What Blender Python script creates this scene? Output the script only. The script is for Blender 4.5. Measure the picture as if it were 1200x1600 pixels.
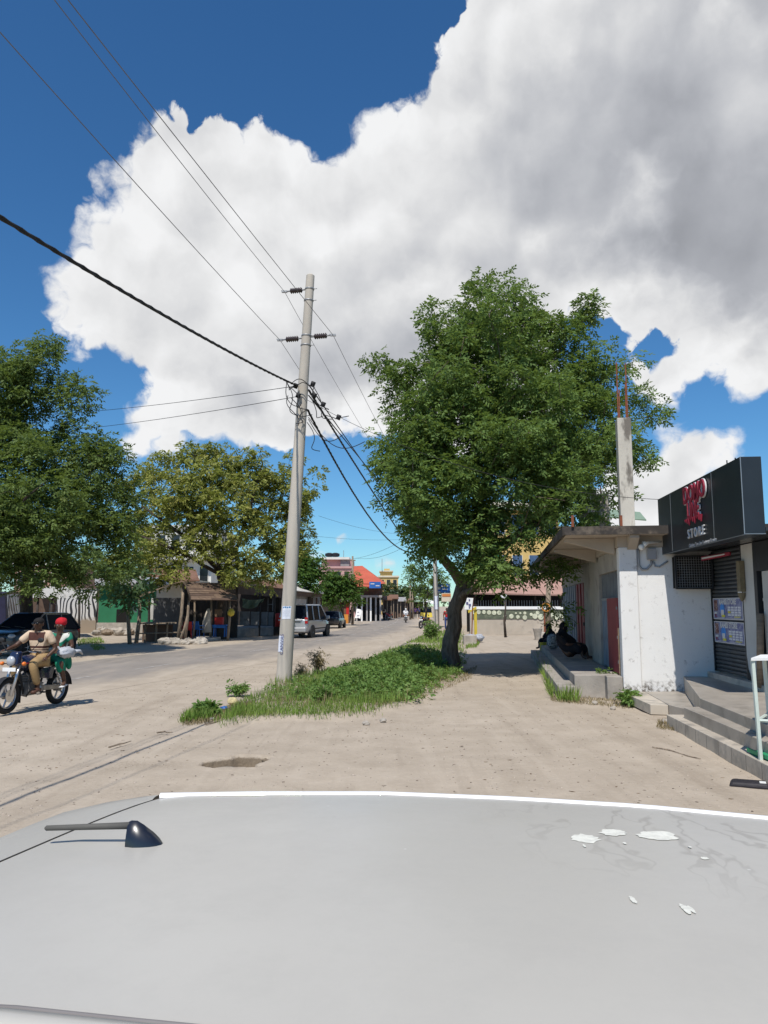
import bpy, bmesh, math, random
import numpy as np
from mathutils import Vector, Matrix, Euler
for o in list(bpy.data.objects): bpy.data.objects.remove(o)
scene = bpy.context.scene
COL = scene.collection
R = math.radians
# ---------------------------------------------------------------- camera
CAM_H = 1.87; PITCH = R(7.1); FOC = 1180.0
cam_d = bpy.data.cameras.new('camera'); cam = bpy.data.objects.new('camera', cam_d); COL.objects.link(cam)
cam.location = (0, 0, CAM_H); cam.rotation_euler = (R(90) + PITCH, 0, 0)
cam_d.sensor_fit = 'VERTICAL'; cam_d.sensor_height = 36.0; cam_d.lens = FOC / 1600 * 36.0
cam_d.clip_start = 0.05; cam_d.clip_end = 6000
scene.camera = cam
scene.render.resolution_x = 768; scene.render.resolution_y = 1024
scene.view_settings.view_transform = 'Standard'; scene.view_settings.look = 'None'
scene.view_settings.gamma = 1.0; scene.view_settings.use_curve_mapping = False
scene.view_settings.exposure = -0.10
def ray(px, py):                       # survey helper: sight line of a measured point of the photograph
    x = (px - 600) / FOC; y = -(py - 800) / FOC
    c, s = math.cos(PITCH), math.sin(PITCH)
    return Vector((x, c - s * y, s + c * y))
def G(px, py, z=0.0):                  # where that sight line meets height z
    d = ray(px, py); t = (z - CAM_H) / d.z
    return Vector((d.x * t, d.y * t, z))
def P(px, py, Y):                      # where it meets distance Y
    d = ray(px, py); t = Y / d.y
    return Vector((d.x * t, Y, CAM_H + d.z * t))
# ---------------------------------------------------------------- sun
SUN_EL = R(58); SUN_DIR = Vector((0.125, 0.62, -1.0)).normalized()      # direction the light travels
sun_d = bpy.data.lights.new('sun', 'SUN'); sun_d.energy = 5.0; sun_d.angle = R(0.53); sun_d.color = (1.0, 0.955, 0.88)
sun = bpy.data.objects.new('sun', sun_d); COL.objects.link(sun); sun.location = (-4, -30, 50)
sun.rotation_euler = SUN_DIR.to_track_quat('-Z', 'Y').to_euler()
# ---------------------------------------------------------------- world: clear sky with cumulus
world = bpy.data.worlds.new('World'); scene.world = world; world.use_nodes = True
world.cycles.sampling_method = 'MANUAL'; world.cycles.sample_map_resolution = 256
class NT:                              # small helper to write node maths as expressions
    dim = '3D'
    def __init__(s, tree): s.t = tree; s.n = tree.nodes; s.l = tree.links
    def put(s, sock, v):
        if isinstance(v, bpy.types.NodeSocket): s.l.new(v, sock)
        elif v is not None:
            if hasattr(sock.default_value, '__len__') and not hasattr(v, '__len__'): v = [v] * len(sock.default_value)
            if hasattr(sock.default_value, '__len__') and len(sock.default_value) == 4 and len(v) == 3: v = tuple(v) + (1,)
            sock.default_value = v
    def m(s, op, a, b=None, c=None, clamp=False):
        n = s.n.new('ShaderNodeMath'); n.operation = op; n.use_clamp = clamp
        s.put(n.inputs[0], a); s.put(n.inputs[1], b); s.put(n.inputs[2], c); return n.outputs[0]
    def v(s, op, a, b=None, scale=None):
        n = s.n.new('ShaderNodeVectorMath'); n.operation = op
        s.put(n.inputs[0], a); s.put(n.inputs[1], b)
        if scale is not None: s.put(n.inputs['Scale'], scale)
        return n.outputs['Value'] if op in ('DISTANCE', 'DOT_PRODUCT', 'LENGTH') else n.outputs['Vector']
    def ss(s, x, a, b, lo=0.0, hi=1.0):
        n = s.n.new('ShaderNodeMapRange'); n.interpolation_type = 'SMOOTHSTEP'
        s.put(n.inputs[0], x); s.put(n.inputs[1], a); s.put(n.inputs[2], b); s.put(n.inputs[3], lo); s.put(n.inputs[4], hi); return n.outputs[0]
    def mr(s, x, a, b, lo=0.0, hi=1.0):
        n = s.n.new('ShaderNodeMapRange')
        s.put(n.inputs[0], x); s.put(n.inputs[1], a); s.put(n.inputs[2], b); s.put(n.inputs[3], lo); s.put(n.inputs[4], hi); return n.outputs[0]
    def noise(s, vec, scale, detail=4, rough=.5, color=False, dist=0.0, lac=2.0):
        n = s.n.new('ShaderNodeTexNoise'); n.noise_dimensions = s.dim; s.put(n.inputs['Vector'], vec); s.put(n.inputs['Scale'], scale)
        n.inputs['Detail'].default_value = detail; n.inputs['Roughness'].default_value = rough; n.inputs['Distortion'].default_value = dist
        n.inputs['Lacunarity'].default_value = lac
        return n.outputs['Color'] if color else n.outputs['Fac']
    def vor(s, vec, scale, feature='F1', detail=0, rough=.5, smooth=.3, out='Distance', rand=1.0):
        n = s.n.new('ShaderNodeTexVoronoi'); n.voronoi_dimensions = s.dim; n.feature = feature; s.put(n.inputs['Vector'], vec); s.put(n.inputs['Scale'], scale)
        if feature != 'DISTANCE_TO_EDGE' or True:
            if 'Detail' in n.inputs and n.inputs['Detail'].enabled: n.inputs['Detail'].default_value = detail; n.inputs['Roughness'].default_value = rough
        if feature == 'SMOOTH_F1': n.inputs['Smoothness'].default_value = smooth
        n.inputs['Randomness'].default_value = rand
        return n.outputs[out]
    def mix(s, f, a, b, mode='MIX'):
        n = s.n.new('ShaderNodeMix'); n.data_type = 'RGBA'; n.blend_type = mode
        s.put(n.inputs[0], f); s.put(n.inputs[6], a); s.put(n.inputs[7], b); return n.outputs[2]
def build_world():
    t = NT(world.node_tree); t.n.clear(); t.dim = '2D'
    sky = t.n.new('ShaderNodeTexSky'); sky.sky_type = 'NISHITA'; sky.sun_disc = False
    sky.sun_elevation = SUN_EL; sky.sun_rotation = math.atan2(-SUN_DIR.x, -SUN_DIR.y)
    sky.air_density = 1.0; sky.dust_density = 0.0; sky.ozone_density = 3.0
    co = t.n.new('ShaderNodeTexCoord').outputs['Generated']
    sp = t.n.new('ShaderNodeSeparateXYZ'); t.put(sp.inputs[0], t.v('NORMALIZE', co))
    cb = t.n.new('ShaderNodeCombineXYZ')                       # bearing and elevation
    t.put(cb.inputs[0], t.m('MULTIPLY', t.m('ARCTAN2', sp.outputs[0], sp.outputs[1]), .92)); t.put(cb.inputs[1], t.m('ARCSINE', sp.outputs[2]))
    p = cb.outputs[0]
    # cumulus bodies: bearing/elevation of each billow and its angular size, measured in pixels of the survey
    B = [(300,345,150),(450,420,160),(560,420,150),(830,440,150),(760,380,150),(200,400,110),(150,470,75),(400,325,125),(330,480,170),(240,560,110),(480,520,170),(575,325,105),(600,225,72),
         (700,330,190),(735,125,100),(800,60,150),(860,250,240),(1000,100,260),(1150,300,260),(1000,420,170),(640,560,150),(250,670,75),(380,640,100),
         (1080,530,120),(1180,560,90),(860,560,130),(760,640,110),(1060,740,75),(1000,790,85),(1120,700,52),(1150,150,240),(540,840,16),(498,862,18),(612,880,26),(1210,430,170),
         (1300,-200,420),(900,-300,330),(1700,100,330),(1900,500,200)]
    Gy = [(880,250,250,.85),(1020,230,280,.95),(1170,420,330,1.1),(980,440,260,1.05),(740,520,250,.85),(430,650,220,.85),(260,640,160,.65),(560,620,220,.8),(700,620,220,.85),(1100,590,150,.5),(450,440,200,.36),(640,400,190,.42),(300,520,170,.36),(1090,790,120,.5),(780,330,200,.5),(1300,-200,430,.9),(1700,100,330,.8),(620,420,110,.3)]
    def unit(px, py):
        d = ray(px, py).normalized(); return (math.atan2(d.x, d.y) * .92, math.asin(d.z), 0)
    def field(pp, blobs):
        acc = None
        for (x, y, r) in blobs:
            rr = r / FOC * (1.0 / (1 + ((x - 600) ** 2 + (y - 800) ** 2) / FOC ** 2)) ** .6
            d = t.m('MULTIPLY_ADD', t.v('DISTANCE', pp, unit(x, y)), -1.0, rr)        # signed angular depth
            acc = d if acc is None else t.m('SMOOTH_MAX', acc, d, 0.03)
        return acc
    h = (.5, .5, 0)
    w1 = t.v('MULTIPLY', t.v('SUBTRACT', t.noise(p, 5.5, 2, .5, color=True), h), (.05, .05, 0))
    w2 = t.v('MULTIPLY', t.v('SUBTRACT', t.noise(p, 26, 2, .6, color=True), h), (.02, .02, 0))
    pw = t.v('ADD', t.v('ADD', p, w1), w2)
    F = field(pw, B)
    # other scattered cumulus over the rest of the sky
    gen = t.m('MULTIPLY_ADD', t.noise(p, 2.6, 3, .5), 1.0, -.68)
    view = unit(600, 450)
    away = t.ss(t.v('DISTANCE', p, view), .75, 1.15)
    F = t.m('SMOOTH_MAX', F, t.m('SUBTRACT', t.m('MULTIPLY', gen, .6), t.mr(away, 0, 1, .3, 0)), .03)
    for (x, y, r) in ((942, 540, 40), (1026, 536, 16), (1120, 640, 34), (165, 590, 34)):      # openings in the cloud
        F = t.m('SMOOTH_MIN', F, t.m('SUBTRACT', t.v('DISTANCE', pw, unit(x, y)), r / FOC * .9), .02)
    def billow(q):
        a = t.vor(q, 9.0); b = t.vor(q, 21.0); c = t.vor(q, 50.0)
        s1 = t.m('MULTIPLY', a, a); s1 = t.m('MULTIPLY_ADD', t.m('MULTIPLY', b, b), .55, s1); s1 = t.m('MULTIPLY_ADD', t.m('MULTIPLY', c, c), .3, s1)
        s1 = t.m('MULTIPLY_ADD', t.noise(q, 90, 3, .62), .35, s1)
        return t.m('SUBTRACT', 1.0, s1)
    Lp = (Vector((-.55, .83, 0)) * .026)
    q0 = t.v('ADD', p, w2); qs = t.v('ADD', t.v('ADD', p, t.v('SCALE', w1, scale=.8)), t.v('SCALE', w2, scale=.9)); q1 = t.v('ADD', qs, tuple(Lp))
    b0 = billow(q0)
    def dome(q):
        a = t.vor(q, 5.5, 'SMOOTH_F1', smooth=.7); b = t.vor(q, 14.0, 'SMOOTH_F1', smooth=.7)
        return t.m('MULTIPLY_ADD', t.noise(q, 34, 3, .55), -.16, t.m('MULTIPLY_ADD', t.m('MULTIPLY', a, a), -1.0, t.m('MULTIPLY', t.m('MULTIPLY', b, b), -.50)))
    dens = t.m('MULTIPLY_ADD', t.m('SUBTRACT', b0, .55), .045, t.m('SUBTRACT', F, .004))
    soft = t.mr(t.noise(p, 7, 2, .5), .35, .65, .006, .022)
    alpha = t.m('MULTIPLY', t.ss(t.m('DIVIDE', dens, soft), 0, 1), 1.0)
    # shading of the billows
    rel = t.m('SUBTRACT', dome(qs), dome(q1))
    inner = t.ss(dens, .0, .10)
    grey = None
    for (x, y, r, k) in Gy:
        g = t.m('MULTIPLY', t.ss(t.v('DISTANCE', t.v('ADD', p, w1), unit(x, y)), r / FOC * 1.05, r / FOC * .15), k)
        grey = g if grey is None else t.m('SMOOTH_MAX', grey, g, .25)
    patch = t.mr(t.noise(t.v('ADD', p, w1), 6.5, 5, .55), .3, .7, -.13, .10)
    grey = t.m('MULTIPLY', t.m('ADD', grey, patch), inner, clamp=True)
    lit = t.m('MULTIPLY_ADD', rel, t.mr(grey, 0, 1, .70, .24), t.mr(grey, 0, 1, 1.0, .50))
    lit = t.m('MULTIPLY_ADD', t.m('SUBTRACT', t.noise(p, 15, 4, .5), .5), t.mr(grey, 0, 1, .12, .12), lit)
    lit = t.m('ADD', lit, t.m('MULTIPLY', t.mr(b0, -.2, .6, -.02, .015), t.mr(grey, 0, 1, 1, .6)))
    lit = t.m('MINIMUM', t.m('MAXIMUM', lit, .27), 1.04)
    tint = t.mix(t.ss(lit, .40, .95), (.915, .95, 1.04), (.995, 1.0, 1.01))
    ccol = t.v('SCALE', tint, scale=t.m('MULTIPLY', lit, CLOUD_GAIN))
    bg = t.n.new('ShaderNodeBackground'); bg.inputs[1].default_value = SKY_STRENGTH
    hs = t.n.new('ShaderNodeHueSaturation'); hs.inputs['Saturation'].default_value = 1.15; hs.inputs['Value'].default_value = SKY_VALUE
    t.l.new(sky.outputs[0], hs.inputs['Color'])
    t.put(bg.inputs[0], t.mix(alpha, t.v('MULTIPLY', hs.outputs[0], (.63, .94, 1.10)), ccol))
    out = t.n.new('ShaderNodeOutputWorld'); t.l.new(bg.outputs[0], out.inputs[0])
SKY_STRENGTH = 0.10; CLOUD_GAIN = 9.3; SKY_VALUE = 1.13
build_world()
# ---------------------------------------------------------------- helpers
random.seed(7); rng = np.random.default_rng(11)
MATS = {}
def new_mat(name):
    m = bpy.data.materials.new(name); m.use_nodes = True; m.node_tree.nodes.clear()
    t = NT(m.node_tree); MATS[name] = m
    out = t.n.new('ShaderNodeOutputMaterial'); bs = t.n.new('ShaderNodeBsdfPrincipled'); t.l.new(bs.outputs[0], out.inputs[0])
    return m, t, bs, out
def bump(t, bs, h, strength, dist=.02):
    b = t.n.new('ShaderNodeBump'); b.inputs['Strength'].default_value = strength; b.inputs['Distance'].default_value = dist
    t.put(b.inputs['Height'], h); t.l.new(b.outputs[0], bs.inputs['Normal'])
def tc(t, k='Object'): return t.n.new('ShaderNodeTexCoord').outputs[k]
def M(name, col, rough=.85, var=.18, scale=1.7, bmp=.15, bscale=30, metal=0.0, col2=None, mix2=(.5, .7), scale2=2.5, spec=.3, coat=0.0, stretch=None, emit=None, alpha=None, trans=0.0, detail=3):
    if name in MATS: return MATS[name]
    m, t, bs, out = new_mat(name)
    co = tc(t)
    if stretch: co = t.v('MULTIPLY', co, stretch)
    f = t.noise(co, scale, detail, .6)
    lo = tuple(c * (1 - var) for c in col); hi = tuple(min(1, c * (1 + var)) for c in col)
    c = t.mix(t.mr(f, .3, .7), lo, hi)
    if col2: c = t.mix(t.ss(t.noise(t.v('ADD', co, (7.3, 2.1, 4.4)), scale2, 4, .65), mix2[0], mix2[1]), c, col2)
    t.put(bs.inputs['Base Color'], c)
    bs.inputs['Roughness'].default_value = rough; bs.inputs['Metallic'].default_value = metal
    bs.inputs['Specular IOR Level'].default_value = spec; bs.inputs['Coat Weight'].default_value = coat
    if trans: bs.inputs['Transmission Weight'].default_value = trans
    if bmp: bump(t, bs, t.noise(co, bscale, 3, .6), bmp)
    if emit: bs.inputs['Emission Color'].default_value = (*emit[:3], 1); bs.inputs['Emission Strength'].default_value = emit[3]
    return m
class MB:
    def __init__(s, o=(0, 0, 0), X=None): s.V = []; s.Fc = []; s.o = Vector(o); s.X = X
    def add(s, vs, fs):
        n = len(s.V)
        for v in vs:
            v = Vector(v)
            if s.X is not None: v = s.X @ v
            s.V.append(v - s.o)
        s.Fc += [tuple(i + n for i in f) for f in fs]; return s
    def hexa(s, c):                      # 8 corners: bottom 4 ccw, top 4 ccw
        return s.add(c, [(3, 2, 1, 0), (4, 5, 6, 7), (0, 1, 5, 4), (1, 2, 6, 5), (2, 3, 7, 6), (3, 0, 4, 7)])
    def bb(s, x0, x1, y0, y1, z0, z1):
        if x0 > x1: x0, x1 = x1, x0
        if y0 > y1: y0, y1 = y1, y0
        if z0 > z1: z0, z1 = z1, z0
        return s.hexa([(x0, y0, z0), (x1, y0, z0), (x1, y1, z0), (x0, y1, z0), (x0, y0, z1), (x1, y0, z1), (x1, y1, z1), (x0, y1, z1)])
    def box(s, c, d, rot=None):
        M3 = Euler(rot).to_matrix() if rot is not None else Matrix.Identity(3); c = Vector(c); hx, hy, hz = d[0] / 2, d[1] / 2, d[2] / 2
        return s.hexa([c + M3 @ Vector(p) for p in [(-hx, -hy, -hz), (hx, -hy, -hz), (hx, hy, -hz), (-hx, hy, -hz), (-hx, -hy, hz), (hx, -hy, hz), (hx, hy, hz), (-hx, hy, hz)]])
    def quad_slab(s, pts, th):           # four (or n) points of a face, thickened along its normal
        p = [Vector(q) for q in pts]; n = (p[1] - p[0]).cross(p[2] - p[0]).normalized() * th; k = len(p)
        vs = p + [q - n for q in p]
        return s.add(vs, [tuple(range(k)), tuple(range(2 * k - 1, k - 1, -1))] + [(i, i + k, (i + 1) % k + k, (i + 1) % k) for i in range(k)])
    def extr(s, poly, vec):              # polygon extruded along vec
        p = [Vector(q) for q in poly]; v = Vector(vec); k = len(p)
        return s.add(p + [q + v for q in p], [tuple(range(k - 1, -1, -1)), tuple(range(k, 2 * k))] + [(i, (i + 1) % k, (i + 1) % k + k, i + k) for i in range(k)])
    def path(s, pts, rad, n=8, cap=True, flat=1.0):
        p = [Vector(q) for q in pts]; k = len(p)
        if not hasattr(rad, '__len__'): rad = [rad] * k
        up = Vector((0, 0, 1)); vs = []
        prev = None
        for i in range(k):
            d = (p[min(i + 1, k - 1)] - p[max(i - 1, 0)])
            d = d.normalized() if d.length > 1e-9 else Vector((0, 0, 1))
            if prev is None:
                a = d.cross(up)
                if a.length < 1e-3: a = d.cross(Vector((0, 1, 0)))
                a.normalize()
            else:
                a = prev - d * prev.dot(d)
                if a.length < 1e-4: a = d.cross(Vector((0, 1, 0)))
                a.normalize()
            prev = a; b = d.cross(a)
            for j in range(n):
                th = 2 * math.pi * j / n
                vs.append(p[i] + (a * math.cos(th) + b * math.sin(th) * flat) * rad[i])
        fs = [(i * n + j, i * n + (j + 1) % n, (i + 1) * n + (j + 1) % n, (i + 1) * n + j) for i in range(k - 1) for j in range(n)]
        if cap: fs += [tuple(range(n - 1, -1, -1)), tuple(range((k - 1) * n, k * n))]
        return s.add(vs, fs)
    def tube(s, a, b, r, r2=None, n=8): return s.path([a, b], [r, r if r2 is None else r2], n)
    def lathe(s, prof, c=(0, 0, 0), n=16, axis='Z', cap=True):      # prof: (radius, height)
        c = Vector(c); vs = []
        for (r, h) in prof:
            for j in range(n):
                th = 2 * math.pi * j / n; a, b = r * math.cos(th), r * math.sin(th)
                vs.append(c + Vector({'Z': (a, b, h), 'Y': (a, h, b), 'X': (h, a, b)}[axis]))
        k = len(prof)
        fs = [(i * n + j, i * n + (j + 1) % n, (i + 1) * n + (j + 1) % n, (i + 1) * n + j) for i in range(k - 1) for j in range(n)]
        if cap: fs += [tuple(range(n - 1, -1, -1)), tuple(range((k - 1) * n, k * n))]
        return s.add(vs, fs)
    def ball(s, c, r, n=10, m=7, noise=0.0):
        c = Vector(c); r = Vector(r) if hasattr(r, '__len__') else Vector((r, r, r)); vs = []
        for i in range(m + 1):
            ph = math.pi * i / m
            for j in range(n):
                th = 2 * math.pi * j / n; k = 1 + noise * (random.random() - .5)
                vs.append(c + Vector((r.x * math.sin(ph) * math.cos(th) * k, r.y * math.sin(ph) * math.sin(th) * k, -r.z * math.cos(ph) * k)))
        return s.add(vs, [(i * n + j, i * n + (j + 1) % n, (i + 1) * n + (j + 1) % n, (i + 1) * n + j) for i in range(m) for j in range(n)])
    def torus(s, c, R0, r, axis='X', n=24, m=8, flat=1.0):
        c = Vector(c); vs = []
        for i in range(n):
            th = 2 * math.pi * i / n
            for j in range(m):
                ph = 2 * math.pi * j / m; q = R0 + r * math.cos(ph); h = r * math.sin(ph) * flat
                a, b = q * math.cos(th), q * math.sin(th)
                vs.append(c + Vector({'Z': (a, b, h), 'Y': (a, h, b), 'X': (h, a, b)}[axis]))
        return s.add(vs, [(i * m + j, ((i + 1) % n) * m + j, ((i + 1) % n) * m + (j + 1) % m, i * m + (j + 1) % m) for i in range(n) for j in range(m)])
    def sheet(s, rows):                  # grid of points
        k = len(rows[0]); vs = [q for r in rows for q in r]
        return s.add(vs, [(i * k + j, i * k + j + 1, (i + 1) * k + j + 1, (i + 1) * k + j) for i in range(len(rows) - 1) for j in range(k - 1)])
    def build(s, name, mat, parent=None, smooth=False, bevel=0.0, loc=None, fix=True):
        me = bpy.data.meshes.new(name); me.from_pydata([tuple(v) for v in s.V], [], s.Fc)
        if fix:
            bm = bmesh.new(); bm.from_mesh(me); bmesh.ops.recalc_face_normals(bm, faces=bm.faces); bm.to_mesh(me); bm.free()
        me.update()
        if isinstance(mat, str): mat = MATS[mat]
        if isinstance(mat, (list, tuple)):
            for q in mat: me.materials.append(q)
        else: me.materials.append(mat)
        if smooth: me.polygons.foreach_set('use_smooth', [True] * len(me.polygons))
        ob = bpy.data.objects.new(name, me); COL.objects.link(ob)
        if parent is not None: ob.parent = parent
        else: ob.location = s.o
        if smooth == 'auto':
            me.set_sharp_from_angle(angle=R(38))
        if bevel:
            b = ob.modifiers.new('bevel', 'BEVEL'); b.width = bevel; b.segments = 2; b.limit_method = 'ANGLE'; b.angle_limit = R(40)
        return ob
def tag(o, label=None, cat=None, group=None, kind=None):
    if label: o['label'] = label
    if cat: o['category'] = cat
    if group: o['group'] = group
    if kind: o['kind'] = kind
    return o
def thing(name, label, cat, loc=(0, 0, 0), rz=0.0, group=None):
    o = bpy.data.objects.new(name, None); COL.objects.link(o); o.location = loc; o.rotation_euler = (0, 0, rz); o.empty_display_size = .2
    return tag(o, label, cat, group)
def copy_tree(o, parent=None):
    c = o.copy(); COL.objects.link(c); c.parent = parent
    for k in list(o.children): copy_tree(k, c)
    return c
def piece(name, mesh_from, parent, loc=(0, 0, 0), rot=(0, 0, 0), sc=(1, 1, 1)):      # a repeat that shares mesh data
    ob = bpy.data.objects.new(name, mesh_from.data); COL.objects.link(ob); ob.parent = parent
    ob.location = loc; ob.rotation_euler = rot; ob.scale = sc; return ob
def mesh_np(name, V, Q, mat, parent=None, loc=None, smooth=False):     # big meshes from numpy arrays (quads)
    me = bpy.data.meshes.new(name); nv, nq = len(V), len(Q); k = Q.shape[1]
    me.vertices.add(nv); me.vertices.foreach_set('co', np.ascontiguousarray(V, dtype=np.float32).ravel())
    me.loops.add(nq * k); me.loops.foreach_set('vertex_index', np.ascontiguousarray(Q, dtype=np.int32).ravel())
    me.polygons.add(nq); me.polygons.foreach_set('loop_start', np.arange(nq, dtype=np.int32) * k)
    me.update(calc_edges=True); me.validate()
    if smooth: me.polygons.foreach_set('use_smooth', np.ones(nq, dtype=bool))
    me.materials.append(mat if not isinstance(mat, str) else MATS[mat])
    ob = bpy.data.objects.new(name, me); COL.objects.link(ob)
    if parent is not None: ob.parent = parent
    if loc is not None: ob.location = loc
    return ob
def frame(o, ang):                      # building frame: x right, y away, turned clockwise by ang degrees
    return Matrix.Translation(Vector(o)) @ Matrix.Rotation(-R(ang), 4, 'Z')
_FONT = None
def text_obj(name, body, mat, parent, loc, rot, size, extrude=.004, align='CENTER', sx=1.0, bold=0.0, bevel=0.0):
    cu = bpy.data.curves.new(name, 'FONT'); cu.body = body; cu.size = size; cu.extrude = extrude; cu.align_x = align; cu.align_y = 'CENTER'
    cu.offset = bold; cu.resolution_u = 3
    ob = bpy.data.objects.new(name, cu); COL.objects.link(ob)
    dg = bpy.context.evaluated_depsgraph_get(); me = bpy.data.meshes.new_from_object(ob.evaluated_get(dg)); bpy.data.objects.remove(ob)
    me.materials.clear(); me.materials.append(MATS[mat] if isinstance(mat, str) else mat)
    o2 = bpy.data.objects.new(name, me); COL.objects.link(o2); o2.parent = parent; o2.location = loc; o2.rotation_euler = rot; o2.scale = (sx, 1, 1)
    return o2
def lerp(a, b, f): return a + (b - a) * f
# ---------------------------------------------------------------- ground and road
RY = [-80, 2, 17, 25.7, 33, 42.5, 52, 60, 86, 120, 150, 200, 300]
RR = [-29, -10.2, -6.4, -3.9, -2.1, 0.1, 1.7, 2.9, 4.4, 5.2, 6.2, 9, 17]
RL = [-37, -17.2, -13.2, -10.9, -9.1, -6.9, -5.0, -3.9, -2.0, -0.6, 0.8, 4, 12]
def road_r(y): return np.interp(y, RY, RR)
def road_l(y): return np.interp(y, RY, RL)
def vnoise(x, y, s, seed=0):             # smooth value noise
    r = np.random.default_rng(seed); T = r.random((64, 64))
    u, v = np.asarray(x) * s, np.asarray(y) * s; i, j = np.floor(u).astype(int), np.floor(v).astype(int); f, g = u - i, v - j
    f, g = f * f * (3 - 2 * f), g * g * (3 - 2 * g); i0, i1, j0, j1 = i % 64, (i + 1) % 64, j % 64, (j + 1) % 64
    return (T[i0, j0] * (1 - f) + T[i1, j0] * f) * (1 - g) + (T[i0, j1] * (1 - f) + T[i1, j1] * f) * g
HOLE = G(375, 1190)
def strip_mask(x, y):                    # the grassed verge between road and footway: 1 inside
    yy = np.asarray(y, float); xx = np.asarray(x, float)
    left = np.interp(yy, [11.6, 12.4, 13.2, 15, 18, 26, 42, 60], [-2.3, -2.7, -2.85, -2.9, -2.9, -.6, 1.7, 4.6])
    right = np.interp(yy, [11.6, 12.4, 13.2, 15, 18.5, 22.5, 26, 32, 42, 60], [-3.0, -2.0, -.1, .65, 1.5, 2.35, 2.6, 3.2, 4.3, 6.3])
    left = left + (vnoise(xx, yy, .9, 3) - .5) * .5; right = right + (vnoise(xx, yy, 1.1, 4) - .5) * .8
    m = np.minimum(xx - left, right - xx) / .35
    m = np.minimum(m, (yy - 11.75 + (vnoise(xx, yy, 1.3, 5) - .5) * .5) / .3)
    return np.clip(m, 0, 1)
def ground_h(x, y):
    x = np.asarray(x, float); y = np.asarray(y, float)
    h = (vnoise(x, y, .35, 1) - .5) * .05 + (vnoise(x, y, 1.6, 2) - .5) * .022 + (vnoise(x, y, 5.0, 6) - .5) * .008
    near = np.clip(1 - (np.abs(y - 12) - 30) / 20, 0, 1); h = h * near
    h = h + strip_mask(x, y) * .07
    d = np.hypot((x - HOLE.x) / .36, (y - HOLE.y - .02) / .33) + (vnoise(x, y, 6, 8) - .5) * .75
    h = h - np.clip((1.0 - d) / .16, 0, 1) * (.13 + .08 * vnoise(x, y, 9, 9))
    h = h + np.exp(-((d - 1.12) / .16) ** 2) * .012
    on = np.clip(np.minimum(x - road_l(y) + .3, road_r(y) + .3 - x) / .3, 0, 1)
    h = h * (1 - on) - .02 * on
    # no relief for the dark roadside line: the overhead cable casts it
    return h
def dense(lo, hi, step): return np.arange(lo, hi, step)
xs = np.unique(np.round(np.concatenate([-np.geomspace(26, 2600, 22)[::-1], dense(-26, -8, .45), dense(-8, 7, .14), dense(HOLE.x - .55, HOLE.x + .55, .045), dense(7, 26, .6), np.geomspace(26, 2600, 22)]), 3))
ys = np.unique(np.round(np.concatenate([-np.geomspace(6, 1200, 16)[::-1], dense(-6, 4, .5), dense(4, 26, .15), dense(HOLE.y - .6, HOLE.y + .6, .05), dense(26, 60, .5), np.geomspace(60, 3200, 34)]), 3))
XX, YY = np.meshgrid(xs, ys); ZZ = ground_h(XX, YY); nx = len(xs); ny = len(ys)
Vg = np.stack([XX.ravel(), YY.ravel(), ZZ.ravel()], 1)
ii, jj = np.meshgrid(np.arange(ny - 1), np.arange(nx - 1), indexing='ij'); a = (ii * nx + jj).ravel()
Qg = np.stack([a, a + 1, a + nx + 1, a + nx], 1)
def dust_color(t, co):
    n1 = t.noise(co, .22, 3, .55); n2 = t.noise(co, 1.7, 5, .6); n3 = t.noise(co, 14, 4, .7)
    c = t.mix(t.mr(n1, .3, .7), (.400, .335, .262), (.480, .408, .325))
    c = t.mix(t.mr(n2, .35, .72, 0, .75), c, (.335, .278, .215))
    mp = t.n.new('ShaderNodeMapping'); mp.inputs['Rotation'].default_value = (0, 0, R(13)); mp.inputs['Scale'].default_value = (2.6, .14, 1); t.put(mp.inputs['Vector'], co)
    n4 = t.noise(mp.outputs[0], 1.0, 4, .6)                 # tyre and foot tracks along the street
    c = t.mix(t.mr(n4, .54, .74, 0, .6), c, (.285, .232, .178)); c = t.mix(t.mr(n4, .44, .28, 0, .45), c, (.50, .43, .345))
    c = t.mix(t.mr(n3, .5, .8, 0, .35), c, (.52, .45, .365))
    sp = t.vor(co, 38, 'F1'); spn = t.noise(co, 3.0, 2, .5)
    c = t.mix(t.m('MULTIPLY', t.ss(sp, .16, .06), t.m('MULTIPLY', t.ss(spn, .5, .62), .6)), c, (.56, .49, .41))     # pale grit
    sd = t.vor(t.v('ADD', co, (3.3, 9.1, 0)), 9, 'F1')
    c = t.mix(t.m('MULTIPLY', t.ss(sd, .08, .03), .6), c, (.13, .10, .075))                   # dark litter
    return c, n2, n3, sp
m, t, bs, out = new_mat('dirt_ground')
co = tc(t); c, n2, n3, sp = dust_color(t, co)
sz = t.n.new('ShaderNodeSeparateXYZ'); t.put(sz.inputs[0], co)
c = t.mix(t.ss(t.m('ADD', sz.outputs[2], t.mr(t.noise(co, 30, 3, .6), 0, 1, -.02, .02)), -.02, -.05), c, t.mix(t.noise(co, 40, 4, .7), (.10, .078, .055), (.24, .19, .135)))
t.put(bs.inputs['Base Color'], c); bs.inputs['Roughness'].default_value = .95; bs.inputs['Specular IOR Level'].default_value = .1
bump(t, bs, t.m('ADD', t.m('MULTIPLY', n2, .8), t.m('ADD', n3, t.m('MULTIPLY', t.ss(sp, .3, .05), .25))), .55, .03)
ground = mesh_np('ground', Vg, Qg, m, smooth=True); tag(ground, kind='structure')
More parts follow.
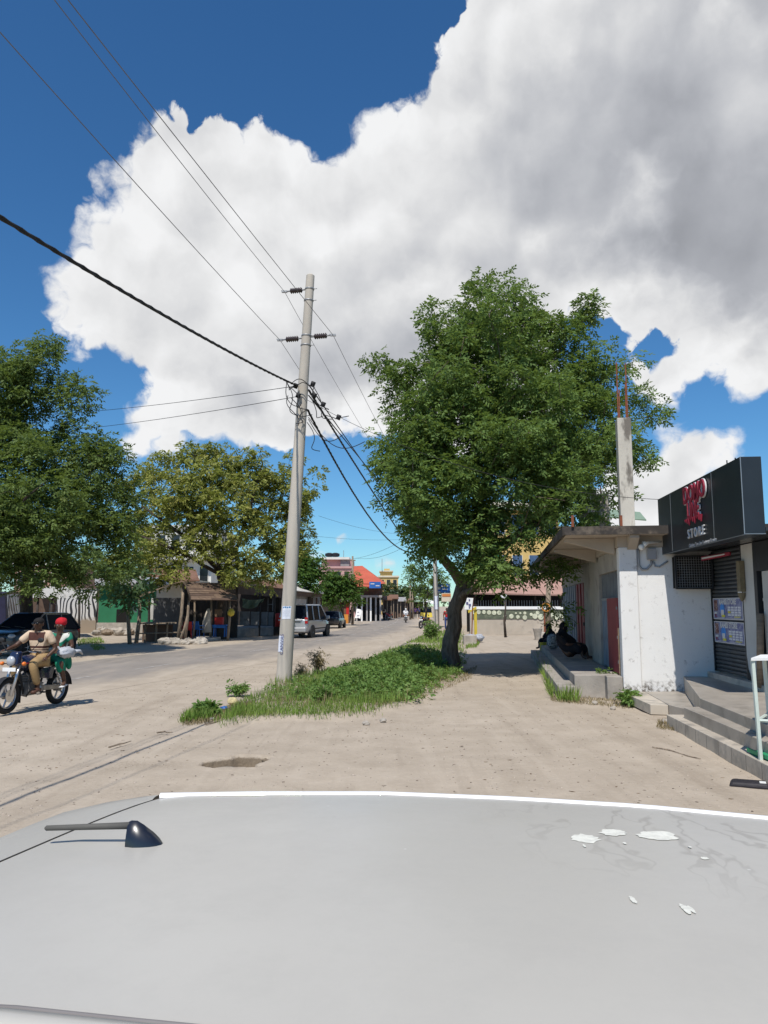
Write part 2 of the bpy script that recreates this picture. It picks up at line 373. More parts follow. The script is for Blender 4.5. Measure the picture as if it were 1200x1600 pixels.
# road sheet: dusty asphalt that fades into the shoulder dust
ry = np.unique(np.concatenate([np.arange(-80, 10, 4.), np.arange(10, 60, .5), np.arange(60, 300, 4.)])); K = 25
L, Rr = road_l(ry), road_r(ry); fr = np.linspace(0, 1, K)
RX = L[:, None] + (Rr - L)[:, None] * fr[None]; RYY = np.repeat(ry[:, None], K, 1)
edge = np.minimum(fr, 1 - fr)[None] * (Rr - L)[:, None]
RZ = np.clip(edge / .8, 0, 1) * .035 - .016
Vr = np.stack([RX.ravel(), RYY.ravel(), RZ.ravel()], 1)
ii, jj = np.meshgrid(np.arange(len(ry) - 1), np.arange(K - 1), indexing='ij'); a = (ii * K + jj).ravel()
m, t, bs, out = new_mat('dusty_asphalt')
co = tc(t); c, n2, n3, sp = dust_color(t, co)
ge = t.n.new('ShaderNodeAttribute'); ge.attribute_name = 'across'; ac = ge.outputs['Fac']
tar = t.mix(t.mr(t.noise(co, .5, 5, .6), .3, .7), (.215, .192, .170), (.295, .262, .230))
tar = t.mix(t.mr(t.noise(t.v('MULTIPLY', co, (1.4, .25, 1)), 1.2, 5, .6), .5, .75, 0, .8), tar, (.36, .308, .255))
tar = t.mix(t.ss(t.vor(co, 60, 'F1'), .2, .05), tar, (.32, .29, .26))
w = t.m('ADD', ac, t.mr(t.noise(t.v('MULTIPLY', co, (1, .3, 1)), .9, 5, .65), .2, .8, -.13, .13))
dustm = t.m('MAXIMUM', t.ss(w, .70, .60, 1, 0), t.ss(w, .10, .02, 0, 1))
dustm = t.m('MAXIMUM', t.ss(w, .66, .96), t.ss(w, .14, .02))
t.put(bs.inputs['Base Color'], t.mix(dustm, tar, c)); bs.inputs['Roughness'].default_value = .93; bs.inputs['Specular IOR Level'].default_value = .15
bump(t, bs, t.m('ADD', t.noise(co, 40, 3, .6), n3), .25, .02)
road = mesh_np('road', Vr, np.stack([a, a + 1, a + K + 1, a + K], 1), m, smooth=True); tag(road, kind='structure')
at = road.data.attributes.new('across', 'FLOAT', 'POINT'); at.data.foreach_set('value', np.tile(fr, len(ry)).astype(np.float32))
# worn centre dashes
m, t, bs, out = new_mat('worn_road_paint')
co = tc(t); n = t.noise(co, 5, 5, .7)
t.put(bs.inputs['Base Color'], t.mix(t.ss(n, .42, .62), (.40, .37, .335), (.24, .222, .205))); bs.inputs['Roughness'].default_value = .9
def road_mid(y): return float(np.interp(y, [2, 25.4, 34.2, 42.5, 60, 86, 120, 160], [-11.6, -6.75, -4.92, -3.3, -.4, 1.3, 2.4, 4.0]))
y = 5.0; first = None
while y < 110:
    mb = MB(); L_ = 2.2
    for k in range(4):
        y0, y1 = y + L_ * k / 4, y + L_ * (k + 1) / 4
        mb.add([(road_mid(y0) - .06, y0, .0235), (road_mid(y0) + .06, y0, .0235), (road_mid(y1) + .06, y1, .0235), (road_mid(y1) - .06, y1, .0235)], [(0, 1, 2, 3)])
    d_ = mb.build('lane_dash', m, road); y += 4.4
# ---------------------------------------------------------------- vegetation
def leaf_mat(name, dark, light, warm=None, wf=(.55, .75), trans=.40, cs=.9):
    m, t, bs, out = new_mat(name)
    ge = t.n.new('ShaderNodeNewGeometry'); rnd = ge.outputs['Random Per Island']; co = tc(t)
    c = t.mix(t.m('ADD', t.m('MULTIPLY', rnd, .55), t.mr(t.noise(co, cs, 3, .6), .3, .7, 0, .45)), dark, light)
    if warm: c = t.mix(t.m('MULTIPLY', t.ss(t.noise(t.v('ADD', co, (4, 5, 6)), cs * 1.3, 4, .7), wf[0], wf[1]), t.mr(rnd, 0, 1, .4, 1)), c, warm)
    t.put(bs.inputs['Base Color'], c); bs.inputs['Roughness'].default_value = .6; bs.inputs['Specular IOR Level'].default_value = .18
    tr = t.n.new('ShaderNodeBsdfTranslucent'); t.put(tr.inputs[0], t.mix(.5, c, (.22, .30, .03))); mx = t.n.new('ShaderNodeMixShader'); mx.inputs[0].default_value = trans
    t.l.new(bs.outputs[0], mx.inputs[1]); t.l.new(tr.outputs[0], mx.inputs[2]); t.l.new(mx.outputs[0], out.inputs[0])
    return m
def bark_mat(name, a, b):
    m, t, bs, out = new_mat(name); co = t.v('MULTIPLY', tc(t), (1, 1, .22)); n = t.noise(co, 14, 5, .65)
    t.put(bs.inputs['Base Color'], t.mix(t.mr(n, .35, .65), a, b)); bs.inputs['Roughness'].default_value = .95; bump(t, bs, n, .9, .05); return m
leaf_mat('leaf_neem', (.062, .112, .030), (.210, .315, .092), (.29, .31, .12), (.58, .78))
leaf_mat('leaf_dark', (.055, .095, .028), (.205, .280, .085), (.29, .30, .11), (.54, .8))
leaf_mat('leaf_olive', (.14, .165, .038), (.430, .440, .115), (.42, .35, .12), (.50, .72))
leaf_mat('leaf_fresh', (.050, .105, .025), (.130, .240, .060))
leaf_mat('leaf_sprig', (.08, .14, .03), (.19, .29, .075))
leaf_mat('leaf_far', (.060, .090, .050), (.11, .150, .075))
leaf_mat('leaf_grass', (.10, .185, .030), (.290, .420, .090), (.42, .38, .17), (.50, .72), cs=1.2)
leaf_mat('leaf_weed', (.080, .160, .036), (.250, .390, .112), (.34, .33, .14), (.54, .76), cs=1.6)
leaf_mat('leaf_dry', (.17, .13, .065), (.30, .24, .13), None, trans=.1)
bark_mat('bark_grey', (.075, .055, .040), (.19, .150, .115)); bark_mat('bark_dark', (.035, .026, .020), (.085, .065, .048)); bark_mat('stick_wood', (.16, .12, .085), (.34, .27, .20))
def leaf_quads(base, d, n, L, W):        # vectorised folded leaf blades
    d = d / np.linalg.norm(d, axis=1, keepdims=True); s = np.cross(d, n); s /= np.linalg.norm(s, axis=1, keepdims=True) + 1e-9
    n2 = np.cross(s, d); L = L[:, None]; W = W[:, None]
    mid = base + d * L * .45 - n2 * W * .0
    v = np.stack([base, mid + s * W * .5 + n2 * W * .12, base + d * L - n2 * L * .12, mid - s * W * .5 + n2 * W * .12], 1).reshape(-1, 3)
    q = np.arange(len(base) * 4).reshape(-1, 4); return v, q
def sprig_leaves(centers, r, per, leaflets, L, W, g, droop=.5, spread=.16):
    # each centre gets 'per' sprigs; each sprig a drooping pinnate frond of leaflets
    n = len(centers); C = np.repeat(centers, per, 0); rr = np.repeat(r, per)
    off = g.normal(size=(n * per, 3)); off /= np.linalg.norm(off, axis=1, keepdims=True); off *= (g.random(n * per) ** .45)[:, None] * rr[:, None]; off[:, 2] *= .75
    pos = C + off
    out = off / (np.linalg.norm(off, axis=1, keepdims=True) + 1e-6) + g.normal(size=off.shape) * .6; out[:, 2] = out[:, 2] * .5 - droop * g.random(n * per) + .15
    out /= np.linalg.norm(out, axis=1, keepdims=True)
    up = np.tile([0, 0, 1.0], (len(out), 1)) + g.normal(size=out.shape) * .45
    side = np.cross(out, up); side /= np.linalg.norm(side, axis=1, keepdims=True) + 1e-9; nn = np.cross(side, out)
    V = []; Qs = []; k0 = 0
    for i in range(leaflets):
        f = (i + .5) / leaflets; sg = 1 if i % 2 else -1
        b = pos + out * spread * f - np.array([0, 0, 1.0]) * (spread * droop * .6 * f * f)
        d = out * .55 + side * sg * .8 + g.normal(size=out.shape) * .25; d[:, 2] -= .15
        if i == leaflets - 1: d = out + g.normal(size=out.shape) * .2
        l = L * (.75 + .5 * g.random(len(b))) * (1.0 - .3 * abs(f - .45)); w = W * (.75 + .5 * g.random(len(b)))
        v, q = leaf_quads(b, d, nn + g.normal(size=out.shape) * .35, l, w); V.append(v); Qs.append(q + k0); k0 += len(v)
    return np.concatenate(V), np.concatenate(Qs)
def skeleton(limbs, clumps, g, rtip=.009, step=.45, expo=2.35, keep=True):
    # limbs: list of polylines [(pos, radius)], the first is the trunk; clumps get tied to the nearest wood
    pos, par, rmin, plen = [], [], [], []
    def addn(p, q, r): pos.append(np.array(p, float)); par.append(q); rmin.append(r); plen.append(0 if q < 0 else plen[q] + np.linalg.norm(pos[-1] - pos[q])); return len(pos) - 1
    for li, pl in enumerate(limbs):
        prev = -1
        if li: d = [np.linalg.norm(np.array(pl[0][0]) - q) for q in pos]; prev = int(np.argmin(d))
        else: prev = addn(pl[0][0], -1, pl[0][1])
        for a, b in zip(pl[:-1], pl[1:]):
            A, B = np.array(a[0], float), np.array(b[0], float); k = max(2, int(np.linalg.norm(B - A) / step) + 1)
            for i in range(1, k + 1):
                f = i / k; prev = addn(A + (B - A) * f + g.normal(size=3) * .03, prev, a[1] + (b[1] - a[1]) * f)
    ntr = sum(1 for _ in [0]); start = np.array(limbs[0][-1][0]); nroot = max(1, int(len(limbs[0]) * .6))
    order = np.argsort(np.linalg.norm(clumps - start, axis=1)); zmin = limbs[0][max(1, len(limbs[0]) - 2)][0][2]
    tips = []
    for ci in order:
        c = clumps[ci]; Pn = np.array(pos); pl = np.array(plen)
        dd = np.linalg.norm(Pn - c, axis=1) + .22 * pl + np.where(Pn[:, 2] < zmin, 5.0, 0) + np.where(Pn[:, 2] > c[2] + .5, 1.0, 0)
        j = int(np.argmin(dd)); A = Pn[j]; D = np.linalg.norm(c - A); k = max(1, int(D / step)); prev = j
        bow = np.array([0, 0, .12 * D]) + g.normal(size=3) * .06 * D
        for i in range(1, k + 1):
            f = i / k; p = A + (c - A) * f + bow * 4 * f * (1 - f) * .5; prev = addn(p, prev, rtip)
        tips.append(prev)
    n = len(pos); acc = np.zeros(n); rad = np.array(rmin); kids = [[] for _ in range(n)]
    for i in range(n):
        if par[i] >= 0: kids[par[i]].append(i)
    for i in range(n - 1, -1, -1):
        s = sum(rad[k] ** expo for k in kids[i])
        if kids[i]: rad[i] = max(rmin[i] if rmin[i] > rtip else 0, s ** (1 / expo)) if rmin[i] <= rtip else max(rmin[i], 0)
    return pos, par, rad, kids
def wood_mesh(pos, par, rad, kids, o, sides=6):
    mb = MB(o)
    starts = [(-1, 0)] if par[0] == -1 else []
    stack = [(None, 0)]
    while stack:
        p0, i = stack.pop(); ch = [] if p0 is None else [p0]
        cur = i
        while True:
            ch.append(cur)
            if not kids[cur]: break
            ks = sorted(kids[cur], key=lambda k: -rad[k])
            for k in ks[1:]: stack.append((cur, k))
            cur = ks[0]
        if len(ch) > 1:
            rr = [rad[k] for k in ch]
            if p0 is not None: rr[0] = min(rr[0], rr[1] * 1.15)
            big = max(rr) > .05
            mb.path([pos[k] for k in ch], rr, 9 if max(rr) > .15 else (6 if big else 4), cap=False)
    return mb
def lobes_px(lobes, Y, g, n, poke=.8):
    # lobes: (px, py, r_px, dy) of a crown standing at distance Y -> clump centres and radii in metres
    C, W = [], []
    for l in lobes:
        px, py, r = l[:3]; dy = l[3] if len(l) > 3 else 0
        c = P(px, py, Y); sc = Y / FOC * 1.02
        C.append(((c.x, Y + dy, c.z), r * sc))
    vol = np.array([r ** 2.2 for _, r in C]); vol /= vol.sum(); out = []
    for (c, r), v in zip(C, vol):
        k = max(2, int(round(n * v))); d = g.normal(size=(k, 3)); d /= np.linalg.norm(d, axis=1, keepdims=True)
        out.append(np.array(c) + d * (r * (.35 + .62 * g.random(k) ** .5))[:, None] * np.array([1, 1.0, 1]))
    out = np.concatenate(out); cen = out.mean(0); k = g.random(len(out)) < .07; d = out[k] - cen; d /= np.linalg.norm(d, axis=1, keepdims=True) + 1e-6
    out[k] += d * (poke * (.3 + .7 * g.random((k.sum(), 1)))); return out
def make_tree(name, label, limbs, clumps, leaf, bark, g, rc=(.4, .65), per=22, leaflets=6, L=.11, W=.05, group=None, spread=.2, droop=.5, rtip=.009, step=.5, flare=True):
    base = Vector(limbs[0][0][0]); root = thing(name, label, 'tree', base, group=group)
    pos, par, rad, kids = skeleton(limbs, clumps, g, rtip, step)
    wood_mesh(pos, par, rad, kids, base).build('trunk', bark, root, smooth=True, fix=False)
    r = rc[0] + (rc[1] - rc[0]) * g.random(len(clumps))
    V, Q = sprig_leaves(clumps, r, per, leaflets, L, W, g, droop, spread)
    mesh_np('crown', V - np.array(base), Q, leaf, root)
    return root
def PL(pts, Y): return [(tuple(P(p[0], p[1], Y + (p[3] if len(p) > 3 else 0))), p[2]) for p in pts]
# --- the big roadside tree
g = np.random.default_rng(5); Y0 = 22.4
limbs = [[(tuple(Vector((1.92, 22.4, -.1))), .36), (tuple(Vector((1.93, 22.4, .22))), .27)] + PL([(706, 1000, .235), (713, 955, .215), (722, 918, .215), (738, 885, .20)], Y0),
         PL([(722, 915, .15), (700, 880, .14, -.5), (672, 845, .12, -1.0), (640, 800, .09, -1.2), (628, 740, .05, -1.4)], Y0),
         PL([(738, 885, .17), (745, 830, .15, .4), (760, 740, .12, .5), (770, 640, .08, .2), (775, 540, .04)], Y0),
         PL([(738, 885, .15), (790, 848, .14, -.4), (850, 808, .11, -.6), (905, 740, .08, -.6), (950, 670, .04, -.5)], Y0),
         PL([(722, 915, .10), (735, 880, .10, 1.2), (790, 800, .08, 2.2), (850, 700, .05, 2.6)], Y0),
         PL([(716, 935, .10), (760, 905, .08, -1.4), (800, 880, .05, -2.0)], Y0)]
lob = [(765, 505, 70), (830, 492, 55), (705, 525, 62), (880, 520, 48), (660, 595, 58), (760, 600, 90, -1.5), (760, 600, 80, 1.8), (860, 600, 80), (905, 595, 48), (945, 645, 34),
       (645, 690, 62), (700, 690, 80, -1.8), (790, 700, 95, -2.2), (880, 700, 85, -1.2), (880, 690, 80, 2), (640, 760, 50), (700, 790, 70, -1.5), (790, 790, 85, -2.2), (880, 775, 55, -.8), (925, 735, 46),
       (628, 800, 32), (675, 848, 34, -1), (730, 850, 50, -2), (810, 842, 24, -1.8), (775, 893, 24, -1.8), (835, 895, 26, -1.4), (745, 905, 24, -2), (598, 560, 16), (612, 600, 22), (915, 478, 20), (1000, 690, 15), (1022, 645, 11), (995, 610, 14), (955, 580, 22), (975, 665, 22), (1010, 720, 12), (595, 700, 22), (640, 700, 55, -2), (655, 775, 58, -2.6), (690, 835, 48, -2.6), (660, 850, 26, -2), (615, 740, 32, -1), (720, 740, 60, -3), (735, 880, 34, -2.6), (862, 895, 24, -1.5)]
cl = lobes_px(lob, Y0, g, 560)
make_tree('roadside_tree', 'tall leafy green tree on the grass verge with a forked dark trunk', limbs, cl, 'leaf_neem', 'bark_grey', g, rc=(.26, .58), per=38, leaflets=7, L=.14, W=.060, spread=.27)
# --- dark tree over the parked car
g = np.random.default_rng(8); Y0 = 30.0
limbs = [[((-15.6, 33.0, -.1), .38), ((-15.55, 33, .5), .30), ((-15.4, 32.8, 2.2), .26), ((-15.2, 32.3, 3.4), .24)],
         [((-15.2, 32.3, 3.4), .18), ((-13.6, 31, 5), .13), ((-11.8, 29.5, 6.2), .06)], [((-15.2, 32.3, 3.4), .18), ((-15.5, 30, 6), .14), ((-15.0, 28.5, 9), .07)],
         [((-15.2, 32.3, 3.4), .15), ((-17.5, 30, 5.5), .11), ((-19, 28.5, 7), .06)], [((-15.2, 32.3, 3.4), .14), ((-13.8, 28.5, 4.8), .10), ((-12.5, 26.0, 5.6), .05)]]
lob = [(55, 590, 48), (20, 620, 60), (110, 625, 28), (60, 690, 85), (-40, 660, 90), (120, 740, 70), (0, 760, 95, -1.5), (80, 790, 90, -2.5), (150, 790, 60), (-60, 780, 100), (190, 735, 22), (180, 800, 42),
       (130, 850, 62, -2.0), (50, 860, 72, -3), (-40, 860, 80, -2), (185, 850, 34), (195, 890, 26), (110, 895, 36, -2.5), (20, 900, 40, -3), (75, 560, 18), (-130, 760, 80), (150, 905, 22, -1.5), (60, 780, 80, 2), (70, 545, 14), (140, 618, 16), (30, 570, 26), (160, 715, 28), (-10, 590, 40)]
cl = lobes_px(lob, Y0, g, 520)
make_tree('shade_tree', 'broad dark green tree shading the parked black car', limbs, cl, 'leaf_dark', 'bark_dark', g, rc=(.38, .78), per=42, leaflets=6, L=.165, W=.074, spread=.28)
# --- olive tree behind the kiosk
g = np.random.default_rng(21); Y0 = 43.5
b = P(345, 1000, Y0); b.z = -.1
limbs = [[(tuple(b), .36)] + PL([(346, 960, .32), (347, 915, .28), (346, 900, .27)], Y0),
         PL([(346, 900, .15), (315, 860, .12, -1), (270, 825, .09, -1.5), (222, 790, .06, -1.5)], Y0), PL([(346, 900, .16), (335, 840, .13, .5), (325, 770, .08, 1), (310, 715, .05)], Y0),
         PL([(346, 900, .16), (372, 850, .12, -.6), (395, 780, .08, -1), (410, 725, .05)], Y0), PL([(346, 900, .14), (390, 870, .10, .6), (440, 830, .07, 1), (478, 790, .05, 1)], Y0),
         PL([(346, 900, .13), (300, 872, .08, -2), (250, 850, .08, -3), (205, 830, .04, -3)], Y0)]
lob = [(300, 720, 30), (345, 735, 40), (255, 735, 32), (395, 735, 34), (440, 740, 30), (220, 765, 30), (290, 770, 48, -1.5), (350, 780, 55, -2), (410, 775, 45, 1), (460, 775, 34), (475, 745, 16), (487, 768, 12), (230, 810, 40), (300, 820, 55, -2), (370, 820, 55, -2),
       (430, 815, 45), (470, 820, 30), (215, 850, 30), (265, 860, 36, -2.5), (320, 865, 30, -2.5), (395, 860, 42, -1.5), (440, 865, 34), (210, 885, 22, -2), (255, 895, 22, -2.5), (300, 895, 20, -3), (390, 900, 22, -2.5), (425, 895, 24, -1), (470, 860, 22), (290, 700, 12), (330, 700, 12), (405, 712, 12), (375, 905, 14, -3), (465, 715, 12), (365, 715, 20)]
cl = lobes_px(lob, Y0, g, 380)
make_tree('olive_tree', 'spreading olive and yellow green tree rising behind the plank roofed kiosk', limbs, cl, 'leaf_olive', 'bark_dark', g, rc=(.28, .62), per=19, leaflets=6, L=.22, W=.11, spread=.28, droop=.8)
# --- further trees, each with its own crown
def far_tree(name, label, px, py_base, Y, lob, leaf, g, n=70, L=.3, W=.15, per=16, group='trees further along the street', rc=(.35, .7), trunk_r=.16):
    b = P(px, 947, Y); b.z = -.05; top = P(px, py_base, Y)
    limbs = [[(tuple(b), trunk_r * 1.3), (tuple(b.lerp(top, .5)), trunk_r), (tuple(top), trunk_r * .85)]]
    return make_tree(name, label, limbs, lobes_px(lob, Y, g, n), leaf, 'bark_dark', g, rc=rc, per=per, leaflets=5, L=L, W=W, spread=.4, group=group, rtip=.02, step=1.0)
far_tree('street_tree', 'bright green tree just right of the concrete pole behind the pale shop roof', 484, 915, 62, [(478, 870, 14), (487, 884, 16), (472, 895, 18), (492, 906, 16), (462, 882, 12)], 'leaf_fresh', np.random.default_rng(31), 60)
far_tree('street_tree', 'green tree in front of the pink block beside the red roofed shop', 535, 935, 74, [(528, 908, 16), (543, 905, 10), (515, 918, 18), (538, 924, 18), (520, 935, 12), (548, 917, 9), (507, 926, 10)], 'leaf_fresh', np.random.default_rng(32), 90)
far_tree('street_tree', 'pale green tree between the far poles and the blue signboard', 665, 935, 66, [(640, 895, 12), (655, 890, 16), (670, 905, 18), (650, 915, 12), (685, 900, 14), (662, 925, 12)], 'leaf_sprig', np.random.default_rng(33), 42, L=.24, W=.11, rc=(.3, .6), per=12, trunk_r=.09)
far_tree('distant_tree', 'hazy tree just right of the yellow tower block', 600, 940, 150, [(592, 920, 10), (606, 926, 12), (620, 925, 12), (632, 930, 10)], 'leaf_far', np.random.default_rng(34), 40, L=.5, W=.3, rc=(.9, 1.6))
far_tree('distant_tree', 'hazy tree at the very end of the street behind the parked tricycle', 655, 940, 210, [(640, 928, 9), (655, 922, 11), (672, 928, 10), (690, 930, 10)], 'leaf_far', np.random.default_rng(35), 40, L=.6, W=.35, rc=(1, 1.9))
far_tree('street_tree', 'green tree rising behind the green shop wall at the left', 150, 925, 62, [(120, 880, 26), (150, 870, 26), (180, 885, 26), (90, 890, 24), (200, 900, 18)], 'leaf_dark', np.random.default_rng(36), 60, L=.28, W=.13)
# a young papaya-like sapling in front of the green wall
g = np.random.default_rng(41); Ys = 37.5
bs_ = P(203, 1004, Ys); bs_.z = 0
root = thing('sapling', 'young sapling with large pale leaves in front of the green wall', 'sapling', bs_)
top = P(207, 915, Ys); mid = P(200, 960, Ys)
mb = MB(bs_); mb.path([bs_, mid, top], [.11, .085, .05], 7); br = [P(190, 930, Ys - .3), P(222, 925, Ys - .2), P(180, 905, Ys), P(225, 900, Ys - .4), P(205, 890, Ys)]
for q in br: mb.path([mid.lerp(top, .5), mid.lerp(top, .7).lerp(q, .5) + Vector((0, 0, .1)), q], [.035, .025, .012], 5)
mb.build('trunk', 'stick_wood', root, smooth=True)
cs = np.array([tuple(q) for q in br] + [tuple(top), tuple(P(212, 940, Ys - .5)), tuple(P(195, 910, Ys - .4)), tuple(P(175, 925, Ys)), tuple(P(172, 890, Ys))])
V, Q = sprig_leaves(cs, np.full(len(cs), .55), 16, 5, .30, .17, g, .9, .35); mesh_np('crown', V - np.array(bs_), Q, leaf_mat('leaf_sapling', (.06, .12, .05), (.16, .24, .13)), root)
# --- grass and weeds on the verge
g = np.random.default_rng(51); N = 190000
yy = 11.5 + 44 * g.random(N) ** 2.0; xx = -4 + (g.random(N)) * 11
m_ = strip_mask(xx, yy); keep = g.random(N) < m_ * np.where(yy > 22, .55, 1.0) * np.clip(.15 + 2.0 * (vnoise(xx, yy, .8, 61) - .25), .06, 1); xx, yy = xx[keep], yy[keep]
zz = ground_h(xx, yy); n = len(xx); b = np.stack([xx, yy, zz], 1)
az = g.random(n) * 6.283; lean = .25 + .6 * g.random(n); d = np.stack([np.cos(az) * lean, np.sin(az) * lean, np.ones(n)], 1)
tall = .35 + 1.2 * vnoise(xx, yy, .7, 62) * (.4 + .6 * np.clip(strip_mask(xx, yy), 0, 1))
v, q = leaf_quads(b, d, np.stack([np.cos(az), np.sin(az), -.3 + 0 * az], 1), (.07 + .17 * g.random(n)) * tall, .006 + .007 * g.random(n) + .0006 * (yy - 11))
tag(mesh_np('grass', v, q, 'leaf_grass'), 'green grass on the verge around the concrete pole', 'grass', kind='stuff')
# broad-leaved creeping weeds heaped behind the grass
N = 5200; yy = 14.5 + 13 * g.random(N) ** 1.3; xx = -3 + 7 * g.random(N); hmask = strip_mask(xx, yy)
w_ = np.exp(-((xx - np.interp(yy, [14, 18, 27], [-.6, .1, 1.0])) / 1.3) ** 2) * np.clip((yy - 14.3) / 1.5, 0, 1)
keep = g.random(N) < hmask * w_ * 1.1; xx, yy = xx[keep], yy[keep]; hh = (.08 + .38 * vnoise(xx, yy, .9, 63)) * w_[keep]
cs = np.stack([xx, yy, ground_h(xx, yy) + hh * g.random(len(xx)) ** .5], 1)
V, Q = sprig_leaves(cs, np.full(len(cs), .15), 9, 4, .075, .048, g, .3, .10)
tag(mesh_np('weeds', V, Q, 'leaf_weed'), 'heap of broad leaved creeping weeds on the verge', 'weeds', kind='stuff')
# withered bush beside the pole and leafy stems at the strip's far end
def wither(px, py, Y, h, label, leaf, n=26, L=.07, sp=.35):
    b = G(px, py); b = Vector((b.x, b.y, float(ground_h(b.x, b.y)))); root = thing('dry_bush' if 'dry' in label else 'leafy_weed', label, 'bush' if 'dry' in label else 'weed', b)
    mb = MB(b); tips = []
    for i in range(n):
        a = random.random() * 6.28; r = sp * random.random(); tp = b + Vector((math.cos(a) * r, math.sin(a) * r, h * (.45 + .6 * random.random()))); md = b.lerp(tp, .5) + Vector((random.uniform(-.04, .04), random.uniform(-.04, .04), .05))
        mb.path([b + Vector((math.cos(a) * .03, math.sin(a) * .03, 0)), md, tp], [.007, .005, .003], 4); tips += [tuple(tp), tuple(md.lerp(tp, .5)), tuple(md)]
    mb.build('stems', 'stick_wood', root)
    V, Q = sprig_leaves(np.array(tips), np.full(len(tips), .07), 5, 3, L, L * .45, g, .4, .06); mesh_np('leaves', V - np.array(b), Q, leaf, root)
wither(497, 1062, 0, .62, 'dry brown bush on the verge just right of the concrete pole', 'leaf_dry', 22, .06)
wither(468, 1066, 0, .38, 'small dry twiggy bush touching the foot of the concrete pole', 'leaf_dry', 14, .05, .25)
wither(372, 1090, 0, .24, 'dark leafy weed at the left end of the verge', 'leaf_weed', 12, .08, .2)
wither(325, 1115, 0, .13, 'low dark leafy weed beside the blue plastic scrap', 'leaf_weed', 14, .13, .28)
wither(672, 1003, 0, .95, 'tall pale green weed left of the big tree trunk', 'leaf_weed', 22, .16, .5)
wither(945, 1088, 0, .55, 'green weed growing at the end of the concrete platform', 'leaf_weed', 16, .08, .15)
wither(972, 1094, 0, .24, 'bushy weed under the corner of the white wall', 'leaf_weed', 20, .10, .2)
wither(988, 1104, 0, .22, 'low spreading weed beside the tiled step', 'leaf_weed', 18, .10, .28)
# thin grass tufts and dry litter along edges
def tuft_patch(name, label, quads, n, leaf, h=(.05, .13), w=.012):
    P_ = []
    for (a, b_, c, k) in quads:
        for _ in range(int(n * k)):
            u, v_ = random.random(), random.random(); q = a.lerp(b_, u) + (c - a) * v_; P_.append((q.x, q.y, float(ground_h(q.x, q.y))))
    b = np.array(P_); n_ = len(b); az = g.random(n_) * 6.283; ln = .3 + .9 * g.random(n_)
    d = np.stack([np.cos(az) * ln, np.sin(az) * ln, np.ones(n_)], 1)
    v, q = leaf_quads(b, d, np.stack([np.cos(az), np.sin(az), -.3 + 0 * az], 1), h[0] + (h[1] - h[0]) * g.random(n_), np.full(n_, w) * (.7 + .6 * g.random(n_)))
    return tag(mesh_np(name, v, q, leaf), label, 'grass', kind='stuff')
tuft_patch('dry_grass', 'dry straw coloured grass and litter at verge and platform edges', [(G(860, 1098), G(990, 1110), G(862, 1088), 1.0), (G(1025, 1140), G(1060, 1145), G(1030, 1128), .35), (G(285, 1134), G(392, 1124), G(300, 1112), 2.6), (G(660, 1092), G(735, 1062), G(690, 1062), 1.0), (G(560, 1120), G(665, 1092), G(560, 1112), .5)], 900, 'leaf_dry', (.03, .10), .011)
tuft_patch('grass_tuft', 'short green grass patch on the far roadside near the parked car', [(G(122, 1010), G(165, 1006), G(120, 1000), 1.0), (G(280, 1131), G(330, 1124), G(292, 1118), .7), (G(150, 1018), G(165, 1014), G(140, 1010), .3), (G(725, 1015), G(745, 1012), G(735, 1005), .6)], 900, 'leaf_grass', (.06, .2), .02)
tuft_patch('dry_stems', 'straw coloured dry stems mixed through the verge grass', [(G(392, 1122), G(640, 1105), G(440, 1076), 1.0), (G(560, 1100), G(690, 1070), G(600, 1050), .6)], 1500, 'leaf_dry', (.08, .30), .008)
wither(560, 1085, 0, .42, 'leafy weed standing up in the middle of the verge', 'leaf_weed', 14, .07, .22)
wither(620, 1060, 0, .45, 'tall leafy weed on the verge nearer the big tree', 'leaf_weed', 14, .08, .25)
wither(505, 1100, 0, .30, 'small leafy weed in the near grass of the verge', 'leaf_weed', 10, .06, .16)
tuft_patch('platform_grass', 'long green grass growing along the foot of the concrete platform', [(G(868, 1094), G(842, 1030), G(862, 1092), 1.0), (G(872, 1098), G(905, 1100), G(870, 1092), .3)], 700, 'leaf_grass', (.10, .42), .016)
# ---------------------------------------------------------------- concrete pole and wires
M('pole_concrete', (.47, .425, .36), .9, .12, 2.0, .25, 40, col2=(.36, .32, .28), mix2=(.55, .75), stretch=(1, 1, .25))
M('insulator_brown', (.035, .022, .020), .3, .2, 4, 0, spec=.5); M('galvanised', (.32, .32, .32), .5, .1, 4, .05, metal=.6); M('cable_black', (.015, .015, .016), .6, .1, 4, 0); M('wire_alu', (.16, .16, .17), .5, .1, 4, 0, metal=.5); M('paper_white', (.72, .74, .80), .8, .06, 6, .05); M('print_blue', (.05, .22, .45), .7, .1, 4, 0); M('print_ink', (.10, .10, .22), .7, .2, 8, 0)
pb = Vector((-2.37, 18.16, 0)); pt = P(485, 431, 18.16); pole = thing('utility_pole', 'leaning pale concrete electricity pole standing in the verge grass', 'pole', pb)
def onp(z): f = z / pt.z; return Vector((lerp(pb.x, pt.x, f), lerp(pb.y, pt.y, f), z))
def rad(z): return lerp(.185, .105, z / pt.z)
def pz(py): return P(470, py, 18.16).z
mb = MB(pb); mb.path([onp(-.2)] + [onp(pt.z * i / 12) for i in range(13)] + [onp(pt.z) + Vector((0, 0, .04))], [rad(0)] + [rad(pt.z * i / 12) for i in range(13)] + [.06], 20); mb.build('shaft', 'pole_concrete', pole, smooth='auto')
XA = Vector((.97, -.22, 0))
ends = []
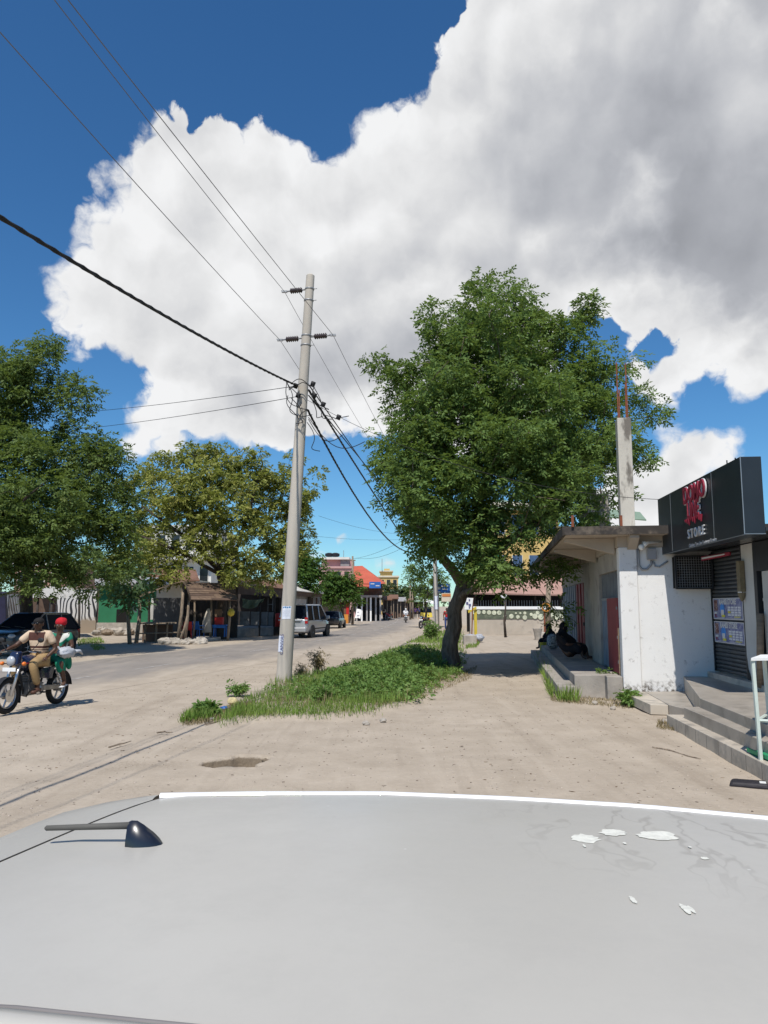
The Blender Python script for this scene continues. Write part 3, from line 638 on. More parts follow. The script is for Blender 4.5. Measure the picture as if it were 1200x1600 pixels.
for (py, sg, ln) in ((452, -1, .56), (528, -1, .58), (527, 1, .58)):
    z = pz(py); c = onp(z); a = c + XA * sg * rad(z); ins = thing('x', '', '') if False else None
    mb = MB(pb); prof = []
    e = a + XA * sg * ln
    mb.path([a, e], .018, 6); ob = mb.build('insulator_pin', 'galvanised', pole, smooth=True)
    mb = MB(pb); k = 6; pts = []; rs = []
    for i in range(k * 2 + 1): f = .16 + .56 * i / (k * 2); pts.append(a.lerp(e, f)); rs.append(.075 if i % 2 else .042)
    mb.path(pts, rs, 12); mb.build('insulator_discs', 'insulator_brown', ob, smooth=True)
    mb = MB(pb); mb.box(e, (.14, .05, .05)); mb.path([e, e + Vector((-.08, 0, .03))], .02, 6); mb.build('wire_clamp', 'galvanised', ob); ends.append(e)
for py in (452, 470, 525, 540): z = pz(py); mb = MB(pb); mb.torus(onp(z), rad(z) + .004, .01, 'Z', 18, 6, 2.2); mb.tube(onp(z) + XA * rad(z), onp(z) + XA * (rad(z) + .09), .01); mb.build('pole_band', 'galvanised', pole, smooth=True)
# notices pasted on the shaft
def sticker(px0, px1, py0, py1, label, prints):
    z1, z0 = pz(py0), pz(py1); Yc = 18.16; rows = []
    def pt_(px, z, off): c = onp(z); r_ = rad(z) + off; dx = P(px, 947, Yc).x - c.x; dx = max(-r_ * .98, min(r_ * .98, dx)); return c + Vector((dx, -math.sqrt(max(0, r_ * r_ - dx * dx)), 0))
    def patch(a, b, u, v, off): return [[pt_(lerp(a, b, i / 8), z, off) for i in range(9)] for z in (u, lerp(u, v, .5), v)]
    lean = lambda z: 0
    def sh_(a, b, zz0, zz1, off, name, mat, par):
        rows = []
        for z in np.linspace(zz0, zz1, 5):
            cx = 600 + onp(z).x / 18.3 * FOC - (600 + onp((z0 + z1) / 2).x / 18.3 * FOC)
            rows.append([pt_(lerp(a, b, i / 8) + cx, z, off) for i in range(9)])
        m_ = MB(pb); m_.sheet(rows); return m_.build(name, mat, par)
    s_ = sh_(px0, px1, z0, z1, .004, 'notice', 'paper_white', pole); s_['label'] = label
    for (a, b, u, v, mt) in prints: sh_(lerp(px0, px1, a), lerp(px0, px1, b), lerp(z1, z0, u), lerp(z1, z0, v), .0065, 'notice_print', mt, s_)
L4 = [(.08, .20, .05, .16, 'print_blue'), (.26, .45, .03, .14, 'print_blue'), (.5, .66, .05, .16, 'print_blue'), (.72, .92, .03, .14, 'print_blue')] + [(.1, .85, .3 + .09 * i, .325 + .09 * i, 'poster_grid') for i in range(6)]
M('poster_grid', (.60, .61, .66), .5, .35, 40, 0)
sticker(442, 456, 947, 967, 'white notice with a blue heading', L4)
sticker(436, 445, 993, 1018, 'white notice with dark hand lettering', [])
zc = pz(1006); text_obj('lettering', 'CANVAS', 'print_ink', pole, onp(zc) + Vector((-.078, -rad(zc) + .0, 0)) - pb, (R(90), R(-88), R(-24)), .13, .001, sx=.95)
# wires: each strung between this pole, the one before it (behind the viewer) and the next along the street
PREV = Vector((-10.2, -27.0, 0)); NEXT = Vector((4.29, 62.4, 0))
def wire(name, label, a, b, sag, r, mat, n=26, group=None, twist=0):
    mb = MB(a); pts = []
    for i in range(n + 1):
        f = i / n; q = a.lerp(b, f); q.z -= 4 * sag * f * (1 - f); pts.append(q)
    mb.path(pts, r, 6)
    if twist:
        for ph in (0, 2.1, 4.2):
            p2 = []
            for i in range(n * 6 + 1):
                f = i / (n * 6); q = a.lerp(b, f); q.z -= 4 * sag * f * (1 - f); an = ph + f * (b - a).length * 7; p2.append(q + Vector((math.cos(an) * r * .8, 0, math.sin(an) * r * .8)))
            mb.path(p2, r * .75, 5)
    return tag(mb.build(name, mat, None, smooth=True), label, 'wire', group)
XN = Vector((.98, -.2, 0)); gW = 'overhead power lines'
for i, (e, nm) in enumerate(zip(ends, ('top left', 'lower left', 'right'))):
    off = e - onp(e.z); dz = 10.1 - e.z
    wire('power_line', 'bare overhead line from the %s insulator up over the viewer' % nm, e, Vector((PREV.x + (1.0, 1.0, .75)[i], PREV.y, e.z + (0, 0, -1.0)[i])), (.9, .6, .3)[i], .0065, 'wire_alu', group=gW)
    wire('power_line', 'bare overhead line from the %s insulator towards the big tree' % nm, e, NEXT + off * 1.2 + Vector((0, 0, e.z - .3)), .75, .0065, 'wire_alu', group=gW)
za = pz(603); ca = onp(za)
wire('bundled_cable', 'thick black twisted cable sweeping in from the upper left to the pole', ca - XA * rad(za), PREV + Vector((1.0, 0, za - 1.75)), 1.5, .020, 'cable_black', twist=1)
for k, (dz, sg, tz, nm) in enumerate(((.0, .0, 5.5, 'upper'), (-.12, .3, 4.2, 'middle'), (-.62, 2.75, 8.4, 'lowest'), (-.25, .05, 6.5, 'second'))):
    z = za + dz; wire('bundled_cable', '%s black cable hanging from the pole down behind the big tree' % nm, onp(z) + XA * (rad(z) + .03), NEXT + Vector((-.3 + .1 * k, 0, tz)), sg, (.016, .022, .022, .017)[k], 'cable_black', n=30, twist=1 if k in (1, 2) else 0)
for k, (p0, p1, Yd, nm) in enumerate((((440, 602), (60, 648), 34, 'upper'), ((445, 619), (60, 676), 34, 'lower'))):
    wire('service_wire', '%s thin service wire running left from the pole to the dark tree' % nm, onp(pz(p0[1])) - XA * rad(7), P(p1[0], p1[1], Yd), .12, .008, 'cable_black')
wire('service_wire', 'thin wire crossing behind the big tree to the black signboard', onp(pz(625)) + XA * .12, P(1045, 781, 15.4), .55, .006, 'cable_black')
for k, (a, b, s_, nm) in enumerate(((P(498, 806, 70), P(640, 835, 95), .4, 'highest'), (P(470, 835, 70), P(640, 842, 95), .3, 'lowest'), (P(552, 873, 78), P(640, 838, 60), .3, 'middle'), (P(556, 872, 78), P(700, 800, 60), 1.2, 'steep'))):
    wire('distant_wire', '%s of the thin wires across the gap of sky above the street' % nm, a, b, s_, .012, 'cable_black', group='wires above the street')
# tangle of jumpers at the pole
rr_ = random.Random(3); tg = MB(pb)
def curl(a, b, dip, r=.011, side=0):
    pts = []
    for i in range(13): f = i / 12; q = a.lerp(b, f); q.z -= dip * math.sin(math.pi * f); q.x += side * math.sin(2 * math.pi * f); q.y -= .12 * math.sin(math.pi * f); pts.append(q)
    tg.path(pts, r, 5)
def sp2(px, py, dy=0): return P(px, py, 18.16 + dy)
for (a, b, dip, sd_) in (((444, 592), (462, 600), .25, .05), ((446, 594), (466, 650), .2, .1), ((448, 598), (470, 628), .35, -.08), ((456, 606), (492, 606), -.1, .05), ((452, 604), (480, 640), .15, .12), ((455, 622), (488, 648), .25, .1), ((450, 618), (466, 665), .05, -.08), ((487, 600), (520, 655), .3, .1), ((490, 606), (512, 640), .2, -.1), ((486, 622), (505, 650), .25, .05), ((482, 655), (535, 680), .35, .0), ((480, 660), (500, 705), .2, .1), ((482, 652), (570, 690), .45, 0), ((463, 662), (480, 640), .1, .1), ((505, 648), (545, 650), .12, .1), ((484, 604), (455, 600), -.12, 0)):
    curl(sp2(*a, -.22), sp2(*b, -.2), dip, .010, sd_)
for (px, py) in ((462, 603), (489, 600), (491, 618), (466, 618), (505, 632), (529, 652)): tg.box(sp2(px, py, -.2), (.10, .08, .12), (.3, .4, 0))
tg.build('cable_tangle', 'cable_black', pole, smooth=True)
# the next pole along the street
np_ = thing('utility_pole', 'far concrete pole beside the blue signboard left of the big tree', 'pole', NEXT); mb = MB(NEXT); mb.path([NEXT, NEXT + Vector((-.15, 0, 10))], [.22, .12], 12); mb.build('shaft', 'pole_concrete', np_, smooth='auto')
mb = MB(NEXT); mb.bb(NEXT.x - .17, NEXT.x + .13, NEXT.y - .245, NEXT.y - .235, 1.6, 2.7); mb.build('notice', 'paper_white', np_)
# ---------------------------------------------------------------- white building with canopy (right)
def wall_mat(name, base, stain, up=True, crack=True):
    m, t, bs, out = new_mat(name); co = tc(t)
    c = t.mix(t.mr(t.noise(co, 1.2, 4, .6), .3, .7), tuple(v * .94 for v in base), base)
    c = t.mix(t.m('MULTIPLY', t.ss(t.noise(co, 7, 6, .7), .56, .70), .75), c, stain)
    sx = t.n.new('ShaderNodeSeparateXYZ'); t.put(sx.inputs[0], co)
    low = t.ss(t.m('ADD', sx.outputs[2], t.mr(t.noise(co, 3, 5, .7), .2, .8, -.22, .22)), .42, .22)
    c = t.mix(t.m('MULTIPLY', low, t.ss(t.noise(co, 9, 5, .7), .42, .60)), c, (.12, .10, .08))
    t.put(bs.inputs['Base Color'], c); bs.inputs['Roughness'].default_value = .9; bs.inputs['Specular IOR Level'].default_value = .2
    bump(t, bs, t.m('ADD', t.noise(co, 5, 4, .6), t.noise(co, 60, 3, .6)), .25, .02); return m
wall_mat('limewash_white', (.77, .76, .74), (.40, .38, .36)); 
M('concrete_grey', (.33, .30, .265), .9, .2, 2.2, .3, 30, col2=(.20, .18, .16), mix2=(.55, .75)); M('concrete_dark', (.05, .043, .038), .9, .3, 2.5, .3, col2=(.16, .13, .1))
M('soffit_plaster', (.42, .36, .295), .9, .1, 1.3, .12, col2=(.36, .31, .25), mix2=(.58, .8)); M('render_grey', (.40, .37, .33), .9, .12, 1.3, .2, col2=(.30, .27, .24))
M('paint_red_door', (.24, .030, .038), .55, .15, 3, .1, col2=(.22, .03, .03), mix2=(.6, .8)); M('paint_blue_grey', (.24, .28, .33), .55, .15, 3, .1, col2=(.16, .15, .15), mix2=(.6, .8))
M('steel_grey', (.30, .31, .32), .5, .2, 3, .1, metal=.4, col2=(.2, .13, .09), mix2=(.62, .8)); M('rust', (.22, .075, .04), .9, .3, 6, .3); M('dark_void', (.012, .011, .010), .95, .1, 2, 0)
M('plaster_pillar', (.50, .46, .39), .9, .16, 2, .3, 26, col2=(.17, .15, .125), mix2=(.50, .62), stretch=(1, 1, .35)); M('pvc_grey', (.33, .33, .34), .6, .1, 4, 0); M('lamp_white', (.8, .8, .76), .4, .05, 4, 0)
M('wood_plank', (.26, .19, .13), .85, .25, 3, .4, 20, stretch=(1, 1, 6)); M('black_paint', (.018, .020, .024), .5, .2, 3, .05); M('white_paint', (.78, .78, .76), .6, .06, 3, .05)
O = Vector((4.77, 15.3, 0)); AX = 8.5; FB = frame(O, AX); BL = 14.0
def tpx(px, s=0.0):                       # distance along the facade (at offset s) of a measured column
    k = (px - 600) / FOC; o = FB @ Vector((s, 0, 0)); d = (FB.to_3x3() @ Vector((0, 1, 0)))
    kk = k / math.cos(PITCH) if False else k
    # depth along the optical axis ~ y*cos(p)+(z-h)*sin(p); use mid wall height
    c, sn = math.cos(PITCH), math.sin(PITCH)
    return (o.x - k * (o.y * c)) / (k * d.y * c - d.x)
shop = thing('white_shop_building', 'white single storey shop building with flat canopy and bare concrete pillars', 'building', O, -R(AX))
def part(name, mat, fn, par=shop, bevel=0, smooth=False):
    mb = MB(); fn(mb); return mb.build(name, mat, par, smooth=smooth, bevel=bevel)
T1, T2, T3, T4 = tpx(937), tpx(913), tpx(899), tpx(888); TD = tpx(949)
HW = 3.05
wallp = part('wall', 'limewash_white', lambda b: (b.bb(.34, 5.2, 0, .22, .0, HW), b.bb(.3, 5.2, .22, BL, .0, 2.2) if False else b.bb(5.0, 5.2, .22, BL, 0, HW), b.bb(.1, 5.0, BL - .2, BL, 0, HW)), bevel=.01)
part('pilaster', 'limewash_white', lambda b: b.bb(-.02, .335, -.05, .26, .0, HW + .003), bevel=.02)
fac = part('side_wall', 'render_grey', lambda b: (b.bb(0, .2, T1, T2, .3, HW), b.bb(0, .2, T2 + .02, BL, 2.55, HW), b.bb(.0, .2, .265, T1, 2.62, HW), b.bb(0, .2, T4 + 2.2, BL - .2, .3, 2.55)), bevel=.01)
part('interior_dark', 'dark_void', lambda b: b.bb(1.2, 1.25, .3, BL - .3, .3, HW - .1))
# doors
def slats(b, s0, s1, t0, t1, z0, z1, n, dep=.03):
    for i in range(n):
        a = t0 + (t1 - t0) * i / n; e = t0 + (t1 - t0) * (i + 1) / n; b.bb(s0 - (dep if i % 2 else 0), s1, a + .004, e - .004, z0, z1)
d1 = part('sliding_door', 'paint_blue_grey', lambda b: slats(b, .08, .12, TD + .02, T1 - .03, .48, 2.05, 10))
d1['label'] = 'blue grey ribbed metal door leaf'
tr = part('transom', 'steel_grey', lambda b: [b.bb(.06, .10, .35 + (T1 - .45) * i / 13, .35 + (T1 - .45) * i / 13 + .03, 2.05, 2.62) for i in range(14)] and b.bb(.04, .12, .3, T1 - .02, 2.0, 2.05))
d2 = part('open_door', 'paint_red_door', lambda b: b.add([(.0, .60, .48), (-.02, .62, .48), (-.40, .14, .48), (-.36, .12, .48), (.0, .60, 2.02), (-.02, .62, 2.02), (-.40, .14, 2.02), (-.36, .12, 2.02)], [(0, 1, 2, 3), (7, 6, 5, 4), (0, 3, 7, 4), (3, 2, 6, 7), (2, 1, 5, 6), (1, 0, 4, 5)]) if False else b.bb(-.01, .04, .42, TD, .48, 2.04), bevel=.005)
d2['label'] = 'red metal door leaf standing ajar'
part('door_edge', 'wood_plank', lambda b: b.bb(-.03, .02, .36, .40, .48, 1.42), d2); [part('hinge', 'steel_grey', lambda b: b.bb(-.035, -.012, .43, .49, z, z + .06), d2) for z in (.7, 1.2, 1.8)]
d3 = part('panel_door', 'paint_red_door', lambda b: slats(b, .06, .10, T2 + .02, T3, .48, 2.55, 6), bevel=.004); d3['label'] = 'dark red ribbed metal door'
d4 = part('corrugated_door', 'paint_blue_grey', lambda b: slats(b, .06, .10, T3 + .03, T4 + 2.2, .48, 2.55, 14), bevel=.004); d4['label'] = 'faded blue grey corrugated metal doors'
for (a, z) in ((T2 + .4, 1.3), (T3 + .5, 1.2), (T3 + 1.3, 1.2)): part('padlock', 'black_paint', lambda b: b.bb(.0, .035, a, a + .07, z, z + .1), d4)
# canopy: slab, edge band, tapering brackets
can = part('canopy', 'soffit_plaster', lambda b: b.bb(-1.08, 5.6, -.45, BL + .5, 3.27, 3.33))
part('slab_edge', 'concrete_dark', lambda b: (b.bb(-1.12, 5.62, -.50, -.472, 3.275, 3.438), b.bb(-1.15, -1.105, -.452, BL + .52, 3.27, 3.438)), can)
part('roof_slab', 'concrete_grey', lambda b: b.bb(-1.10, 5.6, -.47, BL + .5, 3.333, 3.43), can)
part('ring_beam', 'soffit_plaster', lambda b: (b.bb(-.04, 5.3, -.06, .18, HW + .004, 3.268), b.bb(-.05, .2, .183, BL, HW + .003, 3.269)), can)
for tt in (.35, T1 + .1, T2 + .15, T3 + .3, T4 + .8, T4 + 2.4, BL - .4):
    part('bracket', 'soffit_plaster', lambda b: b.extr([(-.052, tt - .1, 2.93), (-.052, tt - .1, 3.266), (-1.04, tt - .1, 3.266), (-1.04, tt - .1, 3.20)], (0, .2, 0)), can, bevel=.008)
part('bracket', 'soffit_plaster', lambda b: b.extr([(.15, -.064, 3.0), (.15, -.064, 3.266), (.15, -.43, 3.266), (.15, -.43, 3.21)], (.18, 0, 0)), can)
# columns with starter bars on the roof
def column(px0, px1, pytop, Y, mat, bars):
    x0, x1 = P(px0, 800, Y).x, P(px1, 800, Y).x; c = Vector(((x0 + x1) / 2, Y, 0)); lc = FB.inverted() @ c; w = (x1 - x0) / 2; zt = P(px0, pytop, Y).z
    p = part('column', mat, lambda b: b.bb(lc.x - w, lc.x + w, lc.y - w, lc.y + w, 3.425, zt), bevel=.012)
    for (fx, pyb, lean) in bars:
        zb = P(px0, pyb, Y).z; part('starter_bar', 'rust', lambda b: b.path([(lc.x - w + 2 * w * fx, lc.y - w * .6, zt - .3), (lc.x - w + 2 * w * fx + lean, lc.y - w * .6, zb)], .016, 6), p)
column(968.5, 989.5, 655, 17.6, 'plaster_pillar', [(.12, 568, .005), (.82, 570, -.01), (.2, 610, .02), (.7, 600, .01)])
column(934, 951, 772, 21.5, 'concrete_grey', [(.3, 760, .0)])
column(906, 931, 768, 25.5, 'plaster_pillar', [])
for px in (895, 971):
    q = G(px, 825, 3.43); q = FB.inverted() @ (Vector((P(px, 822, 14.9).x, 14.9, 0))); part('starter_bar', 'rust', lambda b: b.bb(q.x - .025, q.x + .025, q.y, q.y + .05, 3.43, 3.66), shop)
# rust slab on roof edge, floodlight, meter box and conduit
def wp(px, py, off=.02):                  # measured point on the front wall, in building coordinates
    d = ray(px, py); n = FB.to_3x3() @ Vector((0, 1, 0)); t_ = (O - Vector((0, 0, CAM_H))).dot(n) / d.dot(n); q = FB.inverted() @ (Vector((0, 0, CAM_H)) + d * t_); q.y -= off; return q
a = wp(1017, 866, .05)
part('meter_box', 'pvc_grey', lambda b: b.box((a.x, -.06, a.z + .0), (.17, .10, .22)), bevel=.01)
part('conduit', 'pvc_grey', lambda b: (b.path([wp(997, 858), wp(997, 872), wp(998, 884), wp(1003, 890), wp(1011, 889), wp(1017, 882), wp(1018, 876)], .026, 7), b.path([wp(1021, 878), wp(1023, 885), wp(1030, 886), wp(1037, 881), wp(1043, 877)], .018, 6)), smooth=True)
q = wp(1020, 852); part('floodlight', 'lamp_white', lambda b: (b.path([(q.x + .15, -.06, q.z + .06), (q.x - .12, -.16, q.z + .04), (q.x - .22, -.2, q.z + .0)], [.02, .03, .07], 8), b.ball((q.x - .26, -.2, q.z - .05), .06)), smooth=True)
# platform steps along the doors
plat = thing('door_platform', 'stepped concrete platform below the red and grey shop doors', 'platform', O, -R(AX))
def ppart(name, mat, fn, bevel=.012): mb = MB(); fn(mb); return mb.build(name, mat, plat, bevel=bevel)
ppart('upper_step', 'concrete_grey', lambda b: b.bb(-.93, -.03, .32, BL - .5, 0, .47)); ppart('lower_step', 'concrete_grey', lambda b: b.bb(-1.28, -.932, .18, BL - 1.0, 0, .26)); ppart('end_block', 'concrete_grey', lambda b: b.bb(-.33, -.028, -.02, .318, 0, .478))
# ---------------------------------------------------------------- store at the right edge
SX = 5.2; So = Vector((5.60, 15.2, 0)); FS = frame(So, SX)       # outer line of its sign
store = thing('corner_store', 'store with black projecting signboard and roller shutter covered in posters', 'store', So, -R(SX))
def sp_(name, mat, fn, par=store, bevel=0, smooth=False): mb = MB(); fn(mb); return mb.build(name, mat, par, smooth=smooth, bevel=bevel)
M('sign_black', (.016, .021, .026), .38, .2, 1.5, .02, spec=.4); M('sign_edge', (.30, .32, .33), .4, .1, 3, 0, metal=.6); M('soffit_black', (.03, .034, .038), .25, .2, 2, .02)
M('shutter_steel', (.085, .092, .098), .5, .2, 3, .05, metal=.5); M('sign_red', (.27, .022, .045), .45, .1, 3, .05); M('sign_white', (.60, .60, .60), .5, .06, 3, 0); M('store_column', (.52, .52, .50), .8, .1, 2, .1)
M('tile_beige', (.50, .44, .36), .45, .12, 2.2, .04, col2=(.30, .27, .23)); M('tile_floor', (.36, .32, .27), .40, .15, 2, .05, col2=(.26, .23, .19)); M('grey_wall', (.40, .41, .43), .85, .1, 2, .15)
FACE = .90; NEAR = -4.35; Z0, Z1 = 2.90, 4.04
sign = sp_('signboard', 'sign_black', lambda b: (b.bb(0, .30, NEAR, .15, Z0, Z1)), bevel=.006)
sp_('sign_seam', 'sign_edge', lambda b: [b.bb(-.006, -.0015, t_ - .006, t_ + .006, Z0 + .02, Z1 - .02) for t_ in (-.75, -3.1)], sign)
sp_('sign_trim', 'sign_edge', lambda b: (b.bb(-.008, .0, NEAR, .15, Z0 - .012, Z0 - .002), b.bb(.0, .30, NEAR - .004, NEAR - .002, Z0, Z0 + .01), b.bb(-.004, .008, NEAR - .012, NEAR - .003, Z0, Z1)), sign)
sp_('bracket_rod', 'black_paint', lambda b: (b.tube((.1, -3.55, Z1), (.1, -3.55, Z1 + .10), .01), b.tube((.1, -3.9, Z1), (.1, -3.9, Z1 + .07), .01)), sign)
LR = (R(90), 0, -R(90))                   # lettering faces the street side
def fx(px, py):                           # measured point on the sign's outer face
    d = ray(px, py); n = FS.to_3x3() @ Vector((1, 0, 0)); t_ = (So - Vector((0, 0, CAM_H))).dot(n) / d.dot(n); return FS.inverted() @ (Vector((0, 0, CAM_H)) + d * t_)
c1, c2, c3, c4 = fx(1088, 770), fx(1087, 797), fx(1089, 832), fx(1097, 846)
text_obj('red_lettering', 'DOMO', 'sign_red', sign, (-.05, c1.y, c1.z), LR, .40, .012, sx=.92, bold=.012)
text_obj('red_lettering', 'LINE', 'sign_red', sign, (-.05, c2.y, c2.z), LR, .40, .012, sx=.78, bold=.012)
text_obj('lettering_rim', 'DOMO', 'sign_white', sign, (-.026, c1.y, c1.z), LR, .40, .012, sx=.92, bold=.024)
text_obj('lettering_rim', 'LINE', 'sign_white', sign, (-.026, c2.y, c2.z), LR, .40, .012, sx=.78, bold=.024)
for i in range(9): sp_('paint_drip', 'sign_red', lambda b: b.path([(-.05, c2.y + .42 - .105 * i, c2.z - .12), (-.05, c2.y + .42 - .105 * i, c2.z - .17 - .07 * ((i * 7) % 3) / 2)], [.03, .012], 6), sign)
text_obj('white_lettering', 'S T O R E', 'sign_white', sign, (-.016, c3.y, c3.z), LR, .23, .012, sx=.95, bold=.001)
text_obj('small_lettering', 'Clothing Time Line Footwear & more', 'sign_white', sign, (-.003, c4.y, c4.z - .02), LR, .088, .0015, sx=1.05)['kind'] = 'stuff'
for i in range(5): sp_('soffit_panel', 'soffit_black', lambda b: b.bb(.305, FACE + 1.2, NEAR + .9 * i + .004, NEAR + .9 * (i + 1) - .004, Z0 + .05, Z0 + .10))
for (px, py, z) in ((1130, 868, 2.93), (1172, 858, 2.93)):
    q = FS.inverted() @ G(px, py, z); lr = .15
    l_ = sp_('ceiling_lamp', 'black_paint', lambda b: b.lathe([(lr, .0), (lr, .05), (lr * .9, .06)], (q.x, q.y, z - .01), 18), store); sp_('diffuser', 'lamp_white', lambda b: b.lathe([(lr * .8, -.03), (lr * .96, -.002)], (q.x, q.y, z - .012), 18), l_)
# facade: grey side return, shutter, columns
ft = lambda px: (lambda k, o, d: (o.x - k * o.y * math.cos(PITCH)) / (k * d.y * math.cos(PITCH) - d.x))((px - 600) / FOC, FS @ Vector((FACE, 0, 0)), FS.to_3x3() @ Vector((0, 1, 0)))
S1 = ft(1163)
ZS = .62
sh = sp_('roller_shutter', 'black_paint', lambda b: b.bb(FACE + .055, FACE + .075, S1 + .02, -.12, ZS, Z0))
for i in range(31): sp_('slat', 'shutter_steel', lambda b: b.extr([(FACE + .05, S1 + .02, ZS + i * .075 + .002), (FACE + .016, S1 + .02, ZS + i * .075 + .006), (FACE + .0, S1 + .02, ZS + i * .075 + .036), (FACE + .016, S1 + .02, ZS + i * .075 + .068), (FACE + .05, S1 + .02, ZS + i * .075 + .073)], (0, -.14 - S1, 0)), sh)
sp_('shutter_guide', 'black_paint', lambda b: b.bb(FACE - .02, FACE + .06, -.115, -.06, ZS, Z0), sh); sp_('shutter_guide', 'black_paint', lambda b: b.bb(FACE - .02, FACE + .06, S1 - .04, S1 + .015, ZS, Z0), sh)
sp_('back_wall', 'grey_wall', lambda b: (b.bb(FACE + .08, FACE + .25, -9, .1, 0, Z0 + .04), b.bb(FACE + .26, FACE + 4, -.1, .1, 0, Z0)))
S2 = ft(1184)
col = sp_('column', 'store_column', lambda b: b.bb(FACE - .025, FACE + .079, S2, S1 - .045, .56, Z0 + .04), bevel=.006)
sp_('chipped_plaster', 'concrete_dark', lambda b: b.add([(FACE - .028, S1 - .05, .56), (FACE - .028, S1 - .22, .56), (FACE - .028, S1 - .20, .66), (FACE - .028, S1 - .10, .80), (FACE - .028, S1 - .06, 1.0), (FACE - .0285, S1 - .05, .57)], [(0, 1, 2, 3, 4)]), col)
sp_('door_frame', 'black_paint', lambda b: (b.bb(FACE - .05, FACE + .07, S2 - .16, S2 - .03, .56, Z0 + .03), b.bb(FACE - .05, FACE + .07, S2 - 2.2, S2 - .165, 2.45, Z0 + .03)))
sp_('open_shutter_leaf', 'store_column', lambda b: (b.bb(FACE - .02, FACE + .06, S2 - .75, S2 - .3, .56, 2.44), b.bb(FACE - .03, FACE - .021, S2 - .75, S2 - .3, 1.95, 2.0)))
sp_('window_pane', M('shop_glass', (.05, .055, .06), .08, .1, 2, 0, spec=.6), lambda b: b.bb(FACE + .0, FACE + .05, S2 - 2.2, S2 - .8, .9, 2.44))
sp_('timber_post', 'wood_plank', lambda b: b.path([(FACE - .16, S2 - .32, .56), (FACE - .10, S2 - .34, 1.75)], .055, 8), smooth=True)
hb = sp_('hanging_sign_box', M('tarnished_brass', (.17, .14, .085), .6, .3, 6, .2), lambda b: (b.bb(FACE - .12, FACE - .03, S1 - .20, S1 - .04, 2.12, 2.66), b.lathe([(.02, -.10), (.06, 0), (.07, .05)], (FACE - .075, S1 - .12, 2.05), 10)), bevel=.01)
pw_ = sp_('peeling_paper', 'white_paint', lambda b: [b.bb(FACE - .008, FACE - .003, S1 + .05, S1 + .05 + .10 + .05 * (i % 3), 1.75 + .17 * i, 1.75 + .17 * i + .14) for i in range(5)], sh)
sp_('red_banner', 'sign_red', lambda b: b.quad_slab([(FACE - .30, -.5, 2.74), (FACE - .12, -1.5, 2.78), (FACE - .12, -1.5, 2.84), (FACE - .30, -.5, 2.82)], .03))
sp_('banner_print', 'sign_white', lambda b: b.quad_slab([(FACE - .325, -.6, 2.765), (FACE - .16, -1.35, 2.80), (FACE - .16, -1.35, 2.82), (FACE - .325, -.6, 2.795)], .03))
# posters on the shutter
m, t, bs, out = new_mat('poster_print')
co = tc(t); br = t.n.new('ShaderNodeTexBrick'); t.put(br.inputs['Vector'], t.v('MULTIPLY', co, (1, 1, 1))); 
t.put(bs.inputs['Base Color'], t.mix(t.mr(t.noise(co, 14, 3, .6), .42, .58), (.09, .10, .26), (.24, .26, .40))); bs.inputs['Roughness'].default_value = .5
M('poster_grid', (.60, .61, .66), .5, .35, 40, 0); M('poster_blue', (.05, .24, .65), .5, .2, 6, 0); M('poster_yellow', (.62, .58, .03), .5, .1, 6, 0); M('poster_brown', (.16, .06, .05), .6, .5, 20, 0, col2=(.5, .4, .35), mix2=(.5, .6), scale2=30)
for k, (z0, z1, lab) in enumerate(((1.62, 2.02, 'upper'), (1.18, 1.58, 'lower'))):
    z0, z1 = fx(1120, 0).z if False else z0, z1
    y0, y1 = S1 + .03, -.16; wdt = y1 - y0; xf = FACE - .012; yc = (y0 + y1) / 2; H = z1 - z0
    po = thing('poster', 'blue and white store poster on the roller shutter, %s of the two' % lab, 'poster', So, -R(SX), 'posters on the roller shutter')
    def pp_(name, mat, fn): mb = MB(); fn(mb); return mb.build(name, mat, po)
    pp_('sheet', 'sign_white', lambda b: b.bb(xf, xf + .006, y0, y1, z0, z1)); pp_('print', 'poster_print', lambda b: b.bb(xf - .002, xf - .0005, y0 + .03, y1 - .03, z0 + .015, z1 - .015))
    # +y is away from the viewer, so the poster's left edge lies at y1
    pp_('product_table', 'poster_grid', lambda b: [b.bb(xf - .0045, xf - .003, y0 + .10 + .17 * i, y0 + .24 + .17 * i, z0 + .07 + .045 * j, z0 + .105 + .045 * j) for i in range(4) for j in range(4)])
    pp_('portrait', 'poster_brown', lambda b: b.bb(xf - .0045, xf - .003, y1 - .26, y1 - .06, z0 + .16, z1 - .03)); pp_('arch_picture', 'poster_blue', lambda b: b.lathe([(.12, 0), (.12, .0015)], (xf - .0062, y1 - .52, z0 + .19), 18, 'X'))
    pp_('bottle_picture', 'sign_white', lambda b: (b.bb(xf - .009, xf - .0078, y1 - .60, y1 - .45, z0 + .08, z0 + .18), b.bb(xf - .009, xf - .0078, y1 - .24, y1 - .08, z0 + .10, z0 + .14)))
    pp_('price_tag', 'poster_yellow', lambda b: (b.bb(xf - .0105, xf - .0092, y1 - .66, y1 - .48, z0 + .045, z0 + .085), b.bb(xf - .0105, xf - .0092, y1 - .95, y1 - .82, z0 + .12, z0 + .155), b.bb(xf - .0105, xf - .0092, y0 + .12, y0 + .42, z0 + .045, z0 + .06)))
    pp_('fine_print', 'sign_white', lambda b: (b.bb(xf - .0045, xf - .003, y0 + .2, y0 + .75, z0 + .028, z0 + .036), b.bb(xf - .0045, xf - .003, y1 - .6, y1 - .2, z0 + .028, z0 + .036)))
    text_obj('title', 'RAHISI STORE', 'sign_white', po, (xf - .006, yc - .02, z1 - .075), LR, .135, .001, sx=1.05, bold=.005)
    text_obj('red_letter', 'PC', 'sign_red', po, (xf - .006, y1 - .16, z0 + .075), LR, .11, .001, bold=.003)
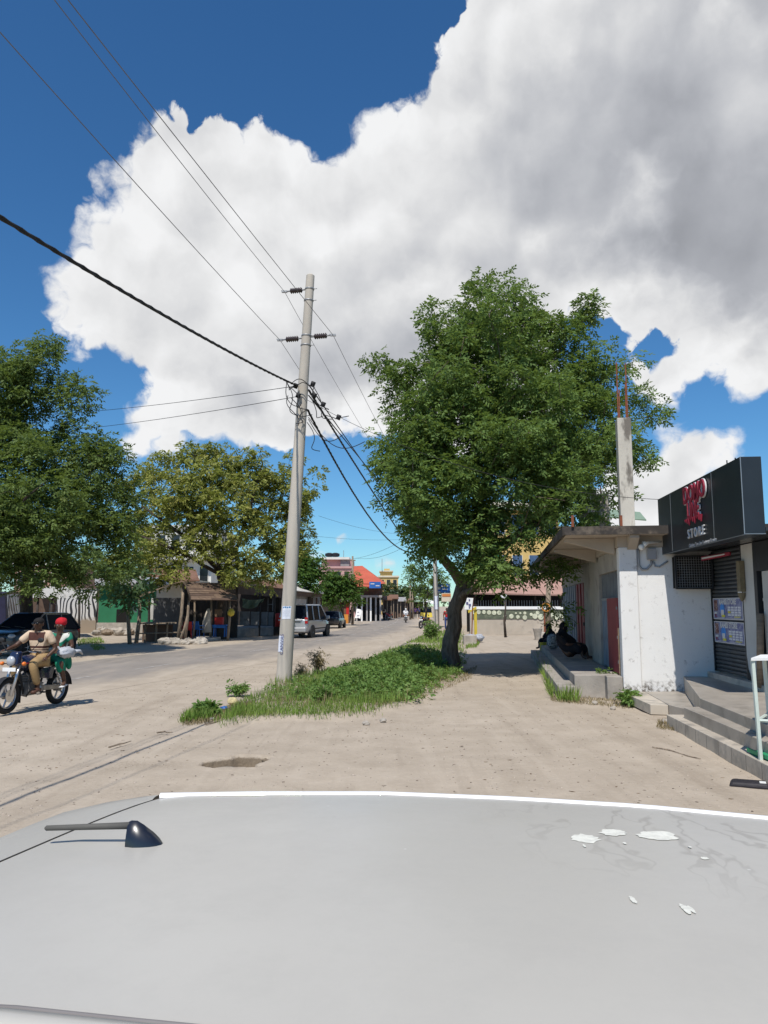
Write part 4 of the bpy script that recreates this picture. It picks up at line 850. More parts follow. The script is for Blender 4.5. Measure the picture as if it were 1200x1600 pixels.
# louvred grille box on the white wall beside the sign
gr = thing('mesh_cage', 'black mesh cage fixed high on the white wall under the signboard', 'cage', So, -R(SX))
def gp(name, mat, fn): mb = MB(); fn(mb); return mb.build(name, mat, gr)
g0, g1, gz0, gz1 = .16, .88, 2.20, 2.86; gy = -.30
gp('back_panel', 'dark_void', lambda b: b.bb(g0 + .02, g1 - .02, gy + .06, gy + .30, gz0 + .02, gz1 - .02)); gp('frame', 'black_paint', lambda b: (b.bb(g0, g1, gy, gy + .05, gz0, gz0 + .03), b.bb(g0, g1, gy, gy + .05, gz1 - .03, gz1), b.bb(g0, g0 + .03, gy + .001, gy + .049, gz0 + .031, gz1 - .031), b.bb(g1 - .03, g1, gy + .001, gy + .049, gz0 + .031, gz1 - .031)))
gp('mesh_wires', 'steel_grey', lambda b: ([b.bb(g0 + .03 + (g1 - g0 - .06) * i / 14, g0 + .036 + (g1 - g0 - .06) * i / 14, gy + .01, gy + .016, gz0 + .03, gz1 - .03) for i in range(15)], [b.bb(g0 + .03, g1 - .03, gy + .018, gy + .024, gz0 + .03 + (gz1 - gz0 - .06) * i / 12, gz0 + .036 + (gz1 - gz0 - .06) * i / 12) for i in range(13)]))
# tiled store steps
st = thing('tiled_steps', 'beige tiled steps leading up to the store front', 'steps', G(1100, 1130))
so = st.location
def stp(name, mat, pts, z0, z1, bevel=.008):
    mb = MB(so); mb.hexa([(p.x, p.y, z0) for p in pts] + [(p.x, p.y, z1) for p in pts]); return mb.build(name, mat, st, bevel=bevel)
def F2(s, t_): return FS @ Vector((s, t_, 0))
B0, B1 = G(1043, 1117, .2), G(1190, 1191, .2); dB = (B0 - B1).normalized(); Bn = B1 - dB * 3.5; Bf = B0 + dB * .05
rt = lambda q, w: q + Vector((dB.y, -dB.x, 0)) * w
b1 = stp('bottom_step', 'tile_beige', [Bn, rt(Bn, .9), rt(Bf, .9), Bf], 0, .2)
A0, A1 = G(1016, 1101, .2), G(969, 1080, .2)
stp('side_block', 'tile_beige', [A0, G(1044, 1102, .2), G(1010, 1081, .2), A1], .035, .203)
C0, C1 = G(1068, 1105, .36), G(1186, 1155, .36); dC = (C0 - C1).normalized(); Cn = C1 - dC * 3.5
stp('middle_step', 'tile_floor', [Cn, Cn + Vector((2.2, 0, 0)), C0 + Vector((1.2, .3, 0)), C0], .0, .36)
stp('landing', 'tile_floor', [G(1046, 1102, .21), C0 + Vector((.6, -.3, 0)), F2(FACE + .1, .02), G(1008, 1081, .21)], 0, .215)
D0, D1 = G(1094, 1091, .50), G(1190, 1129, .50); dD = (D0 - D1).normalized()
stp('top_step', 'tile_floor', [D1 - dD * 3.5, D1 - dD * 3.5 + Vector((2, 0, 0)), F2(FACE + .5, -.02), F2(.42, -.02), D0], .0, .5) if False else None
mb = MB(so); pts = [D1 - dD * 3.5, D1 - dD * 3.5 + Vector((1.6, 0, 0)), F2(FACE + .3, -.02), F2(.30, -.02), D0]; mb.extr([(p.x, p.y, 0) for p in pts], (0, 0, .5)); mb.build('top_step', 'tile_floor', st, bevel=.008)
mb = MB(so); mb.extr([tuple(F2(FACE - .16, -.06)), tuple(F2(FACE + .2, -.06)), tuple(F2(FACE + .2, -7)), tuple(F2(FACE - .16, -7))], (0, 0, .60)); mb.build('door_sill', 'tile_beige', st, bevel=.008)
for i in range(9):                        # tile joints on the bottom step's riser
    q = B1.lerp(B0, i / 8.); mb = MB(so); n_ = Vector((-dB.y, dB.x, 0)); mb.hexa([tuple(Vector((q.x, q.y, 0)) + n_ * a + dB * c + Vector((0, 0, z))) for z in (.02, .185) for a, c in ((.0012, -.003), (.0012, .003), (-.01, .003), (-.01, -.003))]); mb.build('tile_joint', 'concrete_dark', b1)
# pale green metal stand in front of the store
M('stand_paint', (.55, .62, .56), .5, .1, 4, .05, col2=(.3, .2, .12), mix2=(.66, .8)); M('crate_green', (.03, .30, .13), .45, .1, 3, 0); M('crate_orange', (.6, .25, .05), .5, .1, 3, 0)
f0 = G(1189, 1217); sd = thing('metal_stand', 'pale green tubular metal display stand at the right edge of the frame', 'stand', f0)
dv = Vector((.985, .17, 0)); bk = Vector((.40, .55, 0)); mb = MB(f0); L_ = [f0, f0 + dv * .9, f0 + dv * .9 + bk, f0 + bk]
for i, q in enumerate(L_):
    zb = 0 if i < 2 else .2
    tb = MB(f0); tb.box((q.x, q.y, (1.27 + zb) / 2), (.035, .035, 1.27 - zb), (0, -.025, 0)); tb.build('leg', 'stand_paint', sd)
tp = MB(f0); tp.quad_slab([L_[0] + Vector((-.05, -.04, 1.30)), L_[1] + Vector((0, -.04, 1.30)), L_[2] + Vector((0, 0, 1.30)), L_[3] + Vector((-.05, 0, 1.30))], .03); tp.build('top', 'white_paint', sd)
rl = MB(f0); rl.tube(L_[0] + Vector((0, 0, .62)), L_[1] + Vector((0, 0, .56)), .02, n=6); rl.tube(L_[3] + Vector((.1, 0, .35)), L_[2] + Vector((0, 0, .35)), .018, n=6); rl.tube(L_[0] + Vector((0, 0, .62)), L_[3] + Vector((0, 0, .62)), .018, n=6); rl.build('rail', 'stand_paint', sd)
cq = f0 + Vector((.30, .12, 0)); cr = thing('green_crate', 'green plastic crate under the metal stand with something orange inside', 'crate', cq); mb = MB()
mb.hexa([(-.20, -.16, 0), (.3, -.16, 0), (.3, .2, 0), (-.20, .2, 0), (-.24, -.2, .24), (.34, -.2, .24), (.34, .24, .24), (-.24, .24, .24)]); mb.build('tub', 'crate_green', cr, bevel=.01)
mb = MB(); mb.bb(-.26, .36, -.22, -.19, .22, .26); mb.bb(-.26, -.23, -.19, .26, .22, .26); mb.build('rim', 'crate_green', cr); mb = MB(); mb.ball((.05, 0, .24), (.14, .12, .07)); mb.build('contents', 'crate_orange', cr, smooth=True)
# black folded pouch on the ground
q = G(1170, 1228); po = thing('black_pouch', 'flat black pouch lying on the sand near the tiled steps', 'pouch', q, R(-22)); mb = MB(); mb.hexa([(-.20, -.12, .0), (.20, -.13, .0), (.19, .12, 0), (-.18, .11, 0), (-.17, -.10, .05), (.18, -.11, .055), (.17, .10, .05), (-.15, .09, .05)]); mb.build('body', M('pouch_black', (.025, .022, .026), .6, .2, 8, .2), po, bevel=.02)
mb = MB(); mb.bb(.10, .16, -.09, -.02, .0545, .062); mb.build('tag', 'lamp_white', po); mb = MB(); mb.path([(.18, -.05, .03), (.24, -.09, .02), (.26, -.02, .015), (.19, .02, .03)], .008, 5); mb.build('strap', 'pouch_black', po)
# ---------------------------------------------------------------- shops, kiosks and walls across the road
M('wall_green', (.028, .165, .078), .8, .14, 1.2, .1, col2=(.03, .15, .07), mix2=(.55, .75)); M('tin_grey', (.36, .35, .34), .55, .14, 1.5, .1, metal=.2, col2=(.26, .2, .16)); M('tin_white', (.62, .60, .56), .6, .1, 1.5, .1, col2=(.42, .35, .28))
M('tin_blue', (.30, .34, .40), .55, .14, 2, .1); M('tin_rust', (.17, .085, .052), .8, .3, 1.5, .2, col2=(.24, .15, .10)); M('board_brown', (.115, .075, .055), .85, .2, 2, .2); M('board_grey', (.25, .245, .24), .8, .14, 2, .1, col2=(.17, .16, .15))
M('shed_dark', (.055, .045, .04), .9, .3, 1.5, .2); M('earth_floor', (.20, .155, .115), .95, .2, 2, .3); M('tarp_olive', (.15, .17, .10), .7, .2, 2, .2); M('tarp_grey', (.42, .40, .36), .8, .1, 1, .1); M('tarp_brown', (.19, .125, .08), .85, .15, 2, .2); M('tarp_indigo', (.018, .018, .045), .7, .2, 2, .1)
M('wood_weathered', (.17, .115, .08), .9, .3, 3, .4); M('plastic_red', (.50, .03, .03), .4, .1, 3, 0); M('plastic_blue', (.03, .16, .50), .4, .1, 3, 0); M('plastic_yellow', (.55, .42, .05), .4, .1, 3, 0); M('stone_pale', (.38, .34, .29), .95, .25, 3, .5); M('cloth_pale', (.5, .45, .38), .9, .1, 4, .1)
M('paint_cream', (.62, .56, .44), .85, .08, 1, .1); M('paint_white_block', (.68, .66, .60), .85, .08, .6, .1); M('paint_pink', (.50, .30, .28), .85, .08, .6, .1); M('paint_yellow', (.60, .42, .16), .85, .08, .6, .1); M('roof_red', (.48, .105, .06), .7, .12, .8, .1); M('glass_dark', (.02, .022, .025), .15, .1, 2, 0, spec=.5); M('brick_pinkish', (.40, .24, .19), .85, .12, .8, .1)
M('roof_green', (.20, .28, .20), .7, .12, .8, .1); M('sign_blue', (.03, .13, .42), .5, .1, 1, 0); M('sign_orange', (.60, .22, .06), .5, .1, 1, 0)
m, t, bs, out = new_mat('zebra_mural')
co = tc(t); wv = t.n.new('ShaderNodeTexWave'); wv.wave_type = 'BANDS'; wv.bands_direction = 'X'; t.put(wv.inputs['Vector'], t.v('ADD', t.v('MULTIPLY', t.v('ADD', co, t.v('MULTIPLY', t.v('MULTIPLY', co, (0, 0, 1)), (0, 0, 0))), (1, 1, .28)), t.v('MULTIPLY', t.noise(co, .5, 1, .5, color=True), (1.8, 0, 0)))); wv.inputs['Scale'].default_value = 1.15; wv.inputs['Distortion'].default_value = 1.3; wv.inputs['Detail'].default_value = 1; wv.inputs['Detail Scale'].default_value = .8
c = t.mix(t.ss(wv.outputs['Fac'], .30, .38), (.03, .03, .035), (.62, .60, .57)); sx = t.n.new('ShaderNodeSeparateXYZ'); t.put(sx.inputs[0], co)
c = t.mix(t.ss(t.m('ADD', sx.outputs[2], t.mr(t.noise(co, 2, 4, .7), .2, .8, -.5, .5)), 1.15, .7), c, (.30, .24, .18)); t.put(bs.inputs['Base Color'], c); bs.inputs['Roughness'].default_value = .9; bump(t, bs, t.noise(co, 12, 4, .6), .3)
def bxp(px0, px1, py0, py1, Y, depth, b, ground=False):      # box seen between measured columns and rows, standing at distance Y
    a, c = P(px0, py1, Y), P(px1, py0, Y); b.bb(a.x, c.x, Y, Y + depth, 0 if ground else a.z, c.z); return b
def simple(name, label, cat, fn, mat, group=None, o=None, bevel=0, smooth=False):
    mb = MB(o if o is not None else (0, 0, 0)); fn(mb); return tag(mb.build(name, mat, None, bevel=bevel, smooth=smooth), label, cat, group)
def at0(px, Y): q = P(px, 947, Y); q.z = 0; return q
class Bld:                                # thing whose parts are written in world coordinates
    def __init__(s, name, label, cat, o, group=None): s.o = Vector(o); s.r = thing(name, label, cat, o, group=group)
    def p(s, name, mat, fn, par=None, bevel=0, smooth=False): mb = MB(s.o); fn(mb); return mb.build(name, mat, par or s.r, bevel=bevel, smooth=smooth)
# zebra mural wall and green wall
zw = Bld('mural_wall', 'wall painted with black and white zebra stripes behind the parked car', 'wall', at0(120, 53)); zw.p('wall', 'zebra_mural', lambda b: (bxp(86, 152, 921, 987, 53, .25, b, True))); zw.p('coping', 'stone_pale', lambda b: bxp(85, 153, 919.5, 921.4, 52.95, .35, b))
gw = Bld('green_shop', 'green painted shop wall between the zebra mural and the kiosk', 'shop', at0(195, 52)); gw.p('wall', 'wall_green', lambda b: bxp(152, 243, 912, 990, 52, .3, b, True)); gw.p('plinth', 'stone_pale', lambda b: bxp(150, 244, 973, 990, 51.7, .28, b, True)); gw.p('roof', 'tin_grey', lambda b: b.quad_slab([P(148, 914, 51.4), P(246, 913, 51.4), P(246, 904, 56), P(148, 904, 56)], .06)); gw.p('doorway', 'dark_void', lambda b: bxp(181, 204, 952, 980, 51.98, .05, b)); gw.p('pale_flap', 'tarp_grey', lambda b: b.quad_slab([P(233, 968, 51.5), P(240, 968, 51.6), P(240, 936, 51.8), P(237, 934, 51.8)], .02))
hp = thing('rubble_heap', 'heap of logs and stones below the green wall', 'rubble', at0(178, 49)); rr = random.Random(2)
for i in range(30):
    q = at0(150 + 60 * rr.random(), 48.5 + 2 * rr.random()); mb = MB(hp.location); mb.ball((q.x, q.y, .10 + .22 * rr.random()), (.18 + .22 * rr.random(), .2, .12 + .14 * rr.random()), 8, 5, .35); mb.build('stone', 'stone_pale' if i % 3 else 'stick_wood', hp)
# sheds on the far left
ls = Bld('awning_shed', 'shed with grey sheet awning and metal lattice behind the black car', 'shed', at0(70, 47))
ls.p('awning', 'tarp_grey', lambda b: b.sheet([[P(x, 934 + 2.0 * math.sin(x * .5), 45) for x in range(44, 134, 6)], [P(lerp(52, 122, (x - 44) / 84), 927 + .8 * math.sin(x), 47) for x in range(44, 134, 6)], [P(lerp(60, 112, (x - 44) / 84), 917, 50) for x in range(44, 134, 6)]]))
ls.p('back_wall', 'board_brown', lambda b: bxp(34, 88, 928, 990, 50.2, .2, b, True)); ls.p('side_wall', 'shed_dark', lambda b: bxp(-40, 34, 925, 990, 51, .2, b, True))
for x in (36, 58, 80, 126): ls.p('post', 'shed_dark', lambda b: b.path([at0(x, 45.3), P(x + (2 if x < 100 else -2), 931, 45.3)], .07, 7), smooth=True)
lat = ls.p('lattice_gate', 'steel_grey', lambda b: (bxp(10, 11, 928, 985, 46, .04, b), bxp(33, 34.3, 928, 985, 46, .04, b), bxp(10, 34, 929, 930, 46.05, .03, b)))
for i in range(6): ls.p('lattice_bar', 'steel_grey', lambda b: (b.tube(P(12 + 4 * i, 985, 46.1), P(max(12, -8 + 4 * i + 14), 930, 46.1), .025, n=5)), lat); ls.p('lattice_bar', 'steel_grey', lambda b: (b.tube(P(12 + 4 * i, 930, 46.14), P(min(33, 24 + 4 * i), 985, 46.14), .025, n=5)), lat)
lat2 = ls.p('lattice_gate', 'steel_grey', lambda b: (bxp(77, 78, 930, 975, 46, .04, b), bxp(87, 88, 930, 975, 46, .04, b)))
for i in range(4): ls.p('lattice_bar', 'steel_grey', lambda b: b.tube(P(78, 935 + 10 * i, 46.1), P(87, 945 + 10 * i - 20 * (i % 2), 46.1), .025, n=5), lat2)
simple('tarpaulin_stall', 'dark indigo tarpaulin stall at the left edge behind the car', 'stall', lambda b: (b.hexa([tuple(P(-60, 990, 41).xy) + (0,), tuple(P(12, 990, 41).xy) + (0,), tuple(P(14, 990, 44).xy) + (0,), tuple(P(-60, 990, 44).xy) + (0,), P(-60, 918, 41), P(8, 927, 41), P(11, 925, 44), P(-60, 918, 44)])), 'tarp_indigo', bevel=.05)
# kiosk with plank roof
kx = Bld('plank_kiosk', 'rickety roadside kiosk with plank roof and crooked wooden posts', 'kiosk', at0(285, 39))
def kpost(px, py1, px2, py2, Y, r=.085, Y2=None):
    a = at0(px, Y); c = P(px2, py2, Y2 or Y); m_ = a.lerp(c, .5) + Vector((.05, 0, 0)); kx.p('post', 'stick_wood', lambda b: b.path([a, m_, c], [r, r * .9, r * .75], 8), smooth=True)
kpost(215, 1005, 219, 934, 38.8, .11); kpost(279, 1006, 287, 912, 38.2, .09); kpost(290, 1000, 295, 930, 38.6, .08); kpost(357, 1000, 359, 936, 41.8, .08); kpost(281, 1004, 293, 962, 38.1, .07); kpost(232, 1000, 233, 930, 42.5, .08); kpost(303, 1000, 304, 936, 41.5, .06); kpost(330, 995, 330, 936, 43.0, .07)
kx.p('roof_sheet', 'tarp_brown', lambda b: b.sheet([[P(lerp(216, 281, f), lerp(935, 909, f ** .9) + 1.0 * math.sin(f * 7), 37.9) for f in np.linspace(0, 1, 9)], [P(lerp(218, 286, f), lerp(931, 907, f ** .9), 40) for f in np.linspace(0, 1, 9)], [P(lerp(222, 290, f), lerp(927, 906, f), 43) for f in np.linspace(0, 1, 9)]]))
kx.p('ridge_flap', 'tarp_brown', lambda b: b.sheet([[P(281, 908, 37.8), P(286, 910, 37.85), P(291, 918, 37.9), P(295, 930, 38.0), P(297, 940, 38.0)], [P(284, 907, 38.6), P(289, 909, 38.6), P(293, 917, 38.6), P(297, 928, 38.6), P(299, 937, 38.6)]]))
nP = 9
for i in range(nP):                       # roof planks, each its own board
    f0, f1 = i / nP, (i + .86) / nP
    tl, bl = P(289, 910, 40.2), P(298, 937.5, 38.4); tr_, br_ = P(366, 912, 43.2), P(371, 938.5, 41.2)
    j = .01 * math.sin(i * 5.1); a0, a1 = tl.lerp(bl, f0), tl.lerp(bl, f1); c0, c1 = tr_.lerp(br_, f0), tr_.lerp(br_, f1)
    up = Vector((0, -.02, .02 + j))
    for k in range(2):
        u0, u1 = (0, .46 + .05 * math.sin(i * 2.3)) if k == 0 else (.465 + .05 * math.sin(i * 2.3), 1.0)
        kx.p('roof_plank', 'wood_weathered' if (i + k) % 3 else 'board_brown', lambda b: b.quad_slab([a1.lerp(c1, u0) + up, a1.lerp(c1, u1) + up, a0.lerp(c0, u1) + up * (1 + .5 * k), a0.lerp(c0, u0) + up], .05))
kx.p('rafters', 'shed_dark', lambda b: [b.tube(P(px, 911 + (px - 289) * .02, 40.3 + (px - 289) * .038) - Vector((0, 0, .1)), P(px + 8, 937, 38.7 + (px - 289) * .038) - Vector((0, 0, .1)), .04, n=5) for px in (292, 315, 340, 362)])
kx.p('back_wall', M('board_shaded', (.10, .10, .105), .8, .2, 2, .1), lambda b: bxp(238, 285, 934, 995, 44, .15, b, True)); kx.p('inner_wall', 'shed_dark', lambda b: bxp(284, 372, 914, 1000, 45.2, .15, b, True))  # back wall boards darkened in colour to stand for shade under the roof
ct = kx.p('counter', 'stick_wood', lambda b: b.quad_slab([P(216, 973.5, 38.9), P(276, 972.5, 38.6), P(272, 971, 40.4), P(222, 972, 40.4)], .06))
for px in (228, 245, 262): kx.p('counter_leg', 'stick_wood', lambda b: b.path([at0(px, 39.2), P(px, 973, 39.2)], .05, 6), ct)
kx.p('rail', 'stick_wood', lambda b: b.path([P(216, 990, 38.9), P(285, 988, 38.6)], .035, 6)); kx.p('low_panel', 'board_brown', lambda b: bxp(222, 270, 976, 1000, 40.4, .06, b, True))
kx.p('floor_slab', 'stone_pale', lambda b: b.hexa([tuple(q) for q in (Vector((G(296, 1003).x, 38.0, 0)), Vector((G(362, 997).x, 42.0, 0)), Vector((G(362, 997).x - .6, 44.6, 0)), Vector((G(296, 1003).x - .6, 44.6, 0)))] + [tuple(q + Vector((0, 0, .16))) for q in (Vector((G(296, 1003).x, 38.0, 0)), Vector((G(362, 997).x, 42.0, 0)), Vector((G(362, 997).x - .6, 44.6, 0)), Vector((G(296, 1003).x - .6, 44.6, 0)))]), bevel=.03)
rk = thing('rock_pile', 'pile of broken pale rocks at the foot of the kiosk posts', 'rocks', at0(285, 37.7)); rr = random.Random(5)
for i in range(22):
    q = at0(258 + 60 * rr.random(), 37.3 + .8 * rr.random()); s = .10 + .18 * rr.random(); mb = MB(rk.location); mb.ball((q.x, q.y, s * .5), (s * 1.3, s, s * .8), 7, 5, .45); mb.build('rock', 'stone_pale', rk)
def chair(px, Y, mat, label, rz=0, s=1.0):
    r = thing('plastic_chair', label, 'chair', at0(px, Y) + Vector((0, 0, .16)), rz)
    for (x, y) in ((-.2, -.2), (.2, -.2), (-.2, .2), (.2, .2)): mb = MB(); mb.tube((x * 1.15, y * 1.15, 0), (x, y, .43), .025, n=6); mb.build('leg', mat, r)
    mb = MB(); mb.bb(-.23, .23, -.23, .23, .42, .46); mb.build('seat', mat, r, bevel=.02); mb = MB(); mb.hexa([(-.23, .2, .46), (.23, .2, .46), (.23, .23, .46), (-.23, .23, .46), (-.21, .29, .88), (.21, .29, .88), (.21, .32, .88), (-.21, .32, .88)]); mb.build('backrest', mat, r, bevel=.015)
    for sg in (-1, 1): mb = MB(); mb.path([(sg * .24, .24, .64), (sg * .26, -.05, .66), (sg * .24, -.2, .62), (sg * .23, -.2, .45)], .022, 6); mb.build('armrest', mat, r)
    return r
chair(293.5, 41.2, 'plastic_red', 'red plastic chair behind the middle kiosk posts', R(200)); chair(311, 41.9, 'plastic_blue', 'blue plastic chair in the dark of the kiosk beside the red one', R(160))
tb = thing('blue_table', 'blue plastic table at the right end of the kiosk', 'table', at0(345, 42.9) + Vector((0, 0, .16)))
for (x, y) in ((-.3, -.25), (.3, -.25), (-.3, .25), (.3, .25)): mb = MB(); mb.tube((x, y, 0), (x, y, .62), .035, n=6); mb.build('leg', 'plastic_blue', tb)
mb = MB(); mb.bb(-.4, .4, -.35, .35, .62, .67); mb.build('table_top', 'plastic_blue', tb, bevel=.015); mb = MB(); mb.bb(-.37, .37, -.33, -.31, .5, .62); mb.build('apron', 'plastic_blue', tb)
bx = thing('red_box', 'red box with a cardboard sheet standing on the blue table', 'box', tb.location + Vector((-.05, .05, .67))); mb = MB(); mb.bb(-.25, .2, -.15, .2, 0, .42); mb.build('box', 'plastic_red', bx, bevel=.01); mb = MB(); mb.bb(-.3, .1, .02, .05, .42, .86); mb.build('cardboard', 'tarp_brown', bx)
simple('yellow_bag', 'small yellow bag hanging on the kiosk post', 'bag', lambda b: b.ball(P(361, 957, 41.6), (.2, .12, .22), 10, 7, .15), 'plastic_yellow', smooth=True)
simple('pale_cloth', 'pale cloth bundle inside the dark kiosk', 'cloth', lambda b: b.path([P(323, 988, 42.2), P(323, 972, 42.2), P(325, 958, 42.2), P(326, 951, 42.2)], [.28, .22, .14, .05], 8), 'cloth_pale', smooth=True)
simple('white_rag', 'white rag hung on the sapling before the green wall', 'rag', lambda b: b.path([P(209, 946, 37.4), P(211, 951, 37.3), P(212, 957, 37.3)], [.05, .16, .03], 7, flat=.4), 'white_paint')
# plank-front shops right of the kiosk
sh1 = Bld('plank_shop', 'dark open fronted shop with brown fascia board and hanging tarp', 'shop', at0(402, 48))
sh1.p('fascia', 'board_brown', lambda b: b.quad_slab([P(366, 927, 45), P(441, 934, 51), P(441, 920, 51), P(366, 912, 45)], .06)); sh1.p('roof', 'tin_rust', lambda b: b.quad_slab([P(364, 912, 44.8), P(444, 919.5, 51), P(440, 908, 57), P(366, 903, 52)], .05))
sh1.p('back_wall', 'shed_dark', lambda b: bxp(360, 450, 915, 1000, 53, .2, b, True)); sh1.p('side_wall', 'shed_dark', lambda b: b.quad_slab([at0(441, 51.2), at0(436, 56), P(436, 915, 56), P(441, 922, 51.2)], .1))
for i, (x0, x1, Y) in enumerate(((365, 373, 46), (374, 390, 46.6), (391.5, 405, 47.2), (408, 418, 48.2), (419, 427, 48.8))): sh1.p('counter_panel', 'board_grey', lambda b: bxp(x0, x1, 955 + .4 * i, 977, Y, .07, b))
sh1.p('plinth', 'stone_pale', lambda b: b.hexa([tuple(at0(364, 45.6)), tuple(at0(430, 48.8)), tuple(at0(430, 52)), tuple(at0(364, 52))] + [tuple(at0(364, 45.6) + Vector((0, 0, .55))), tuple(at0(430, 48.8) + Vector((0, 0, .55))), tuple(at0(430, 52) + Vector((0, 0, .55))), tuple(at0(364, 52) + Vector((0, 0, .55)))]), bevel=.04)
for px, Y in ((406, 47.6), (429, 49.3), (440, 51)): sh1.p('post', 'shed_dark', lambda b: b.path([at0(px, Y), P(px, 928, Y)], .07, 6))
win = sh1.p('window_frame', 'board_grey', lambda b: (bxp(418, 419.2, 934, 955, 50, .05, b), bxp(425.5, 426.7, 934, 955, 50, .05, b), bxp(418, 426.7, 943.8, 944.8, 50.01, .04, b)))
def tarp_pts(c, n=9):
    rows = []
    for j in range(5):
        v = j / 4; rows.append([P(lerp(378, 413, u) + 1.5 * math.sin(u * 9 + v * 3), lerp(935 + 8 * math.sin(math.pi * u) * .3, 951 - 10 * (1 - math.sin(math.pi * (u * .8 + .25))) , v), 46.2 + .25 * math.sin(u * 14 + v * 4) + (402 - 378) * 0 + u * 1.6) for u in np.linspace(0, 1, 14)])
    return rows
simple('hanging_tarp', 'olive tarpaulin sagging under the fascia of the dark shop', 'tarp', lambda b: b.sheet(tarp_pts(0)), 'tarp_olive', smooth=True)
rp = thing('red_bundle', 'red plastic drum beside the concrete pole in the dark shop front', 'drum', at0(436, 49)); mb = MB(); mb.lathe([(.2, .55), (.24, .6), (.24, 1.0), (.25, 1.04), (.24, 1.1), (.24, 1.35), (.16, 1.42)], n=14); mb.build('drum', 'plastic_red', rp, smooth='auto'); mb = MB(); mb.bb(-.3, .3, -.3, .3, 0, .55); mb.build('stand', 'shed_dark', rp)
sh2 = Bld('pale_roof_shop', 'shop with pale tin roof beyond the van', 'shop', at0(465, 58))
sh2.p('roof', 'tin_white', lambda b: b.quad_slab([P(430, 919, 53), P(506, 927, 64), P(500, 918, 70), P(428, 903, 60)], .06)); sh2.p('fascia', 'board_brown', lambda b: b.quad_slab([P(432, 930, 53.5), P(503, 933, 64), P(503, 927.5, 64), P(432, 920, 53.5)], .06))
sh2.p('wall', 'board_grey', lambda b: b.quad_slab([at0(440, 56), at0(500, 65.5), P(500, 930, 65.5), P(440, 922, 56)], .15)); sh2.p('hanging_sheet', 'tin_grey', lambda b: b.quad_slab([P(460, 944, 55.5), P(478, 943, 57), P(479, 937, 57), P(462, 936, 55.5)], .04)); sh2.p('flap', 'tarp_grey', lambda b: b.quad_slab([P(432, 938, 53), P(440, 944, 53.2), P(446, 934, 54.4), P(432, 928, 53.3)], .03))
for px, Y in ((486, 63), (493, 64), (500, 65)): sh2.p('door_post', 'board_brown', lambda b: bxp(px, px + 3, 934, 975, Y, .1, b, True))
# buildings behind
def block(name, label, px0, px1, ytop, Y, depth, wall, floors, cols, wmat='glass_dark', parapet='paint_white_block', z0=0.0, balc=False, group=None, rot=None):
    B = Bld(name, label, 'building', at0((px0 + px1) / 2, Y)); a, c = P(px0, 947, Y), P(px1, ytop, Y); B.p('wall', wall, lambda b: b.bb(a.x, c.x, Y, Y + depth, 0, c.z)); W = c.x - a.x; H = c.z
    fh = H / floors
    for i in range(floors):
        for j in range(cols):
            x0 = a.x + W * (j + .22) / cols; x1 = a.x + W * (j + .78) / cols; zz = fh * i + fh * .32; w_ = B.p('window', wmat, lambda b: b.bb(x0, x1, Y - .02, Y + .1, zz, zz + fh * .48)); B.p('window_frame', parapet, lambda b: (b.bb(x0 - .06, x0, Y - .05, Y - .0, zz, zz + fh * .48), b.bb(x1, x1 + .06, Y - .05, Y, zz, zz + fh * .48), b.bb(x0 - .06, x1 + .06, Y - .08, Y - .0, zz - .08, zz - .002)), w_)
        if balc: bl = B.p('balcony', parapet, lambda b: (b.bb(a.x - .3, c.x + .3, Y - 1.0, Y - .002, fh * i + .02, fh * i + .18), b.bb(a.x - .3, c.x + .3, Y - 1.0, Y - .9, fh * i + .182, fh * i + .9 if i else fh * i + .3)))
    B.p('parapet', parapet, lambda b: (b.bb(a.x - .25, c.x + .25, Y - .25, Y + depth + .2, H, H + .35))); return B, a, c
block('apartment_block', 'white balconied apartment block glimpsed through the olive tree', 214, 332, 826, 76, 12, 'paint_white_block', 3, 5, balc=True)
block('pinkish_house', 'reddish brown house behind the dark tree', 20, 128, 884, 66, 8, 'brick_pinkish', 2, 4)
tr1 = Bld('terracotta_roof_house', 'low house with rusty terracotta tin roof under the olive tree', 'house', at0(280, 60)); tr1.p('wall', 'paint_cream', lambda b: bxp(232, 306, 906, 990, 60, 5, b, True)); tr1.p('roof', 'tin_rust', lambda b: b.quad_slab([P(228, 906, 58), P(312, 907, 58), P(306, 890, 63), P(236, 888, 63)], .08))
simple('blue_tin_roof', 'small blue grey tin roof above the kiosk sheet', 'roof', lambda b: b.quad_slab([P(222, 914, 45), P(264, 912, 45), P(258, 903, 48), P(228, 902, 48)], .06), 'tin_blue')
M('bag_grey', (.36, .37, .40), .6, .3, 9, .3); M('pane_blue', (.06, .10, .19), .2, .2, 2, 0, spec=.5)
B, a, c = block('pink_block', 'pink multi storey block with black water tanks on its roof', 498, 560, 888, 130, 14, 'paint_pink', 3, 5, parapet='paint_pink')
B.p('penthouse', 'paint_pink', lambda b: bxp(502, 551, 874, 888, 133, 8, b)); B.p('roof_slab', 'paint_white_block', lambda b: bxp(500, 546, 870.5, 874, 132, 10, b)); B.p('stair_tower', 'board_grey', lambda b: bxp(532, 546, 871, 886, 132.5, 3, b))
for x0, x1 in ((511, 518), (520, 528)): B.p('water_tank', 'black_paint', lambda b: b.lathe([(.5, 0), (.75, .1), (.75, .55), (.3, .7)], P((x0 + x1) / 2, 870, 133) , 14, 'Z'))
B.p('antenna', 'steel_grey', lambda b: b.tube(P(537, 872, 133), P(537, 860, 133), .05, n=5))
rs = Bld('red_roof_shop', 'two storey shop with red hipped roof and white columns', 'shop', at0(575, 95))
